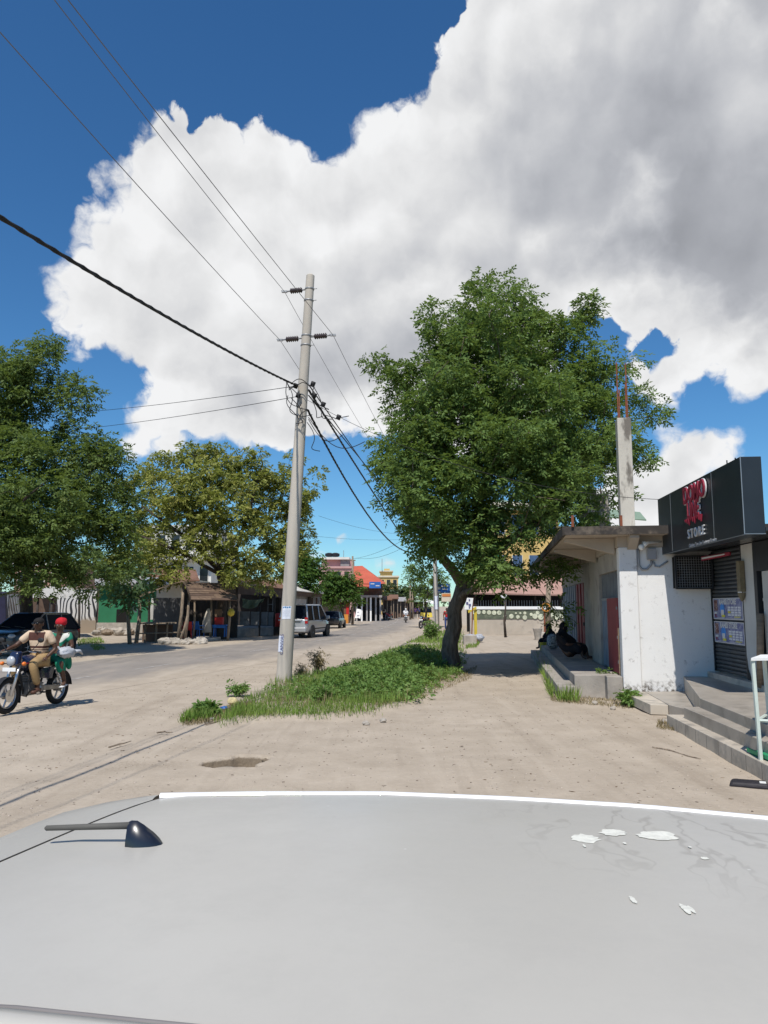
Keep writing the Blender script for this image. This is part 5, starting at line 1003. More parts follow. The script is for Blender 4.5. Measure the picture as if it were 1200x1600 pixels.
rs.p('upper_wall', 'board_brown', lambda b: bxp(553, 597, 910, 931, 95, 12, b)); rs.p('roof', 'roof_red', lambda b: b.add([P(545, 912, 93.5), P(601, 912, 93.5), P(603, 911, 110), P(547, 911, 110), P(553, 884.5, 100), P(566, 884, 100)], [(0, 1, 5, 4), (1, 2, 5), (2, 3, 4, 5), (3, 0, 4), (3, 2, 1, 0)])); rs.p('roof', 'roof_red', lambda b: b.quad_slab([P(552, 915.5, 92.6), P(590, 917, 92.6), P(590, 912, 94), P(552, 910.6, 94)], .1))
rs.p('signboard', 'sign_blue', lambda b: bxp(577, 595, 909, 919, 92.4, .15, b)); rs.p('sign_print', 'sign_white', lambda b: (bxp(579, 585, 911.5, 913, 92.37, .02, b), bxp(587, 593, 914.5, 916, 92.37, .02, b)))
rs.p('ground_wall', 'shed_dark', lambda b: bxp(555, 595, 931, 965, 97.5, .3, b, True)); rs.p('beam', 'tin_grey', lambda b: bxp(553, 597, 930, 933.5, 94.2, .5, b))
for px in (556, 564, 572, 578, 586, 593): rs.p('column', 'white_paint' if px in (578, 564) else 'tin_grey', lambda b: bxp(px, px + 2.6, 933.5, 970, 94.4, .2, b, True))
for (x0, x1) in ((559, 563), (567, 571), (581, 585), (588, 592)): rs.p('door', 'dark_void', lambda b: bxp(x0, x1, 936, 966, 97.4, .05, b))
B, a, c = block('yellow_tower', 'far yellow ochre tower block with stepped top', 592, 622, 902, 165, 12, 'paint_yellow', 3, 3, parapet='paint_cream'); B.p('upper_storey', 'paint_yellow', lambda b: bxp(594, 613, 893, 901, 166, 8, b)); B.p('cornice', 'paint_cream', lambda b: bxp(592.5, 614.5, 891.4, 893, 165.5, 9, b)); B.p('tank_room', 'paint_yellow', lambda b: bxp(600, 609, 888.5, 891.4, 167, 5, b)); B.p('mast', 'steel_grey', lambda b: b.tube(P(597, 893, 165), P(597, 873, 165), .06, n=5))
# row of low stalls with tin roofs
rr = random.Random(9); spots = [(598, 612, 932, 104, 'tin_rust', 'rusty tin'), (608, 622, 930, 114, 'tin_rust', 'brown tin'), (618, 634, 934, 124, 'tin_grey', 'grey tin'), (628, 644, 936, 140, 'tin_rust', 'dark rusty tin'), (640, 668, 935, 175, 'roof_green', 'pale green tin'), (600, 632, 922, 150, 'roof_green', 'steep mossy')]
for (x0, x1, yt, Y, mt, nm) in spots:
    st_ = Bld('street_stall', 'low street stall under a %s roof at the far left kerb' % nm, 'stall', at0((x0 + x1) / 2, Y), 'low stalls along the far kerb')
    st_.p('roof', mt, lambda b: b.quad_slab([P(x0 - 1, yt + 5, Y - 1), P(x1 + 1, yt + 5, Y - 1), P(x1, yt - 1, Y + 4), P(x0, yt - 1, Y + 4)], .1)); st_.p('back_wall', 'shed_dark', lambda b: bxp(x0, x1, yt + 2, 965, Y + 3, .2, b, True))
    for f in (.05, .5, .95): st_.p('post', 'stick_wood', lambda b: b.tube(at0(lerp(x0, x1, f), Y - .5), P(lerp(x0, x1, f), yt + 4.5, Y - .5), .07, n=6))
    st_.p('counter', 'board_brown', lambda b: bxp(x0 + 1, x1 - 3, 955, 965, Y + .2, .6, b, True))
simple('white_awning', 'tilted white awning at the end of the street left of the far pole', 'awning', lambda b: (b.quad_slab([P(661, 938, 128), P(681, 945, 124), P(682, 940, 128), P(663, 936, 132)], .08), [b.tube(at0(x, 128), P(x, y, 128), .05, n=5) for x, y in ((662, 938), (671, 941), (680, 944))]), 'white_paint')
gs = Bld('red_stall', 'red metal stall cupboard on the pavement left of the walking person', 'stall', at0(538, 84)); gs.p('body', 'tin_rust', lambda b: bxp(530, 546, 939, 968, 84, 1.2, b, True), bevel=.03); gs.p('red_panel', 'plastic_red', lambda b: (bxp(533, 537, 942, 962, 83.95, .05, b), bxp(541, 545, 942, 962, 83.95, .05, b))); gs.p('roof', 'tin_grey', lambda b: b.quad_slab([P(528, 939, 83.5), P(548, 938.5, 83.5), P(548, 937, 86), P(528, 937, 86)], .06))
simple('fruit_crate', 'orange crate in front of the red stall', 'crate', lambda b: bxp(534, 544, 960, 968, 82.5, .6, b, True), 'crate_orange')
simple('garden_wall', 'dark shrubby yard wall between the pale roofed shop and the red stall', 'wall', lambda b: bxp(503, 531, 936, 970, 78, .4, b, True), 'shed_dark')
bd = Bld('sandwich_board', 'white sandwich board leaning beside the walking person', 'sign', at0(559, 86.5)); bd.p('panel', 'white_paint', lambda b: b.quad_slab([P(554.5, 965.5, 86), P(563, 966.5, 86), P(564.5, 952.5, 86.5), P(557.5, 951, 86.5)], .05)); bd.p('print', 'print_ink', lambda b: (bxp(558, 561.5, 956, 957.2, 85.9, .02, b), bxp(557.5, 561, 961.5, 963, 85.85, .02, b)))
for k, (px, y0, Y, lab) in enumerate(((551, 869, 78, 'tall wooden pole with wires in front of the pink block'), (504, 876, 75, 'thin wooden pole behind the pale tin roof'), (592, 915, 98, 'slim grey pole at the corner of the red roofed shop'), (641, 912, 105, 'left of two thin poles at the end of the street'), (645, 925, 112, 'right of two thin poles at the end of the street'))):
    q = at0(px, Y); tpp = P(px, y0, Y); pl_ = thing('wooden_pole', lab, 'pole', q); mb = MB(q); mb.path([q, tpp], [.14, .09], 8); mb.build('shaft', 'stick_wood' if k != 2 else 'galvanised', pl_, smooth=True); mb = MB(q); mb.bb(tpp.x - .3, tpp.x + .3, tpp.y - .06, tpp.y + .06, tpp.z - .5, tpp.z - .38); mb.build('crossarm', 'stick_wood', pl_)
sb = Bld('blue_signboard', 'blue shop signboard on a post behind the far concrete pole', 'sign', at0(691, 66)); sb.p('panel', 'sign_blue', lambda b: bxp(683, 703, 912, 926, 66, .12, b)); sb.p('print', 'sign_white', lambda b: (bxp(684, 688, 917, 921, 65.97, .02, b), bxp(690, 700, 915, 917, 65.97, .02, b), bxp(684, 688, 924, 925.5, 65.97, .02, b), bxp(691, 699, 920, 921.5, 65.97, .02, b))); sb.p('post', 'galvanised', lambda b: (b.tube(at0(685, 66.1), P(685, 912, 66.1), .07), b.tube(at0(702, 66.1), P(702, 912, 66.1), .07)))
sb2 = Bld('orange_signboard', 'orange and cream signboard below the blue one', 'sign', at0(697, 64)); sb2.p('panel', 'paint_cream', lambda b: bxp(690, 705, 927, 940, 64, .1, b)); sb2.p('heading', 'sign_orange', lambda b: bxp(691, 704, 928, 932, 63.97, .02, b)); sb2.p('post', 'galvanised', lambda b: b.tube(at0(703, 64.2), P(703, 928, 64.2), .08))
# ---------------------------------------------------------------- yellow building, red verandah and painted wall beyond the tree
B, a, c = block('yellow_building', 'yellow painted building with blue panes behind the big tree', 770, 872, 792, 62, 12, 'paint_yellow', 3, 4, wmat='pane_blue', parapet='paint_cream'); B.p('green_stair_panel', 'wall_green', lambda b: bxp(763, 780, 850, 898, 61.6, .3, b)); B.p('green_roof', 'roof_green', lambda b: b.quad_slab([P(764, 792, 61), P(1010, 812, 61), P(1000, 800, 70), P(770, 780, 70)], .1)); B.p('side_wing', 'paint_cream', lambda b: bxp(872, 1000, 822, 947, 63, 9, b, True))
vr = Bld('red_verandah', 'long building with faded red roof and dark barred verandah', 'building', at0(800, 54)); vr.p('roof', 'brick_pinkish', lambda b: b.quad_slab([P(728, 926, 51.2), P(882, 929, 51.2), P(880, 903, 56), P(730, 903, 56)], .1)); vr.p('back_wall', 'dark_void', lambda b: bxp(730, 900, 905, 990, 56, .2, b, True)); vr.p('railing', 'steel_grey', lambda b: [bxp(x, x + .8, 938, 952, 52.8, .03, b) for x in np.arange(735, 880, 4.0)])
for px in (742, 789, 836, 876): vr.p('post', 'white_paint' if px == 789 else 'shed_dark', lambda b: b.tube(at0(px, 52.2), P(px, 927, 52.2), .07))
m, t, bs, out = new_mat('painted_frieze')
co = tc(t); c_ = t.mix(t.mr(t.noise(co, 3, 4, .7), .35, .65), (.07, .085, .06), (.15, .165, .11)); t.put(bs.inputs['Base Color'], c_); bs.inputs['Roughness'].default_value = .9
M('medallion', (.55, .56, .42), .9, .25, 6, .1, col2=(.25, .28, .2), mix2=(.55, .7), scale2=5); M('plaster_dirty', (.44, .38, .31), .9, .12, 1, .2, col2=(.3, .26, .22), mix2=(.55, .75))
gwl = Bld('painted_garden_wall', 'low garden wall with a dark frieze of pale painted circles', 'wall', at0(800, 50)); gwl.p('wall', 'plaster_dirty', lambda b: bxp(735, 905, 952, 990, 50, .3, b, True)); gwl.p('coping', 'white_paint', lambda b: bxp(734, 906, 947.5, 952, 49.9, .5, b)); fz = gwl.p('frieze', MATS['painted_frieze'], lambda b: bxp(738, 884, 953.5, 967, 49.96, .039, b))
for (px, py, r) in [(741, 957, 3), (748, 956.5, 3.4), (756, 956.5, 3.2), (764, 957, 3.5), (772, 957.5, 3.6), (780, 957.5, 3.6), (789, 963, 2.6), (799, 963, 3.6), (806, 958, 1.7), (813, 958, 1.7), (820, 958, 2.4), (809, 964, 3), (820, 965, 3.6), (830, 960, 2.5), (836, 963, 4.2), (845, 964, 4.6), (840, 957.5, 3), (861, 960, 5), (870, 965, 3.4), (878, 962, 4)]:
    q = P(px, py, 49.95); k = 50 / FOC; gwl.p('medallion', 'medallion', lambda b: b.lathe([(r * k, -.012), (r * k * .92, -.03)], (q.x, 49.955, q.z), 14, 'Y'), fz)
# wooden post with an orange hoop, bare sapling, sign on a stick, yellow stand, rubbish bags
wpst = Bld('timber_post', 'grey timber post with an orange hoop in front of the painted wall', 'post', at0(856, 45)); wpst.p('shaft', 'stick_wood', lambda b: b.path([at0(855, 45), P(857, 905, 45)], [.17, .14], 8), smooth=True); wpst.p('hoop', 'crate_orange', lambda b: b.torus(P(853, 949, 44.7), .22, .05, 'Y', 18, 6)); wpst.p('base', 'stone_pale', lambda b: bxp(845, 866, 988, 993, 44.4, .9, b, True), bevel=.03); wpst.p('stake', 'rust', lambda b: b.tube(at0(850, 44.8), P(850.5, 952, 44.8), .05))
bsap = Bld('bare_sapling', 'thin bare stemmed sapling in front of the painted wall', 'sapling', at0(789, 46)); bsap.p('stem', 'bark_dark', lambda b: (b.path([at0(789, 46), P(788, 970, 46), P(790, 950, 46), P(789, 937, 46)], [.09, .07, .05, .04], 6), b.path([P(788, 975, 46), P(792, 960, 46)], [.05, .03], 6)), smooth=True); bsap.p('white_rag', 'white_paint', lambda b: b.path([P(781, 927, 45.9), P(785, 933, 45.9), P(790, 935, 45.9), P(791, 929, 45.9)], [.06, .06, .07, .05], 6))
ps = Bld('tilted_sign', 'small white sign with dark symbols tilted on a stick beside the tree trunk', 'sign', at0(733, 40)); ps.p('panel', 'white_paint', lambda b: b.quad_slab([P(725.5, 952, 40), P(737, 953, 40), P(739.5, 934.5, 40), P(729, 934, 40)], .04)); ps.p('stick', 'rust', lambda b: b.tube(at0(736, 40.1), P(739, 934, 40.1), .03)); 
for i, (x, y, w, h) in enumerate(((733.5, 937.5, 2.2, 2.4), (730, 942.5, 3.2, 3.5), (734, 945.2, 3.6, 3.2), (733.5, 949.3, 2, 2))): ps.p('symbol', 'print_ink', lambda b: bxp(x - w / 2, x + w / 2, y - h / 2, y + h / 2, 39.97 - .001 * i, .015, b))
ys = Bld('yellow_stand', 'yellow post with a slanting arm behind the rubbish bags', 'post', at0(743, 42)); ys.p('post', 'plastic_yellow', lambda b: bxp(741.5, 745, 952, 995, 42, .12, b, True)); ys.p('arm', 'plastic_yellow', lambda b: b.quad_slab([P(732, 958, 41.9), P(745, 951, 41.9), P(744, 947.5, 41.9), P(731, 954, 41.9)], .06)); ys.p('shade', 'shed_dark', lambda b: bxp(740, 746, 944.5, 946, 41.9, .3, b))
rb = thing('rubbish_bags', 'pile of white and grey rubbish bags near the yellow post', 'rubbish', at0(741, 39.6)); rr = random.Random(4)
for i in range(14):
    q = at0(732 + 18 * rr.random(), 39.2 + .8 * rr.random()); s = .09 + .09 * rr.random(); mb = MB(rb.location); mb.ball((q.x, q.y, s * .7 + .2 * rr.random()), (s * 1.4, s, s * .8), 9, 6, .5); mb.build('bag', ('bag_grey', 'tin_grey', 'bag_grey', 'plastic_yellow', 'tin_blue', 'crate_orange')[(i * 5) % 6] if i in (3, 7, 8, 11) else 'bag_grey', rb, smooth=True)
simple('low_kerb', 'broken concrete kerb stones at the far end of the footway', 'kerb', lambda b: (bxp(725, 745, 993, 997, 36.5, .5, b, True)), 'stone_pale', bevel=.03)
pt_ = thing('plant_tub', 'broken plant tub before the painted wall', 'tub', at0(839, 43)); mb = MB(); mb.lathe([(.16, 0), (.2, .3), (.28, .62), (.22, .6), (.15, .3)], n=12); mb.build('tub', 'stone_pale', pt_, smooth='auto')
# ---------------------------------------------------------------- vehicles
def paint(name, col, rough=.3, metal=.0, coat=.6, dust=.25):
    m, t, bs, out = new_mat(name); co = tc(t); n = t.noise(co, 3, 5, .65)
    sx = t.n.new('ShaderNodeSeparateXYZ'); t.put(sx.inputs[0], co)
    d = t.m('MULTIPLY', t.m('MAXIMUM', t.ss(sx.outputs[2], .8, .2), t.ss(n, .55, .8)), dust)
    t.put(bs.inputs['Base Color'], t.mix(d, col, (.34, .28, .22))); t.put(bs.inputs['Roughness'], t.mr(d, 0, 1, rough, .9)); bs.inputs['Metallic'].default_value = metal; bs.inputs['Coat Weight'].default_value = coat; return m
paint('paint_black_car', (.012, .014, .022)); paint('paint_silver', (.48, .49, .51), .35, .55); M('tyre', (.022, .021, .020), .85, .2, 8, .2); M('rim_alloy', (.45, .45, .46), .35, .1, 4, 0, metal=.7); M('plastic_black', (.022, .022, .024), .6, .2, 6, .1); M('lens_clear', (.40, .42, .45), .12, .05, 4, 0, spec=.7); M('lens_red', (.38, .01, .012), .2, .1, 4, 0, spec=.6); M('lens_orange', (.75, .18, .02), .25, .1, 4, 0, spec=.5); M('chrome', (.6, .6, .6), .15, .05, 4, 0, metal=1.0); M('plate_yellow', (.68, .46, .03), .5, .1, 4, 0); M('plate_dark', (.10, .12, .09), .5, .4, 20, 0); M('car_glass', (.008, .012, .02), .10, .05, 2, 0, spec=.15); MATS['car_glass'].node_tree.nodes['Principled BSDF'].inputs['IOR'].default_value = 1.15
def wheel(par, x, y, r, w, spokes=5):
    t_ = MB(); t_.lathe([(r * .62, -w / 2), (r * .93, -w / 2), (r, -w * .32), (r, w * .32), (r * .93, w / 2), (r * .62, w / 2)], (x, y, r), 24, 'Y'); ty = t_.build('wheel', 'tyre', par, smooth='auto')
    sg = 1 if y > 0 else -1; rm = MB(); rm.lathe([(r * .62, -w * .3), (r * .64, w * .42 * sg), (r * .58, w * .40 * sg), (r * .5, w * .2 * sg)], (x, y, r), 20, 'Y'); rm.build('rim', 'rim_alloy', ty, smooth='auto')
    sp = MB()
    for i in range(spokes): a = 6.283 * i / spokes; sp.path([(x, y + sg * w * .32, r), (x + math.cos(a) * r * .56, y + sg * w * .36, r + math.sin(a) * r * .56)], [r * .14, r * .09], 6)
    sp.lathe([(r * .16, w * .25 * sg), (r * .13, w * .42 * sg)], (x, y, r), 10, 'Y'); sp.build('spokes', 'rim_alloy', ty)
def loft_body(st):
    rows = []
    for (x, zb, zt, w) in st:
        h = zt - zb; pts = [(0, zb), (w * .80, zb), (w * .94, zb + h * .10), (w, zb + h * .35), (w * .995, zb + h * .62), (w * .965, zb + h * .86), (w * .86, zt), (w * .45, zt + .015), (0, zt + .02)]
        rows.append([(x, -y, z) for y, z in pts] + [(x, y, z) for y, z in pts[-2:0:-1]])
    b = MB(); k = len(rows[0]); vs = [p for r in rows for p in r]; n = len(rows)
    fs = [(i * k + j, i * k + (j + 1) % k, (i + 1) * k + (j + 1) % k, (i + 1) * k + j) for i in range(n - 1) for j in range(k)] + [tuple(range(k)), tuple(range((n - 1) * k, n * k))[::-1]]
    return b.add(vs, fs)
def cab(b, x0, x1, w0, z0, X0, X1, W1, z1): return b.hexa([(x0, -w0, z0), (x1, -w0, z0), (x1, w0, z0), (x0, w0, z0), (X0, -W1, z1), (X1, -W1, z1), (X1, W1, z1), (X0, W1, z1)])
def make_car(name, label, cat, loc, head, st, cabin, wheels, mat, r=.32, pill=(.0,)):
    root = thing(name, label, cat, loc, math.atan2(head[1], head[0]))
    bd = loft_body(st).build('body', mat, root, smooth=True); s = bd.modifiers.new('sub', 'SUBSURF'); s.levels = 1; s.render_levels = 2
    x0, x1, w0, z0, X0, X1, W1, z1 = cabin
    b = MB(); cab(b, x0, x1, w0, z0 - .1, X0, X1, W1, z1 - .02); gl = b.build('windows', 'car_glass', root, bevel=.04)
    b = MB(); cab(b, X0 - .05, X1 + .07, W1 + .035, z1 - .075, X0 + .06, X1 - .1, W1 - .06, z1 + .01); rf = b.build('roof', mat, root, bevel=.03)
    for sg in (-1, 1):
        for (xa, xb) in ((x0, X0), (x1, X1)): b = MB(); b.path([(xa, sg * w0, z0 - .06), (xb, sg * W1, z1 - .05)], .045, 6); b.build('pillar', mat, root)
        for f in pill: b = MB(); xa = lerp(x0, x1, f); xb = lerp(X0, X1, min(1, max(0, (xa - X0) / (X1 - X0)))); b.path([(xa, sg * (w0 + .005), z0 - .06), (xb, sg * (W1 + .01), z1 - .05)], .035, 6); b.build('pillar', mat, root)
    for x in wheels:
        for sg in (-1, 1):
            b = MB(); b.lathe([(r * 1.22, -.12), (r * 1.22, .10)], (x, sg * (st[len(st) // 2][3] - .10), r + .02), 20, 'Y'); b.build('wheel_arch', 'plastic_black', root); wheel(root, x, sg * (st[len(st) // 2][3] - .085), r, .2)
    return root
def pb_(root, name, mat, fn, par=None, bevel=0, smooth=False): b = MB(); fn(b); return b.build(name, mat, par or root, bevel=bevel, smooth=smooth)
# black car parked under the tree, nose towards the viewer
hd = (-.215, -.977)
c_ = at0(52, 30.2)
car = make_car('parked_car', 'black car parked under the dark tree behind the motorcycle', 'car', c_, hd, [(-2.08, .45, .92, .66), (-1.98, .34, 1.0, .78), (-1.3, .24, 1.03, .85), (-.3, .21, 1.02, .865), (.8, .21, 1.0, .86), (1.15, .22, .99, .85), (1.6, .24, .94, .82), (1.92, .27, .86, .74), (2.06, .36, .74, .62)], (-1.95, 1.12, .80, 1.02, -1.45, .22, .63, 1.60), (-1.28, 1.32), 'paint_black_car', .33, (.36, .66))
for sg in (-1, 1):
    pb_(car, 'headlight', 'lens_clear', lambda b: b.ball((1.90, sg * .60, .76), (.14, .14, .09), 12, 8), smooth=True); mr_ = pb_(car, 'side_mirror', 'paint_black_car', lambda b: b.box((.85, sg * .93, 1.06), (.12, .2, .14)), bevel=.03)
    pb_(car, 'fog_lamp', 'lens_clear', lambda b: b.ball((2.0, sg * .52, .42), (.05, .09, .06), 10, 6), smooth=True); pb_(car, 'taillight', 'lens_red', lambda b: b.box((-1.98, sg * .66, .9), (.1, .18, .22)), bevel=.02)
    for x in (-.55, .45): pb_(car, 'door_handle', 'chrome', lambda b: b.box((x, sg * .865, .9), (.18, .03, .03)))
pb_(car, 'grille', 'plastic_black', lambda b: (b.box((2.03, 0, .64), (.08, .95, .16)), b.box((2.04, 0, .38), (.1, 1.1, .16))), bevel=.02); pb_(car, 'number_plate', 'plate_dark', lambda b: b.box((2.10, 0, .56), (.03, .52, .13))); pb_(car, 'emblem', 'chrome', lambda b: b.ball((2.075, 0, .68), (.02, .06, .05), 10, 6)); pb_(car, 'wiper', 'plastic_black', lambda b: (b.path([(1.1, .55, 1.05), (1.0, .0, 1.10)], .015, 5), b.path([(1.1, -.1, 1.05), (1.0, -.6, 1.10)], .015, 5))); pb_(car, 'bonnet_seam', 'plastic_black', lambda b: b.path([(1.93, .6, .82), (1.5, .72, .965), (1.1, .74, 1.015)], .008, 4))
# silver van driving away
h2 = (.22, .9755); right = Vector((h2[1], -h2[0], 0)); rc_ = Vector((-4.42, 44.2, 0)); vc = rc_ + Vector((h2[0], h2[1], 0)) * 2.25 - right * .84
van = make_car('silver_van', 'silver people carrier driving away along the road past the concrete pole', 'van', vc, h2, [(-2.28, .40, 1.05, .74), (-2.22, .28, 1.08, .82), (-1.4, .24, 1.08, .85), (-.2, .22, 1.06, .86), (1.0, .22, 1.04, .855), (1.45, .23, 1.0, .84), (1.85, .26, .92, .79), (2.15, .32, .82, .70), (2.25, .42, .7, .6)], (-2.2, 1.45, .81, 1.06, -2.05, .55, .68, 1.86), (-1.38, 1.42), 'paint_silver', .32, (.30, .60))
for sg in (-1, 1):
    tl_ = pb_(van, 'taillight', 'lens_red', lambda b: b.box((-2.25, sg * .76, .98), (.10, .16, .34)), bevel=.02); pb_(van, 'lens_stripe', 'lens_clear', lambda b: b.box((-2.303, sg * .76, 1.0), (.012, .15, .07)), tl_); pb_(van, 'side_mirror', 'paint_silver', lambda b: b.box((1.1, sg * .95, 1.12), (.14, .22, .18)), bevel=.03)
    pb_(van, 'headlight', 'lens_clear', lambda b: b.box((2.05, sg * .6, .78), (.2, .2, .16)), bevel=.03); pb_(van, 'side_trim', 'plastic_black', lambda b: b.box((-.1, sg * .868, .52), (2.1, .02, .06))); pb_(van, 'door_handle', 'plastic_black', lambda b: b.box((.35, sg * .872, .92), (.16, .02, .03)))
pb_(van, 'rear_bumper', 'paint_silver', lambda b: b.box((-2.30, 0, .48), (.16, 1.52, .26)), bevel=.05); pb_(van, 'number_plate', 'plate_yellow', lambda b: b.box((-2.315, .12, .80), (.02, .44, .13))); pb_(van, 'tailgate_trim', 'plastic_black', lambda b: b.box((-2.30, 0, .92), (.02, .9, .05))); pb_(van, 'exhaust', 'plastic_black', lambda b: b.tube((-2.35, -.5, .28), (-2.0, -.5, .28), .035)); pb_(van, 'rear_wiper', 'plastic_black', lambda b: b.path([(-2.21, -.05, 1.16), (-2.14, .4, 1.3)], .014, 5)); pb_(van, 'spoiler', 'paint_silver', lambda b: b.box((-2.08, 0, 1.85), (.22, 1.25, .04)), bevel=.015)
van.scale = (1.06, 1.06, 1.06)
# small dark car parked beyond the van
make_car('small_car', 'small grey car parked beside the shop just ahead of the van', 'car', at0(522, 66) , (.1, .99), [(-1.9, .4, .9, .6), (-1.8, .28, .95, .74), (-.8, .22, .95, .8), (.6, .22, .93, .8), (1.2, .24, .88, .78), (1.75, .3, .78, .68), (1.85, .4, .68, .6)], (-1.7, 1.0, .74, .95, -1.1, .2, .58, 1.42), (-1.15, 1.2), 'paint_black_car', .29, (.5,))
# motorcycle builder: x forward, y left
paint('paint_navy', (.012, .016, .045), .25, 0, .8, .12); M('seat_vinyl', (.02, .018, .018), .55, .2, 8, .1); M('engine_alloy', (.20, .19, .18), .5, .3, 9, .3, metal=.5); M('fork_alloy', (.55, .55, .56), .3, .1, 4, 0, metal=.8); M('exhaust_steel', (.30, .29, .28), .35, .2, 6, 0, metal=.8)
def motorcycle(label, loc, head, body='paint_navy', lite=False, group=None):
    r = thing('motorcycle', label, 'motorcycle', loc, math.atan2(head[1], head[0]), group); a = lambda n, m_, f, par=None, bev=0, sm=False: pb_(r, n, m_, f, par, bev, sm)
    for nm, x in (('rear_wheel', -.69), ('front_wheel', .69)):
        w = a(nm, 'tyre', lambda b: b.torus((x, 0, .31), .262, .048, 'Y', 28, 10, 1.15), None, 0, True); a('rim', 'rim_alloy', lambda b: b.torus((x, 0, .31), .208, .014, 'Y', 28, 6, 2.2), w, 0, True); a('hub', 'engine_alloy', lambda b: b.lathe([(.06, -.06), (.06, .06)], (x, 0, .31), 14, 'Y'), w)
        a('spokes', 'rim_alloy', lambda b: [b.path([(x + .03 * math.cos(t_), sg * .02, .31 + .03 * math.sin(t_)), (x + .21 * math.cos(t_), 0, .31 + .21 * math.sin(t_))], .018, 5) for i in range(5) for sg in (1,) for t_ in (i * 1.2566,)], w)
    if not lite: a('brake_disc', 'chrome', lambda b: b.lathe([(.11, .068), (.11, .072)], (.69, 0, .31), 18, 'Y'))
    for sg in (-1, 1): a('fork_leg', 'fork_alloy', lambda b: b.path([(.69, sg * .085, .31), (.56, sg * .085, .66), (.47, sg * .085, .92)], [.028, .026, .020], 8), None, 0, True)
    a('front_mudguard', 'plastic_black', lambda b: b.sheet([[(.69 + .325 * math.cos(t_), y, .31 + .325 * math.sin(t_)) for y in (-.06, 0, .06)] for t_ in np.linspace(.5, 2.6, 9)]), None, 0, True)
    a('mud_flap', 'plastic_black', lambda b: b.quad_slab([(.42, -.07, .16), (.42, .07, .16), (.405, .06, .46), (.405, -.06, .46)], .01)); a('crash_bar', 'plastic_black', lambda b: (b.path([(.30, 0, .72), (.36, .16, .62), (.34, .2, .38), (.26, .06, .25)], .014, 6), b.path([(.30, 0, .72), (.36, -.16, .62), (.34, -.2, .38), (.26, -.06, .25)], .014, 6)))
    a('headlight', 'lens_clear', lambda b: b.ball((.63, 0, .90), (.05, .085, .085), 14, 9), None, 0, True); a('headlight_cowl', body, lambda b: b.hexa([(.50, -.12, .80), (.63, -.10, .82), (.63, .10, .82), (.50, .12, .80), (.44, -.10, 1.06), (.56, -.075, 1.05), (.56, .075, 1.05), (.44, .10, 1.06)]), None, .03)
    pl = a('number_plate', 'white_paint', lambda b: b.box((.66, 0, .755), (.012, .26, .065))); a('handlebar', 'plastic_black', lambda b: b.path([(.38, -.36, 1.04), (.46, -.20, 1.06), (.47, 0, 1.0), (.46, .20, 1.06), (.38, .36, 1.04)], .013, 7), None, 0, True)
    for sg in (-1, 1):
        a('grip', 'plastic_black', lambda b: b.path([(.40, sg * .28, 1.052), (.365, sg * .39, 1.038)], .019, 7)); a('lever', 'chrome', lambda b: b.path([(.46, sg * .22, 1.05), (.45, sg * .36, 1.035)], .008, 5)); m_ = a('mirror', 'plastic_black', lambda b: (b.ball((.40, sg * .40, 1.25), (.02, .065, .045), 10, 6)), None, 0, True); a('mirror_stem', 'plastic_black', lambda b: b.path([(.44, sg * .25, 1.06), (.42, sg * .34, 1.16), (.41, sg * .39, 1.24)], .007, 5), m_)
        a('indicator', 'lens_orange', lambda b: (b.ball((.57, sg * .22, .85), (.045, .035, .035), 10, 7)), None, 0, True); a('indicator_stem', 'plastic_black', lambda b: b.tube((.55, sg * .09, .85), (.57, sg * .2, .85), .009, n=5)); a('indicator', 'lens_orange', lambda b: b.ball((-.80, sg * .15, .76), (.04, .03, .03), 8, 6), None, 0, True)
    a('fuel_tank', body, lambda b: b.ball((.20, 0, .84), (.29, .155, .145), 16, 10), None, 0, True); a('tank_stripe', 'sign_red', lambda b: b.path([(.40, .13, .84), (.20, .157, .86), (.0, .135, .80)], .010, 5)); a('side_panel', body, lambda b: (b.hexa([(-.35, .10, .52), (-.02, .11, .55), (-.02, .14, .55), (-.35, .13, .52), (-.42, .10, .74), (.0, .11, .72), (.0, .14, .72), (-.42, .13, .74)]), b.hexa([(-.35, -.13, .52), (-.02, -.14, .55), (-.02, -.11, .55), (-.35, -.10, .52), (-.42, -.13, .74), (.0, -.14, .72), (.0, -.11, .72), (-.42, -.10, .74)])), None, .01)
    a('seat', 'seat_vinyl', lambda b: b.hexa([(-.72, -.11, .74), (.02, -.10, .74), (.02, .10, .74), (-.72, .11, .74), (-.74, -.12, .82), (.0, -.09, .80), (.0, .09, .80), (-.74, .12, .82)]), None, .03); a('frame', 'plastic_black', lambda b: (b.path([(.46, 0, .88), (.25, 0, .70), (-.30, 0, .68), (-.80, 0, .74)], .025, 6), b.path([(.44, 0, .84), (.26, 0, .30), (-.15, 0, .27), (-.25, 0, .62)], .022, 6), b.path([(-.15, .07, .36), (-.69, .08, .31)], .02, 6), b.path([(-.15, -.07, .36), (-.69, -.08, .31)], .02, 6)))
    a('engine', 'engine_alloy', lambda b: (b.box((.10, 0, .38), (.34, .24, .22)), b.lathe([(.10, -.15), (.10, .15)], (.0, 0, .36), 14, 'Y'), [b.box((.20, 0, .50 + .03 * i), (.15, .17, .016), (0, .5, 0)) for i in range(6)]), None, .01); a('engine_cover', 'fork_alloy', lambda b: b.lathe([(.09, .15), (.085, .17), (.03, .18)], (.06, 0, .35), 14, 'Y'), None, 0, True)
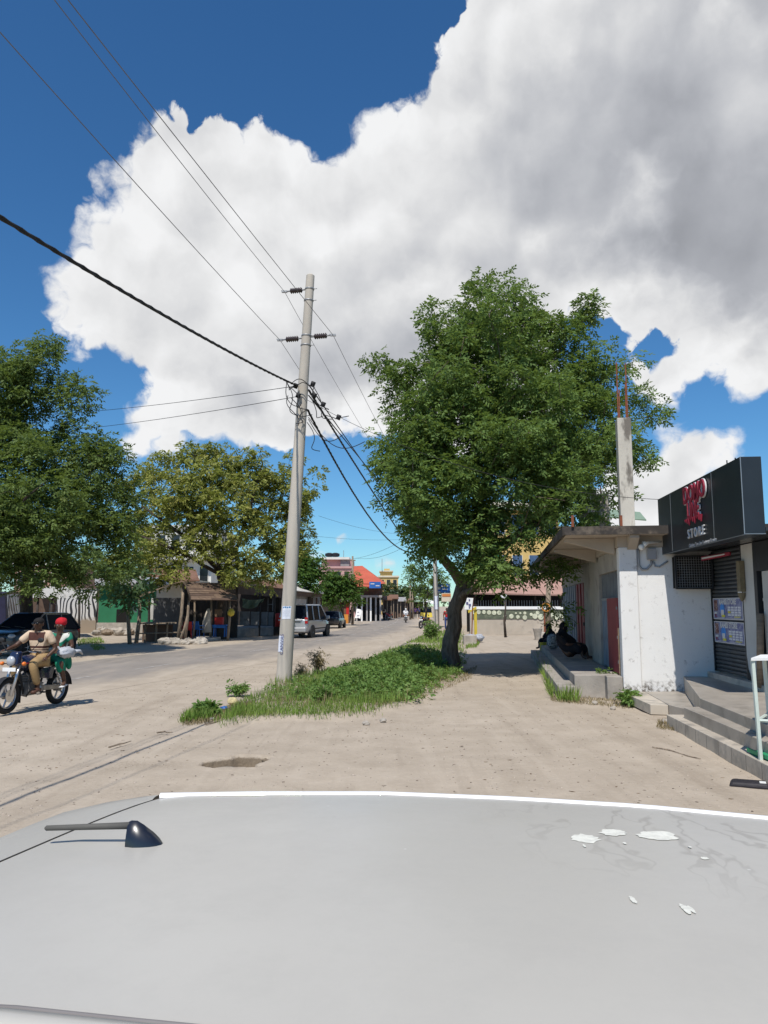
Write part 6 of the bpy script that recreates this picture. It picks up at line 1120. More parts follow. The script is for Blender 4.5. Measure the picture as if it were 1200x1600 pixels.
    a('exhaust', 'exhaust_steel', lambda b: (b.path([(.22, -.08, .46), (.30, -.10, .30), (.05, -.13, .24), (-.25, -.15, .27)], .022, 7), b.path([(-.25, -.16, .27), (-.85, -.17, .40)], [.04, .048], 10)), None, 0, True); a('chain_cover', 'exhaust_steel', lambda b: b.hexa([(-.75, .085, .30), (-.12, .085, .32), (-.12, .115, .32), (-.75, .115, .30), (-.75, .085, .37), (-.12, .085, .42), (-.12, .115, .42), (-.75, .115, .37)]), None, .008)
    for sg in (-1, 1): a('rear_shock', 'fork_alloy', lambda b: b.path([(-.62, sg * .125, .36)] + [(-.62 + .14 * i / 8, sg * .125, .40 + .24 * i / 8) for i in range(9)] + [(-.47, sg * .125, .68)], [.016] + [.034 if i % 2 else .024 for i in range(9)] + [.016], 8)); a('foot_peg', 'plastic_black', lambda b: (b.tube((.02, sg * .12, .31), (.02, sg * .26, .31), .016), b.tube((-.42, sg * .11, .42), (-.42, sg * .23, .42), .014)))
    a('rear_mudguard', 'plastic_black', lambda b: b.sheet([[(-.69 + .345 * math.cos(t_), y, .31 + .345 * math.sin(t_)) for y in (-.075, 0, .075)] for t_ in np.linspace(1.0, 2.9, 9)] + [[(-1.03, y, .34) for y in (-.08, 0, .08)]]), None, 0, True); a('taillight', 'lens_red', lambda b: b.box((-.86, 0, .72), (.06, .14, .08)), None, .01); a('grab_rail', 'plastic_black', lambda b: b.path([(-.5, .13, .78), (-.82, .12, .84), (-.88, 0, .85), (-.82, -.12, .84), (-.5, -.13, .78)], .012, 6))
    return r
rw, fw = G(88, 1102), G(8, 1118); hv = (fw - rw).normalized(); bike_c = (rw + fw) / 2; bike_c.z = .02
BIKE = motorcycle('dark navy motorcycle ridden along the road with two people on it', bike_c, (hv.x, hv.y))
motorcycle('distant motorcycle coming up the middle of the far road', at0(634, 86), (.0, -1), lite=True, group='distant motorcycles'); motorcycle('motorcycle parked on the verge beside the far concrete pole', at0(663, 64), (-.5, -.86), lite=True, group='distant motorcycles')
motorcycle('motorcycle parked at the far left kerb before the rusty stalls', at0(606, 100), (-.6, -.8), 'paint_red_door', True, 'distant motorcycles')
# three-wheeled taxi at the end of the street
tk = thing('auto_rickshaw', 'dark three wheeled taxi standing at the end of the street', 'rickshaw', at0(666, 108), R(-80)); q_ = lambda n, m_, f, par=None, bev=0: pb_(tk, n, m_, f, par, bev)
q_('body', 'plastic_yellow', lambda b: cab(b, -1.2, 1.25, .62, .3, -1.1, .9, .6, .95), None, .06); q_('canopy', 'black_paint', lambda b: cab(b, -1.2, .75, .64, 1.5, -1.0, .6, .55, 1.78), None, .06); q_('windscreen', 'car_glass', lambda b: cab(b, .82, .88, .56, .95, .66, .70, .56, 1.52)); q_('rear_panel', 'black_paint', lambda b: b.bb(-1.2, -1.1, -.6, .6, .95, 1.52))
for x, y in ((1.0, 0), (-.8, .55), (-.8, -.55)): q_('wheel', 'tyre', lambda b: b.lathe([(.14, -.06), (.23, -.05), (.23, .05), (.14, .06)], (x, y, .23), 16, 'Y'))
for sg in (-1, 1): q_('post', 'black_paint', lambda b: b.tube((.75, sg * .58, .95), (.62, sg * .56, 1.52), .03))
q_('headlight', 'lens_clear', lambda b: b.ball((1.25, 0, .8), .09))
# ---------------------------------------------------------------- the car in the foreground, seen across its roof
m, t, bs, out = new_mat('car_roof_paint')
co = tc(t); n1 = t.noise(co, 1.1, 4, .6); n2 = t.noise(co, 7, 5, .7)
c_ = t.mix(t.mr(n1, .3, .7), (.418, .397, .355), (.458, .438, .395)); c_ = t.mix(t.mr(n2, .45, .75, 0, .25), c_, (.35, .335, .305))
# rain-dust rivulets and grime specks
rv = t.noise(t.v('MULTIPLY', t.v('ADD', co, t.v('SCALE', t.noise(co, 4, 3, .6, color=True), scale=.25)), (5, 1.6, 1)), 1.6, 3, .6); zone = t.ss(t.v('DISTANCE', co, (.27, .33, 1.42)), .50, .10)
c_ = t.mix(t.m('MULTIPLY', t.m('MULTIPLY', t.ss(t.m('ABSOLUTE', t.m('SUBTRACT', rv, .5)), .030, .0), zone), .38), c_, (.20, .18, .155))
c_ = t.mix(t.m('MULTIPLY', t.ss(t.vor(co, 5.5), .055, .02), .35), c_, (.22, .20, .17)); c_ = t.mix(t.m('MULTIPLY', t.ss(t.vor(t.v('ADD', co, (3, 5, 1)), 7.0), .03, .012), .6), c_, (.62, .61, .58))
t.put(bs.inputs['Base Color'], c_); t.put(bs.inputs['Roughness'], t.mr(n2, .3, .7, .40, .60)); bs.inputs['Coat Weight'].default_value = .22; bs.inputs['Coat Roughness'].default_value = .22; bs.inputs['Specular IOR Level'].default_value = .35
MATS['car_roof_paint'] = m
M('antenna_rubber', (.10, .095, .085), .7, .1, 8, .1); M('rail_white', (.74, .74, .74), .3, .05, 3, 0, coat=.4); M('rail_dark', (.20, .185, .18), .6, .2, 4, 0); M('rail_grey', (.42, .38, .39), .6, .1, 4, 0)
ZR = 1.42
far = [G(px, py, ZR - .012) for px, py in ((250, 1243.5), (400, 1241), (600, 1241), (800, 1249), (1000, 1261), (1200, 1280))]
def far_y(x): return float(np.interp(x, [-2.0] + [p.x for p in far] + [2.2], [far[0].y - .10] + [p.y for p in far] + [far[-1].y - .55]))
NW = [G(0, 1572, ZR - .012), G(300, 1604, ZR - .012)]
def near_y(x): return float(np.interp(x, [NW[0].x, NW[1].x, 2.2], [NW[0].y, NW[1].y, NW[1].y - .28])) if x > NW[0].x else NW[0].y + (NW[0].x - x) * .05
fore = thing('foreground_car', 'pale grey car seen from beside it across its dusty roof', 'car', (0.35, 1.3, 0)); fo = fore.location
s0, s1 = G(0, 1350, ZR - .01), G(240, 1246, ZR - .01)     # tailgate seam
def seam_x(y): return s0.x + (s1.x - s0.x) * (y - s0.y) / (s1.y - s0.y)
rows = []
U = list(np.linspace(0, 1, 40)); Vv = [0, .01, .03, .08] + list(np.linspace(.15, .85, 14)) + [.92, .97, .99, 1]
for v in Vv:
    row = []
    for u in U:
        x0_ = -.6
        for _ in range(12): x0_ = seam_x(lerp(near_y(x0_), far_y(x0_), v))
        x = lerp(x0_ + .003, 2.15, u); y = lerp(near_y(x), far_y(x), v)
        z = ZR - .012 + .012 * (1 - (2 * v - 1) ** 4) - .16 * max(0, (u - .55) / .45) ** 2 - .006 * math.exp(-u / .01)
        row.append((x, y, z))
    rows.append(row)
mb = MB(fo); mb.sheet(rows); mb.build('roof', 'car_roof_paint', fore, smooth=True)
# raised mouldings along both roof edges
def mould(fy, off, w, h, mat, name, x0):
    xs_ = np.linspace(x0, 2.15, 40); R_ = []
    for x in xs_:
        u = max(0, (x + .6) / 2.75); z = ZR - .012 - .16 * max(0, (u - .55) / .45) ** 2; y = fy(x) + off
        R_.append([(x, y - w / 2, z - .004), (x, y - w * .38, z + h * .8), (x, y, z + h), (x, y + w * .38, z + h * .8), (x, y + w / 2, z - .06)])
    b = MB(fo); b.sheet(R_); return b.build(name, mat, fore, smooth=True)
mould(far_y, .004, .020, .006, 'rail_white', 'roof_moulding', far[0].x); mould(near_y, -.003, .007, .004, 'rail_dark', 'roof_moulding', seam_x(near_y(-.5)) + .02); mould(near_y, -.024, .034, .006, 'car_roof_paint', 'drip_rail', seam_x(near_y(-.5)) + .01)
# tailgate beyond the seam
def seam_z(y_): v = min(1, max(0, (y_ - near_y(-.6)) / (far_y(-.6) - near_y(-.6)))); return ZR - .018 + .012 * (1 - (2 * v - 1) ** 4)
edge = [(252, 1242.5), (225, 1244.5), (170, 1253), (100, 1269), (50, 1288), (0, 1309), (-80, 1352), (-160, 1420)]
R_ = []
for i, f in enumerate(np.linspace(0, 1, len(edge))):
    e = G(edge[i][0], edge[i][1], ZR - .03 - .035 * f); y_ = lerp(s1.y, near_y(-.6), f); s_ = Vector((seam_x(y_) - .004, y_, seam_z(y_))); R_.append([s_, s_.lerp(e, .35) + Vector((0, 0, .004)), s_.lerp(e, .7) + Vector((0, 0, .004)), e, e + Vector((-.03, .015, -.05)), e + Vector((-.14, .02, -.35)), e + Vector((-.20, 0, -.75))])
mb = MB(fo); mb.sheet(R_); mb.build('tailgate', 'car_roof_paint', fore, smooth=True)
def seam_z(y_): v = min(1, max(0, (y_ - near_y(-.6)) / (far_y(-.6) - near_y(-.6)))); return ZR - .018 + .012 * (1 - (2 * v - 1) ** 4)
mb = MB(fo); pts = [Vector((seam_x(y_) - .001, y_, seam_z(y_) + .0005)) for y_ in np.linspace(s1.y, near_y(-.6), 14)]; mb.path(pts, .0009, 5); mb.build('tailgate_seam', 'antenna_rubber', fore)
# body below the roof (sides, glass, wheels): the car stands on the sand
def side(fy, sg, nm):
    xs_ = np.linspace(-.55, 1.9, 14); R1, R2 = [], []
    for x in xs_: y = fy(x); z = ZR - .06 - .16 * max(0, ((x + .6) / 2.75 - .55) / .45) ** 2; R1.append([(x, y + sg * .02, z), (x, y + sg * .2, .92)]); R2.append([(x, y + sg * .2, .92), (x, y + sg * .27, .7), (x, y + sg * .24, .28)])
    b = MB(fo); b.sheet(R1); b.build('side_windows', 'car_glass', fore, smooth=True); b = MB(fo); b.sheet(R2); b.build('side_panel', 'car_roof_paint', fore, smooth=True)
side(far_y, 1, 'far'); side(near_y, -1, 'near')
mb = MB(fo); mb.bb(-.7, 2.6, near_y(.5) - .1, far_y(.5) + .1, .25, .9); mb.build('floor_pan', 'plastic_black', fore); mb = MB(fo); mb.hexa([(1.9, .62, .3), (3.0, .75, .35), (3.0, 1.9, .35), (1.9, 2.0, .3), (1.9, .62, .92), (3.0, .75, .75), (3.0, 1.9, .75), (1.9, 2.0, .92)]); mb.build('bonnet', 'car_roof_paint', fore, bevel=.08)
for x in (-.25, 2.35):
    for y in (near_y(.5) - .1, far_y(.5) + .12): wb = MB(fo); wb.lathe([(.19, -.09), (.29, -.085), (.3, -.05), (.3, .05), (.29, .085), (.19, .09)], (x, y, .3), 22, 'Y'); wb.build('wheel', 'tyre', fore, smooth='auto')
# antenna: fin base with a stubby mast folded towards the rear
an0 = G(252, 1322, ZR - .002); an1 = G(195, 1325, ZR - .002); L_ = an0.x - an1.x; cx = (an0.x + an1.x) / 2; cy = (an0.y + an1.y) / 2 + .012
ant = Vector((cx, cy, ZR - .004)); rowsA = []
prof = [(-.5, .92, .80), (-.42, .98, .86), (-.25, .97, 1.0), (-.05, .80, .98), (.2, .52, .86), (.38, .26, .62), (.5, .02, .22)]     # along x: height, half width
H_ = .044; Wd = .024
for (f, h, w) in prof:
    x = cx + f * L_; rowsA.append([(x, cy - Wd * w, ZR - .006), (x, cy - Wd * w * .92, ZR + H_ * h * .25), (x, cy - Wd * w * .55, ZR + H_ * h * .8), (x, cy, ZR + H_ * h), (x, cy + Wd * w * .55, ZR + H_ * h * .8), (x, cy + Wd * w * .92, ZR + H_ * h * .25), (x, cy + Wd * w, ZR - .006)])
M('antenna_navy', (.010, .011, .017), .3, .1, 4, 0, spec=.6, coat=.5); M('antenna_rubber', (.10, .095, .085), .7, .1, 8, .1)
mb = MB(fo); k = 7; mb.sheet(rowsA); mb.add(rowsA[0], [tuple(range(7))]); ab = mb.build('antenna_base', 'antenna_navy', fore, smooth='auto')
ma, mb2 = Vector((cx - .30 * L_, cy, ZR + .034)), P(70, 1294, cy + .006); mb = MB(fo); mb.path([ma, ma.lerp(mb2, .5), mb2.lerp(ma, .02), mb2], [.0068, .0058, .0050, .002], 12); mb.build('antenna_mast', 'antenna_rubber', ab, smooth=True)
mb = MB(fo); mb.sheet([[tuple(Vector(p) + Vector((0, 0, 0)) + (Vector(p) - Vector((cx, cy, p[2]))) * .06 + Vector((0, 0, .001 if i else 0))) for i, p in ((0, r_[0]), (1, r_[0]))] for r_ in rowsA]); mb.build('antenna_gasket', 'rail_grey', ab)
# bird droppings dried on the roof
M('droppings', (.64, .63, .56), .9, .1, 60, .3, col2=(.5, .47, .38), mix2=(.6, .75), scale2=120)
rr = random.Random(8)
def splat(px, py, rx, ry, n=26, jag=.42, up=0.0):
    c = G(px, py, ZR + .001); sx = rx / FOC * c.length * .78; sy = ry / FOC * c.length * .62 / math.sin(math.atan2(CAM_H - ZR, c.y)); ring = []
    for i in range(n): a_ = 6.283 * i / n; k_ = 1 + jag * (rr.random() - .5); ring.append((c.x + sx * k_ * math.cos(a_), c.y + sy * k_ * math.sin(a_), ZR + .0006 + up))
    b = MB(fo); b.extr(ring, (0, 0, .0003)); b.build('dropping', 'droppings', fore)
for i_, s_ in enumerate(((914, 1310, 19, 7), (958, 1300.5, 18, 5), (1027, 1305.5, 26, 7.5), (1101, 1341, 5, 2), (1070, 1419, 4, 6), (1080, 1421, 3, 5), (989, 1406, 3, 5), (1074, 1424, 3, 4), (913, 1322, 2, 2), (976, 1318, 2, 1.5), (1078, 1324, 2, 1.5))): splat(*s_, 24, .34, .00012 * i_)
# ---------------------------------------------------------------- people
M('skin_dark', (.085, .042, .026), .5, .12, 8, .05, spec=.35); M('hair_black', (.012, .010, .010), .8, .2, 20, .3); M('cloth_cream', (.58, .45, .32), .9, .06, 6, .1); M('cloth_brown', (.075, .028, .018), .9, .1, 6, .1); M('cloth_khaki', (.36, .24, .115), .9, .12, 5, .25, col2=(.26, .17, .08), mix2=(.5, .7)); M('cloth_red', (.50, .015, .025), .85, .15, 9, .3); M('cloth_green', (.012, .20, .115), .85, .15, 5, .2); M('cloth_black', (.012, .011, .015), .9, .3, 5, .3); M('leather_brown', (.10, .045, .03), .6, .2, 8, .1); M('sunglass', (.01, .01, .01), .12, .05, 4, 0, spec=.6); M('sack_white', (.44, .46, .49), .55, .1, 6, .3); M('cloth_purple', (.09, .04, .20), .85, .1, 5, .1); M('cloth_blue', (.05, .08, .22), .9, .1, 5, .1); M('cloth_white', (.66, .66, .66), .9, .06, 5, .1)
m, t, bs, out = new_mat('cloth_striped')
co = tc(t); sx = t.n.new('ShaderNodeSeparateXYZ'); t.put(sx.inputs[0], co); st_ = t.m('SINE', t.m('MULTIPLY', t.m('ADD', sx.outputs[0], t.m('MULTIPLY', sx.outputs[2], .55)), 34))
t.put(bs.inputs['Base Color'], t.mix(t.ss(st_, .62, .74), (.012, .22, .13), (.62, .62, .56))); bs.inputs['Roughness'].default_value = .85
def skin_mesh(name, J, E_, mat, par, sub=2):
    names = list(J); me = bpy.data.meshes.new(name); me.from_pydata([J[k][0] for k in names], [(names.index(a), names.index(b)) for a, b in E_], []); ob = bpy.data.objects.new(name, me); COL.objects.link(ob)
    md = ob.modifiers.new('skin', 'SKIN'); md.use_smooth_shade = True; sv = me.skin_vertices[0].data
    for i, k in enumerate(names): r = J[k][1]; sv[i].radius = (r, r) if not hasattr(r, '__len__') else r; sv[i].use_root = (i == 0)
    s = ob.modifiers.new('sub', 'SUBSURF'); s.levels = sub; s.render_levels = sub
    dg = bpy.context.evaluated_depsgraph_get(); me2 = bpy.data.meshes.new_from_object(ob.evaluated_get(dg)); bpy.data.objects.remove(ob); me2.materials.clear(); me2.materials.append(MATS[mat] if isinstance(mat, str) else mat); me2.polygons.foreach_set('use_smooth', [True] * len(me2.polygons))
    o2 = bpy.data.objects.new(name, me2); COL.objects.link(o2); o2.parent = par; return o2
def chain(*n): return list(zip(n[:-1], n[1:]))
def V3(*a): return tuple(a)
def body_joints(j):                        # j: pose points -> joints with radii
    return {'pelvis': (j['pelvis'], .115), 'waist': (j['waist'], .105), 'chest': (j['chest'], .125), 'neck': (j['neck'], .055), 'skull0': (j['head0'], .062), 'skull': (j['head'], .092), 'skull1': (j['head1'], .070),
            'shL': (j['shL'], .062), 'elL': (j['elL'], .042), 'wrL': (j['wrL'], .030), 'shR': (j['shR'], .062), 'elR': (j['elR'], .042), 'wrR': (j['wrR'], .030),
            'hipL': (j['hipL'], .095), 'knL': (j['knL'], .060), 'anL': (j['anL'], .038), 'toL': (j['toL'], .034), 'hipR': (j['hipR'], .095), 'knR': (j['knR'], .060), 'anR': (j['anR'], .038), 'toR': (j['toR'], .034)}
BE = chain('pelvis', 'waist', 'chest', 'neck', 'skull0', 'skull', 'skull1') + chain('chest', 'shL', 'elL', 'wrL') + chain('chest', 'shR', 'elR', 'wrR') + chain('pelvis', 'hipL', 'knL', 'anL', 'toL') + chain('pelvis', 'hipR', 'knR', 'anR', 'toR')
def hand(par, w, d, side, curl=.6, up=(0, 0, 1)):     # palm and five fingers from wrist w pointing along d
    d = Vector(d).normalized(); w = Vector(w); u = Vector(up); s = d.cross(u).normalized() * side; u = s.cross(d) * side
    b = MB(); p1 = w + d * .085
    b.path([w - d * .02, w + d * .03, p1], [.024, .036, .036], 10, flat=.5)
    for i, (o, ln) in enumerate(((-.030, .060), (-.010, .072), (.011, .068), (.031, .052))):
        a = p1 + s * o - d * .01; dn = -u; k1 = a + d * ln * .5 + dn * ln * .15 * curl; k2 = k1 + d * ln * .25 * (1 - curl * .5) + dn * ln * .42 * curl; k3 = k2 + dn * ln * .34 * curl + d * ln * .12 * (1 - curl); b.path([a, k1, k2, k3], [.0095, .009, .008, .0065], 7)
    t0 = w + d * .03 - s * .030; b.path([t0, t0 - s * .022 + d * .030 - u * .012, t0 - s * .018 + d * .062 - u * .028], [.012, .010, .007], 7)
    return b.build('hand', 'skin_dark', par, smooth=True)
def face(par, hd, fw, sidev, shades=False):          # nose, ears, eyes, lips on the head at hd, looking along fw
    hd = Vector(hd); fw = Vector(fw).normalized(); sv = Vector(sidev).normalized(); up = Vector((0, 0, 1))
    b = MB(); c = hd + fw * .088; b.path([c + up * .015, c + fw * .010 - up * .012, c + fw * .022 - up * .028, c - up * .034], [.007, .010, .013, .009], 7); b.build('nose', 'skin_dark', par, smooth=True)
    for sg in (-1, 1):
        b = MB(); b.ball(hd + sv * sg * .092 - up * .005 - fw * .01, (.014, .014, .030), 8, 6); b.build('ear', 'skin_dark', par, smooth=True)
        if not shades: b = MB(); b.ball(hd + fw * .080 + sv * sg * .032 + up * .012, .0095, 8, 6); b.build('eye', 'sign_white', par, smooth=True); b = MB(); b.ball(hd + fw * .0855 + sv * sg * .032 + up * .012, .006, 6, 5); b.build('iris', 'hair_black', par)
    b = MB(); c = hd + fw * .088 - up * .052; b.path([c - sv * .026, c + fw * .007, c + sv * .026], [.005, .009, .005], 6); b.build('lips', 'leather_brown', par, smooth=True)
    if shades: b = MB(); [b.ball(hd + fw * .090 + sv * sg * .036 + up * .014, (.032, .032, .022), 10, 6) for sg in (-1, 1)]; b.path([hd + fw * .098 - sv * .03 + up * .02, hd + fw * .098 + sv * .03 + up * .02], .006, 5); b.path([hd + fw * .07 + sv * .075 + up * .018, hd + sv * .096 + up * .012], .005, 5); b.build('sunglasses', 'sunglass', par, smooth=True)
HZ = math.atan2(hv.y, hv.x)
# rider
rd = thing('person', 'man in cream and brown striped shirt and khaki trousers riding the motorcycle', 'person', bike_c, HZ)
j = dict(pelvis=(-.14, 0, .90), waist=(-.15, 0, 1.02), chest=(-.10, 0, 1.24), neck=(-.06, .0, 1.395), head0=(-.045, .0, 1.455), head=(-.03, .01, 1.53), head1=(-.035, .01, 1.585), shL=(-.10, .195, 1.335), elL=(-.17, .30, 1.075), wrL=(.0, .24, .925), shR=(-.08, -.195, 1.335), elR=(.10, -.34, 1.13), wrR=(.33, -.335, 1.075), hipL=(-.08, .10, .875), knL=(.32, .20, .83), anL=(.14, .205, .39), toL=(.27, .225, .335), hipR=(-.08, -.10, .875), knR=(.32, -.20, .83), anR=(.14, -.205, .39), toR=(.27, -.225, .335))
bj = body_joints(j); skin_mesh('body', bj, BE, 'skin_dark', rd)
sh_ = {k: (bj[k][0], bj[k][1] + .022) for k in ('pelvis', 'waist', 'chest', 'shL', 'shR')}; sh_['n2'] = ((-.075, 0, 1.345), .075); sh_['aL'] = (tuple(Vector(j['shL']).lerp(Vector(j['elL']), .72)), .072); sh_['aR'] = (tuple(Vector(j['shR']).lerp(Vector(j['elR']), .72)), .072); sh_['waist'] = (j['waist'], .140); sh_['chest'] = (j['chest'], .152); sh_['pelvis'] = (j['pelvis'], .140)
shirt = skin_mesh('shirt', sh_, chain('pelvis', 'waist', 'chest', 'n2') + chain('chest', 'shL', 'aL') + chain('chest', 'shR', 'aR'), 'cloth_cream', rd)
m, t, bs, out = new_mat('rider_shirt'); co = tc(t); sx = t.n.new('ShaderNodeSeparateXYZ'); t.put(sx.inputs[0], co); z = sx.outputs[2]; ay = t.m('ABSOLUTE', sx.outputs[1])
yoke = t.m('MULTIPLY', t.m('MULTIPLY', t.m('GREATER_THAN', z, 1.225), t.m('LESS_THAN', z, 1.375)), t.m('LESS_THAN', ay, .165)); b2 = t.m('MULTIPLY', t.m('MULTIPLY', t.m('GREATER_THAN', z, 1.085), t.m('LESS_THAN', z, 1.125)), t.m('LESS_THAN', ay, .18)); b3 = t.m('MULTIPLY', t.m('MULTIPLY', t.m('GREATER_THAN', z, 1.05), t.m('LESS_THAN', z, 1.065)), t.m('LESS_THAN', ay, .18)); b4 = t.m('MULTIPLY', t.m('GREATER_THAN', z, .945), t.m('LESS_THAN', z, .955))
t.put(bs.inputs['Base Color'], t.mix(t.m('MAXIMUM', t.m('MAXIMUM', yoke, b2), t.m('MAXIMUM', b3, b4)), (.58, .44, .31), (.075, .026, .018))); bs.inputs['Roughness'].default_value = .9; bump(t, bs, t.noise(co, 9, 3, .6), .5, .03); shirt.data.materials[0] = m
tj = {'pelvis': (tuple(Vector(j['pelvis']) - Vector((0, 0, .03))), .135)}
for s_ in 'LR': tj['hip' + s_] = (j['hip' + s_], .115); tj['kn' + s_] = (j['kn' + s_], .088); tj['an' + s_] = (tuple(Vector(j['an' + s_]).lerp(Vector(j['kn' + s_]), .12)), .064)
skin_mesh('trousers', tj, chain('pelvis', 'hipL', 'knL', 'anL') + chain('pelvis', 'hipR', 'knR', 'anR'), 'cloth_khaki', rd)
for s_ in 'LR': b = MB(); a, c = Vector(j['an' + s_]), Vector(j['to' + s_]); b.path([a + Vector((-.05, 0, -.03)), a + Vector((.03, 0, -.025)), c + Vector((.02, 0, 0)), c + Vector((.06, 0, -.005))], [.042, .048, .045, .03], 9, flat=.8); b.build('shoe', 'leather_brown', rd, smooth=True)
hand(rd, j['wrR'], (.6, -.45, -.2), -1, .95); hand(rd, j['wrL'], (.75, -.15, -.35), 1, .35); face(rd, (-.02, .01, 1.52), (1, .12, 0), (-.12, 1, 0), True)
b = MB(); b.ball((-.045, .01, 1.565), (.094, .092, .075), 14, 9); b.build('hair', 'hair_black', rd, smooth=True)
# passenger
PB = bike_c - hv * .13 + Vector((0, 0, .0)); pa = thing('person', 'passenger in red head wrap and green patterned dress behind the rider', 'person', PB, HZ)
j2 = dict(pelvis=(-.52, .02, .92), waist=(-.54, .03, 1.04), chest=(-.53, .04, 1.22), neck=(-.50, .05, 1.36), head0=(-.485, .05, 1.41), head=(-.47, .06, 1.485), head1=(-.475, .06, 1.54), shL=(-.56, .20, 1.29), elL=(-.55, .29, 1.08), wrL=(-.36, .24, 1.00), shR=(-.50, -.13, 1.29), elR=(-.40, -.26, 1.10), wrR=(-.26, -.16, 1.02), hipL=(-.46, .12, .89), knL=(-.20, .30, .80), anL=(-.36, .29, .43), toL=(-.25, .33, .39), hipR=(-.46, -.10, .89), knR=(-.14, -.25, .82), anR=(-.36, -.26, .44), toR=(-.25, -.28, .40))
bj = body_joints(j2); skin_mesh('body', bj, BE, 'skin_dark', pa)
d_ = {k: (bj[k][0], bj[k][1] + .02) for k in ('pelvis', 'waist', 'chest', 'shL', 'shR')}; d_['n2'] = ((-.51, .045, 1.31), .07); d_['aL'] = (tuple(Vector(j2['shL']).lerp(Vector(j2['elL']), .6)), .075); d_['aR'] = (tuple(Vector(j2['shR']).lerp(Vector(j2['elR']), .6)), .075)
skin_mesh('dress', d_, chain('pelvis', 'waist', 'chest', 'n2') + chain('chest', 'shL', 'aL') + chain('chest', 'shR', 'aR'), 'cloth_striped', pa)
sk = {'p': ((-.54, .02, .90), .16), 'hL': ((-.42, .14, .87), .12), 'kL': ((-.22, .27, .80), .095), 'eL': ((-.28, .29, .62), (.09, .06)), 'hR': ((-.42, -.12, .87), .12), 'kR': ((-.16, -.25, .79), .09), 'b': ((-.62, .17, .80), .10), 'b2': ((-.60, .21, .64), (.10, .04))}
skin_mesh('skirt', sk, chain('p', 'hL', 'kL', 'eL') + chain('p', 'hR', 'kR') + chain('p', 'b', 'b2'), 'cloth_green', pa)
b = MB(); b.ball((-.495, .06, 1.545), (.108, .104, .092), 16, 10); b.ball((-.56, .06, 1.575), (.07, .065, .055), 12, 8); b.build('head_wrap', 'cloth_red', pa, smooth=True)
face(pa, (-.465, .06, 1.475), (1, .45, 0), (-.45, 1, 0)); hand(pa, j2['wrL'], (.8, -.3, -.1), 1, .6); hand(pa, j2['wrR'], (.8, .3, -.1), -1, .6)
for s_ in 'LR': b = MB(); a, c = Vector(j2['an' + s_]), Vector(j2['to' + s_]); b.path([a + Vector((-.05, 0, -.045)), c + Vector((.05, 0, -.03))], [.04, .04], 9, flat=.35); b.build('sandal', 'cloth_white', pa, smooth=True)
sk_ = thing('white_sack', 'crumpled white sack held on the lap of the passenger', 'sack', PB, HZ); b = MB(); b.ball((-.36, .30, .985), (.21, .13, .10), 18, 12, .34); b.path([(-.48, .34, .99), (-.62, .40, 1.0), (-.68, .43, .93)], [.07, .05, .02], 8, flat=.6); b.build('sack', 'sack_white', sk_, smooth=True); b = MB(); b.path([(-.25, .25, 1.04), (-.22, .22, 1.09), (-.28, .2, 1.05)], .02, 6); b.build('knot', 'sack_white', sk_)
# two people in black sitting on the platform
def seated(label, loc, rz, cloth, s=1.0, lean=0.0):
    r = thing('person', label, 'person', loc, rz); r.scale = (s, s, s)
    j = dict(pelvis=(0, 0, .12), waist=(-.02 - lean * .3, 0, .27), chest=(.02 - lean, 0, .48), neck=(.06 - lean * 1.2, 0, .64), head0=(.08 - lean * 1.2, 0, .69), head=(.11 - lean * 1.2, 0, .76), head1=(.10 - lean * 1.2, 0, .81), shL=(.02 - lean, .17, .56), elL=(.12, .24, .36), wrL=(.30, .12, .38), shR=(.02 - lean, -.17, .56), elR=(.12, -.24, .36), wrR=(.30, -.10, .36), hipL=(.06, .10, .12), knL=(.38, .15, .36), anL=(.48, .13, .06), toL=(.62, .14, .045), hipR=(.06, -.10, .12), knR=(.38, -.15, .36), anR=(.48, -.13, .06), toR=(.62, -.14, .045))
    bj = body_joints(j); skin_mesh('body', bj, BE, 'skin_dark', r); rb = {'p': ((-.02, 0, .14), .22), 'w': (j['waist'], .19), 'c': (j['chest'], .185), 'n': (j['neck'], .10), 'kL': ((.36, .14, .33), .13), 'kR': ((.36, -.14, .33), .13), 'fL': ((.44, .12, .12), .11), 'fR': ((.44, -.12, .12), .11), 'sL': (j['shL'], .095), 'eL': (j['elL'], .085), 'sR': (j['shR'], .095), 'eR': (j['elR'], .085)}
    skin_mesh('robe', rb, chain('p', 'w', 'c', 'n') + chain('p', 'kL', 'fL') + chain('p', 'kR', 'fR') + chain('c', 'sL', 'eL') + chain('c', 'sR', 'eR'), cloth, r)
    h = Vector(j['head']); b = MB(); b.ball(h + Vector((-.03, 0, .02)), (.112, .108, .125), 14, 9); b.path([h + Vector((-.05, 0, -.04)), Vector(j['neck']) + Vector((-.03, 0, -.06))], [.09, .13], 10); b.build('head_scarf', cloth, r, smooth=True)
    face(r, h + Vector((.025, 0, -.005)), (1, 0, 0), (0, 1, 0)); hand(r, j['wrL'], (.8, -.3, -.1), 1, .5); hand(r, j['wrR'], (.8, .3, -.1), -1, .5); return r
q1 = G(861, 1014, .26); q2 = G(887, 1029, .47)
seated('person in black robe hunched on the low step beside the yellow bucket', q1, R(215), 'cloth_black', 1.05); seated('person in black robe leaning back on the platform by the corrugated doors', q2, R(-40), 'cloth_black', 1.08, .14)
bk_ = thing('yellow_bucket', 'small yellow bucket standing before the hunched person in black', 'bucket', G(850, 1017, .26)); b = MB(); b.lathe([(.12, 0), (.16, .28), (.165, .28), (.165, .30), (.15, .30), (.11, .02)], n=16); b.build('pail', 'plastic_yellow', bk_, smooth='auto'); b = MB(); b.path([(-.16, 0, .28), (-.12, .1, .18), (0, .17, .14), (.12, .1, .18), (.16, 0, .28)], .006, 5); b.build('handle', 'galvanised', bk_)
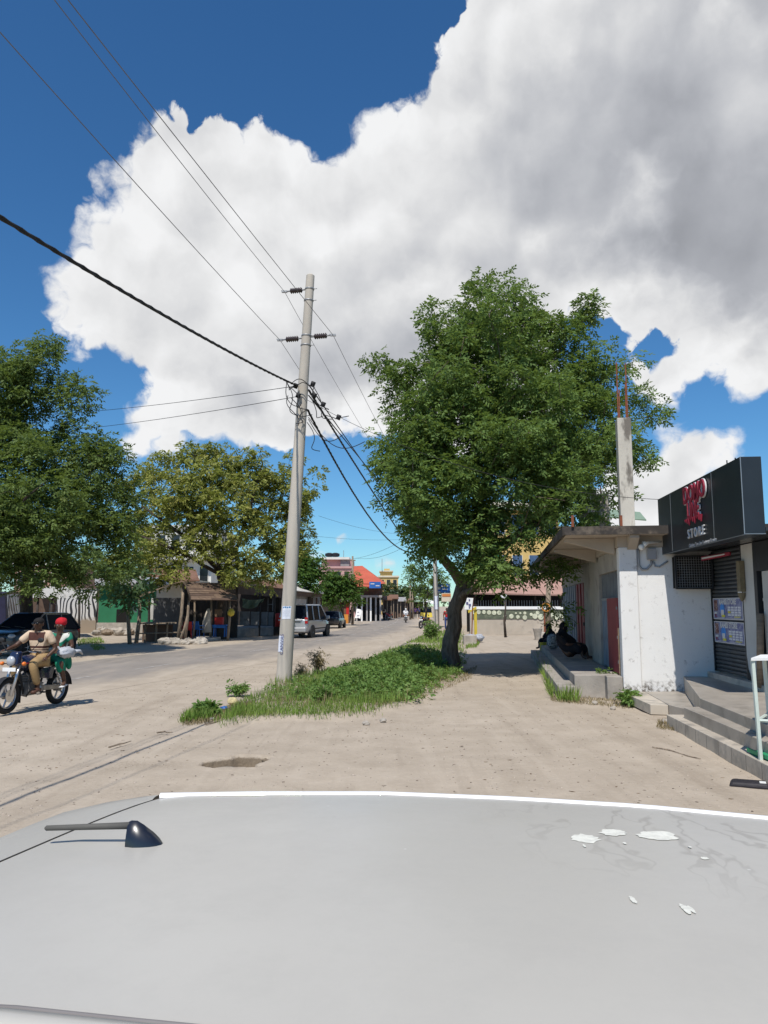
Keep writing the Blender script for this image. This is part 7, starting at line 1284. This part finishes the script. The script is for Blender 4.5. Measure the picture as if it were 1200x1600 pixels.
pc = thing('checked_bag', 'black and white bundle on the platform behind the seated people', 'bag', G(868, 1015, .47)); b = MB(); b.ball((.0, .3, .25), (.22, .2, .25), 12, 8, .2); b.build('bundle', M('bag_check', (.35, .35, .35), .8, .9, 18, .2), pc, smooth=True)
# standing and walking people further off
def stander(label, loc, rz, top, legs, group, s=1.0, sit=False):
    r = thing('person', label, 'person', loc, rz, group); r.scale = (s, s, s); z = 0 if not sit else -.0
    j = dict(pelvis=(0, 0, .93), waist=(0, 0, 1.08), chest=(0, 0, 1.30), neck=(.01, 0, 1.48), head0=(.02, 0, 1.53), head=(.03, 0, 1.61), head1=(.02, 0, 1.67), shL=(0, .19, 1.41), elL=(-.03, .25, 1.13), wrL=(.04, .25, .88), shR=(0, -.19, 1.41), elR=(-.02, -.25, 1.13), wrR=(.06, -.25, .88), hipL=(0, .10, .90), knL=(.05, .11, .49), anL=(-.02, .11, .08), toL=(.12, .12, .04), hipR=(0, -.10, .90), knR=(.02, -.11, .49), anR=(-.10, -.11, .09), toR=(.04, -.12, .04))
    bj = body_joints(j); skin_mesh('body', bj, BE, 'skin_dark', r, 1)
    sj = {k: (bj[k][0], bj[k][1] + .02) for k in ('pelvis', 'waist', 'chest', 'shL', 'elL', 'shR', 'elR')}; skin_mesh('shirt', sj, chain('pelvis', 'waist', 'chest') + chain('chest', 'shL', 'elL') + chain('chest', 'shR', 'elR'), top, r, 1)
    lj = {k: (bj[k][0], bj[k][1] + .02) for k in ('pelvis', 'hipL', 'knL', 'anL', 'hipR', 'knR', 'anR')}; skin_mesh('trousers', lj, chain('pelvis', 'hipL', 'knL', 'anL') + chain('pelvis', 'hipR', 'knR', 'anR'), legs, r, 1)
    b = MB(); b.ball((.0, 0, 1.64), (.098, .095, .085), 10, 7); b.build('hair', 'hair_black', r, smooth=True); hand(r, j['wrL'], (.1, 0, -1), 1, .3, (1, 0, 0)); hand(r, j['wrR'], (.1, 0, -1), -1, .3, (1, 0, 0)); face(r, (.03, 0, 1.60), (1, 0, 0), (0, 1, 0)); return r
gp_ = 'people along the far street'
stander('person in brown top standing on the pavement beside the sandwich board', at0(549, 86), R(-80), 'cloth_brown', 'cloth_black', gp_); tag(seated('person in white top on the far motorcycle', at0(634, 86.2) + Vector((0, 0, .72)), R(-90), 'cloth_white', 1.0), group=gp_)
for (px, Y, tp, nm) in ((600, 98, 'cloth_cream', 'person in pale shirt at the corner of the red roofed shop'), (608, 104, 'cloth_black', 'person in black beside the rusty stalls'), (642, 112, 'cloth_blue', 'left person in blue standing by the far rickshaw'), (649, 116, 'cloth_purple', 'person in purple standing by the far rickshaw'), (655, 120, 'cloth_blue', 'right person in blue standing by the far rickshaw'), (698, 60, 'cloth_red', 'person in red shirt behind the big tree trunk')): stander(nm, at0(px, Y), R(-90 + (px * 37) % 60 - 30), tp, 'cloth_blue' if px == 698 else 'cloth_black', gp_)
# ---------------------------------------------------------------- small things on the ground
g = np.random.default_rng(71)
def scatter(name, label, n, yr, xr, size, mat, flat=.5, dens=None, mask=None):
    yy = yr[0] + (yr[1] - yr[0]) * g.random(n) ** 1.4; xx = xr[0] + (xr[1] - xr[0]) * g.random(n)
    kp = (strip_mask(xx, yy) < .1) & (xx > road_r(yy) - 1.5) & (np.hypot((xx - HOLE.x) / .5, (yy - HOLE.y) / .5) > 1)
    if mask is not None: kp &= g.random(n) < mask(xx, yy)
    xx, yy = xx[kp], yy[kp]; n = len(xx); zz = ground_h(xx, yy); s = size[0] + (size[1] - size[0]) * g.random(n) ** 2.5
    # squashed irregular octahedra
    base = np.array([[1, 0, 0], [0, 1, 0], [-1, 0, 0], [0, -1, 0], [0, 0, 1], [0, 0, -1]], float)
    Vp = base[None] * (.6 + .7 * g.random((n, 6, 1))); Vp[:, :, 2] *= flat; an = g.random(n) * 6.283; ca, sa = np.cos(an)[:, None], np.sin(an)[:, None]
    st = 1 + g.random(n)[:, None] * .9; X_ = Vp[:, :, 0] * st; Y_ = Vp[:, :, 1]; Vw = np.stack([X_ * ca - Y_ * sa, X_ * sa + Y_ * ca, Vp[:, :, 2]], 2) * s[:, None, None] + np.stack([xx, yy, zz + s * flat * .25], 1)[:, None]
    F_ = np.array([[0, 1, 4], [1, 2, 4], [2, 3, 4], [3, 0, 4], [1, 0, 5], [2, 1, 5], [3, 2, 5], [0, 3, 5]]); Q = (np.arange(n)[:, None, None] * 6 + F_[None]).reshape(-1, 3)
    return tag(mesh_np(name, Vw.reshape(-1, 3), Q, mat), label, name, kind='stuff')
M('pebble_pale', (.47, .40, .33), .95, .3, 9, 0); M('pebble_dark', (.20, .16, .125), .95, .4, 9, 0); M('leaf_litter', (.17, .115, .065), .9, .4, 9, 0)
scatter('pebbles', 'pale pebbles scattered over the sandy forecourt', 9000, (4.5, 24), (-7, 6.5), (.003, .014), 'pebble_pale'); scatter('dark_pebbles', 'dark grit scattered over the sandy forecourt', 6000, (4.5, 26), (-7, 7), (.003, .015), 'pebble_dark')
scatter('leaf_litter', 'dry leaf litter scattered over the sand near road and steps', 3500, (5, 24), (-7, 6.5), (.005, .022), 'leaf_litter', .18, mask=lambda x, y: np.clip(.12 + (vnoise(x, y, .5, 77) - .45) * 3 + np.exp(-((x - road_r(y) - .6) / .9) ** 2) * .7, 0, 1))
rr = random.Random(12)
lump = thing('soil_clods', 'clods of broken earth inside the pothole in the sand', 'soil', HOLE)
for i in range(26):
    a_ = rr.random() * 6.28; r_ = .34 * rr.random() ** .6; q = HOLE + Vector((math.cos(a_) * r_, math.sin(a_) * r_ * .9, 0)); q.z = float(ground_h(q.x, q.y)) + .012; s = .018 + .035 * rr.random(); b = MB(HOLE); b.ball(q, (s * 1.3, s, s * .8), 7, 5, .5); b.build('clod', M('clod_soil', (.20, .155, .11), .95, .3, 20, .4), lump)
def small(px, py, name, label, cat, fn, mat, smooth=False): q = G(px, py); q.z = float(ground_h(q.x, q.y)); b = MB(); fn(b); o = b.build(name, mat, None, smooth=smooth); o.location = q; tag(o, label, cat); return o
small(363, 1103, 'pale_stone', 'round pale yellow stone on the rubbish at the verge end', 'stone', lambda b: b.ball((0, 0, .07), (.10, .09, .075), 10, 7, .2), M('stone_yellow', (.60, .50, .27), .9, .12, 8, .2)); small(350, 1109, 'plastic_scrap', 'bright blue plastic scrap on the verge end', 'litter', lambda b: b.ball((0, 0, .03), (.085, .05, .035), 9, 6, .5), 'plastic_blue'); small(333, 1124, 'paper_scrap', 'white paper scrap at the verge end', 'litter', lambda b: b.ball((0, 0, .02), (.06, .03, .018), 7, 5, .6), 'white_paint')
for i, (px, py, k) in enumerate(((958, 1110, 'beside the platform'), (930, 1102, 'under the end of the platform'), (598, 1128, 'at the near edge of the verge'), (572, 1132, 'lying before the verge grass'), (1040, 1132, 'beside the tiled step'))): small(px, py, 'stone', 'small pale stone %s' % k, 'stone', lambda b: b.ball((0, 0, .03), (.06, .045, .04), 8, 6, .4), 'stone_pale')
for i, (a_, b_, k) in enumerate((((320, 1134), (382, 1121), 'along the rubbish at the verge end'), ((245, 1147), (270, 1146), 'near the left end of the verge'), ((1020, 1170), (1095, 1188), 'in front of the tiled steps'), ((170, 1170), (205, 1160), 'on the sand by the road'))):
    p0, p1 = G(*a_), G(*b_); b = MB(p0); b.path([p0 + Vector((0, 0, .02)), p0.lerp(p1, .35) + Vector((.02, .06, .025)), p0.lerp(p1, .7) + Vector((0, -.04, .02)), p1 + Vector((0, 0, .02))], [.012, .012, .009, .005], 5); tag(b.build('twig', 'stick_wood', None), 'dry twig lying %s' % k, 'twig')
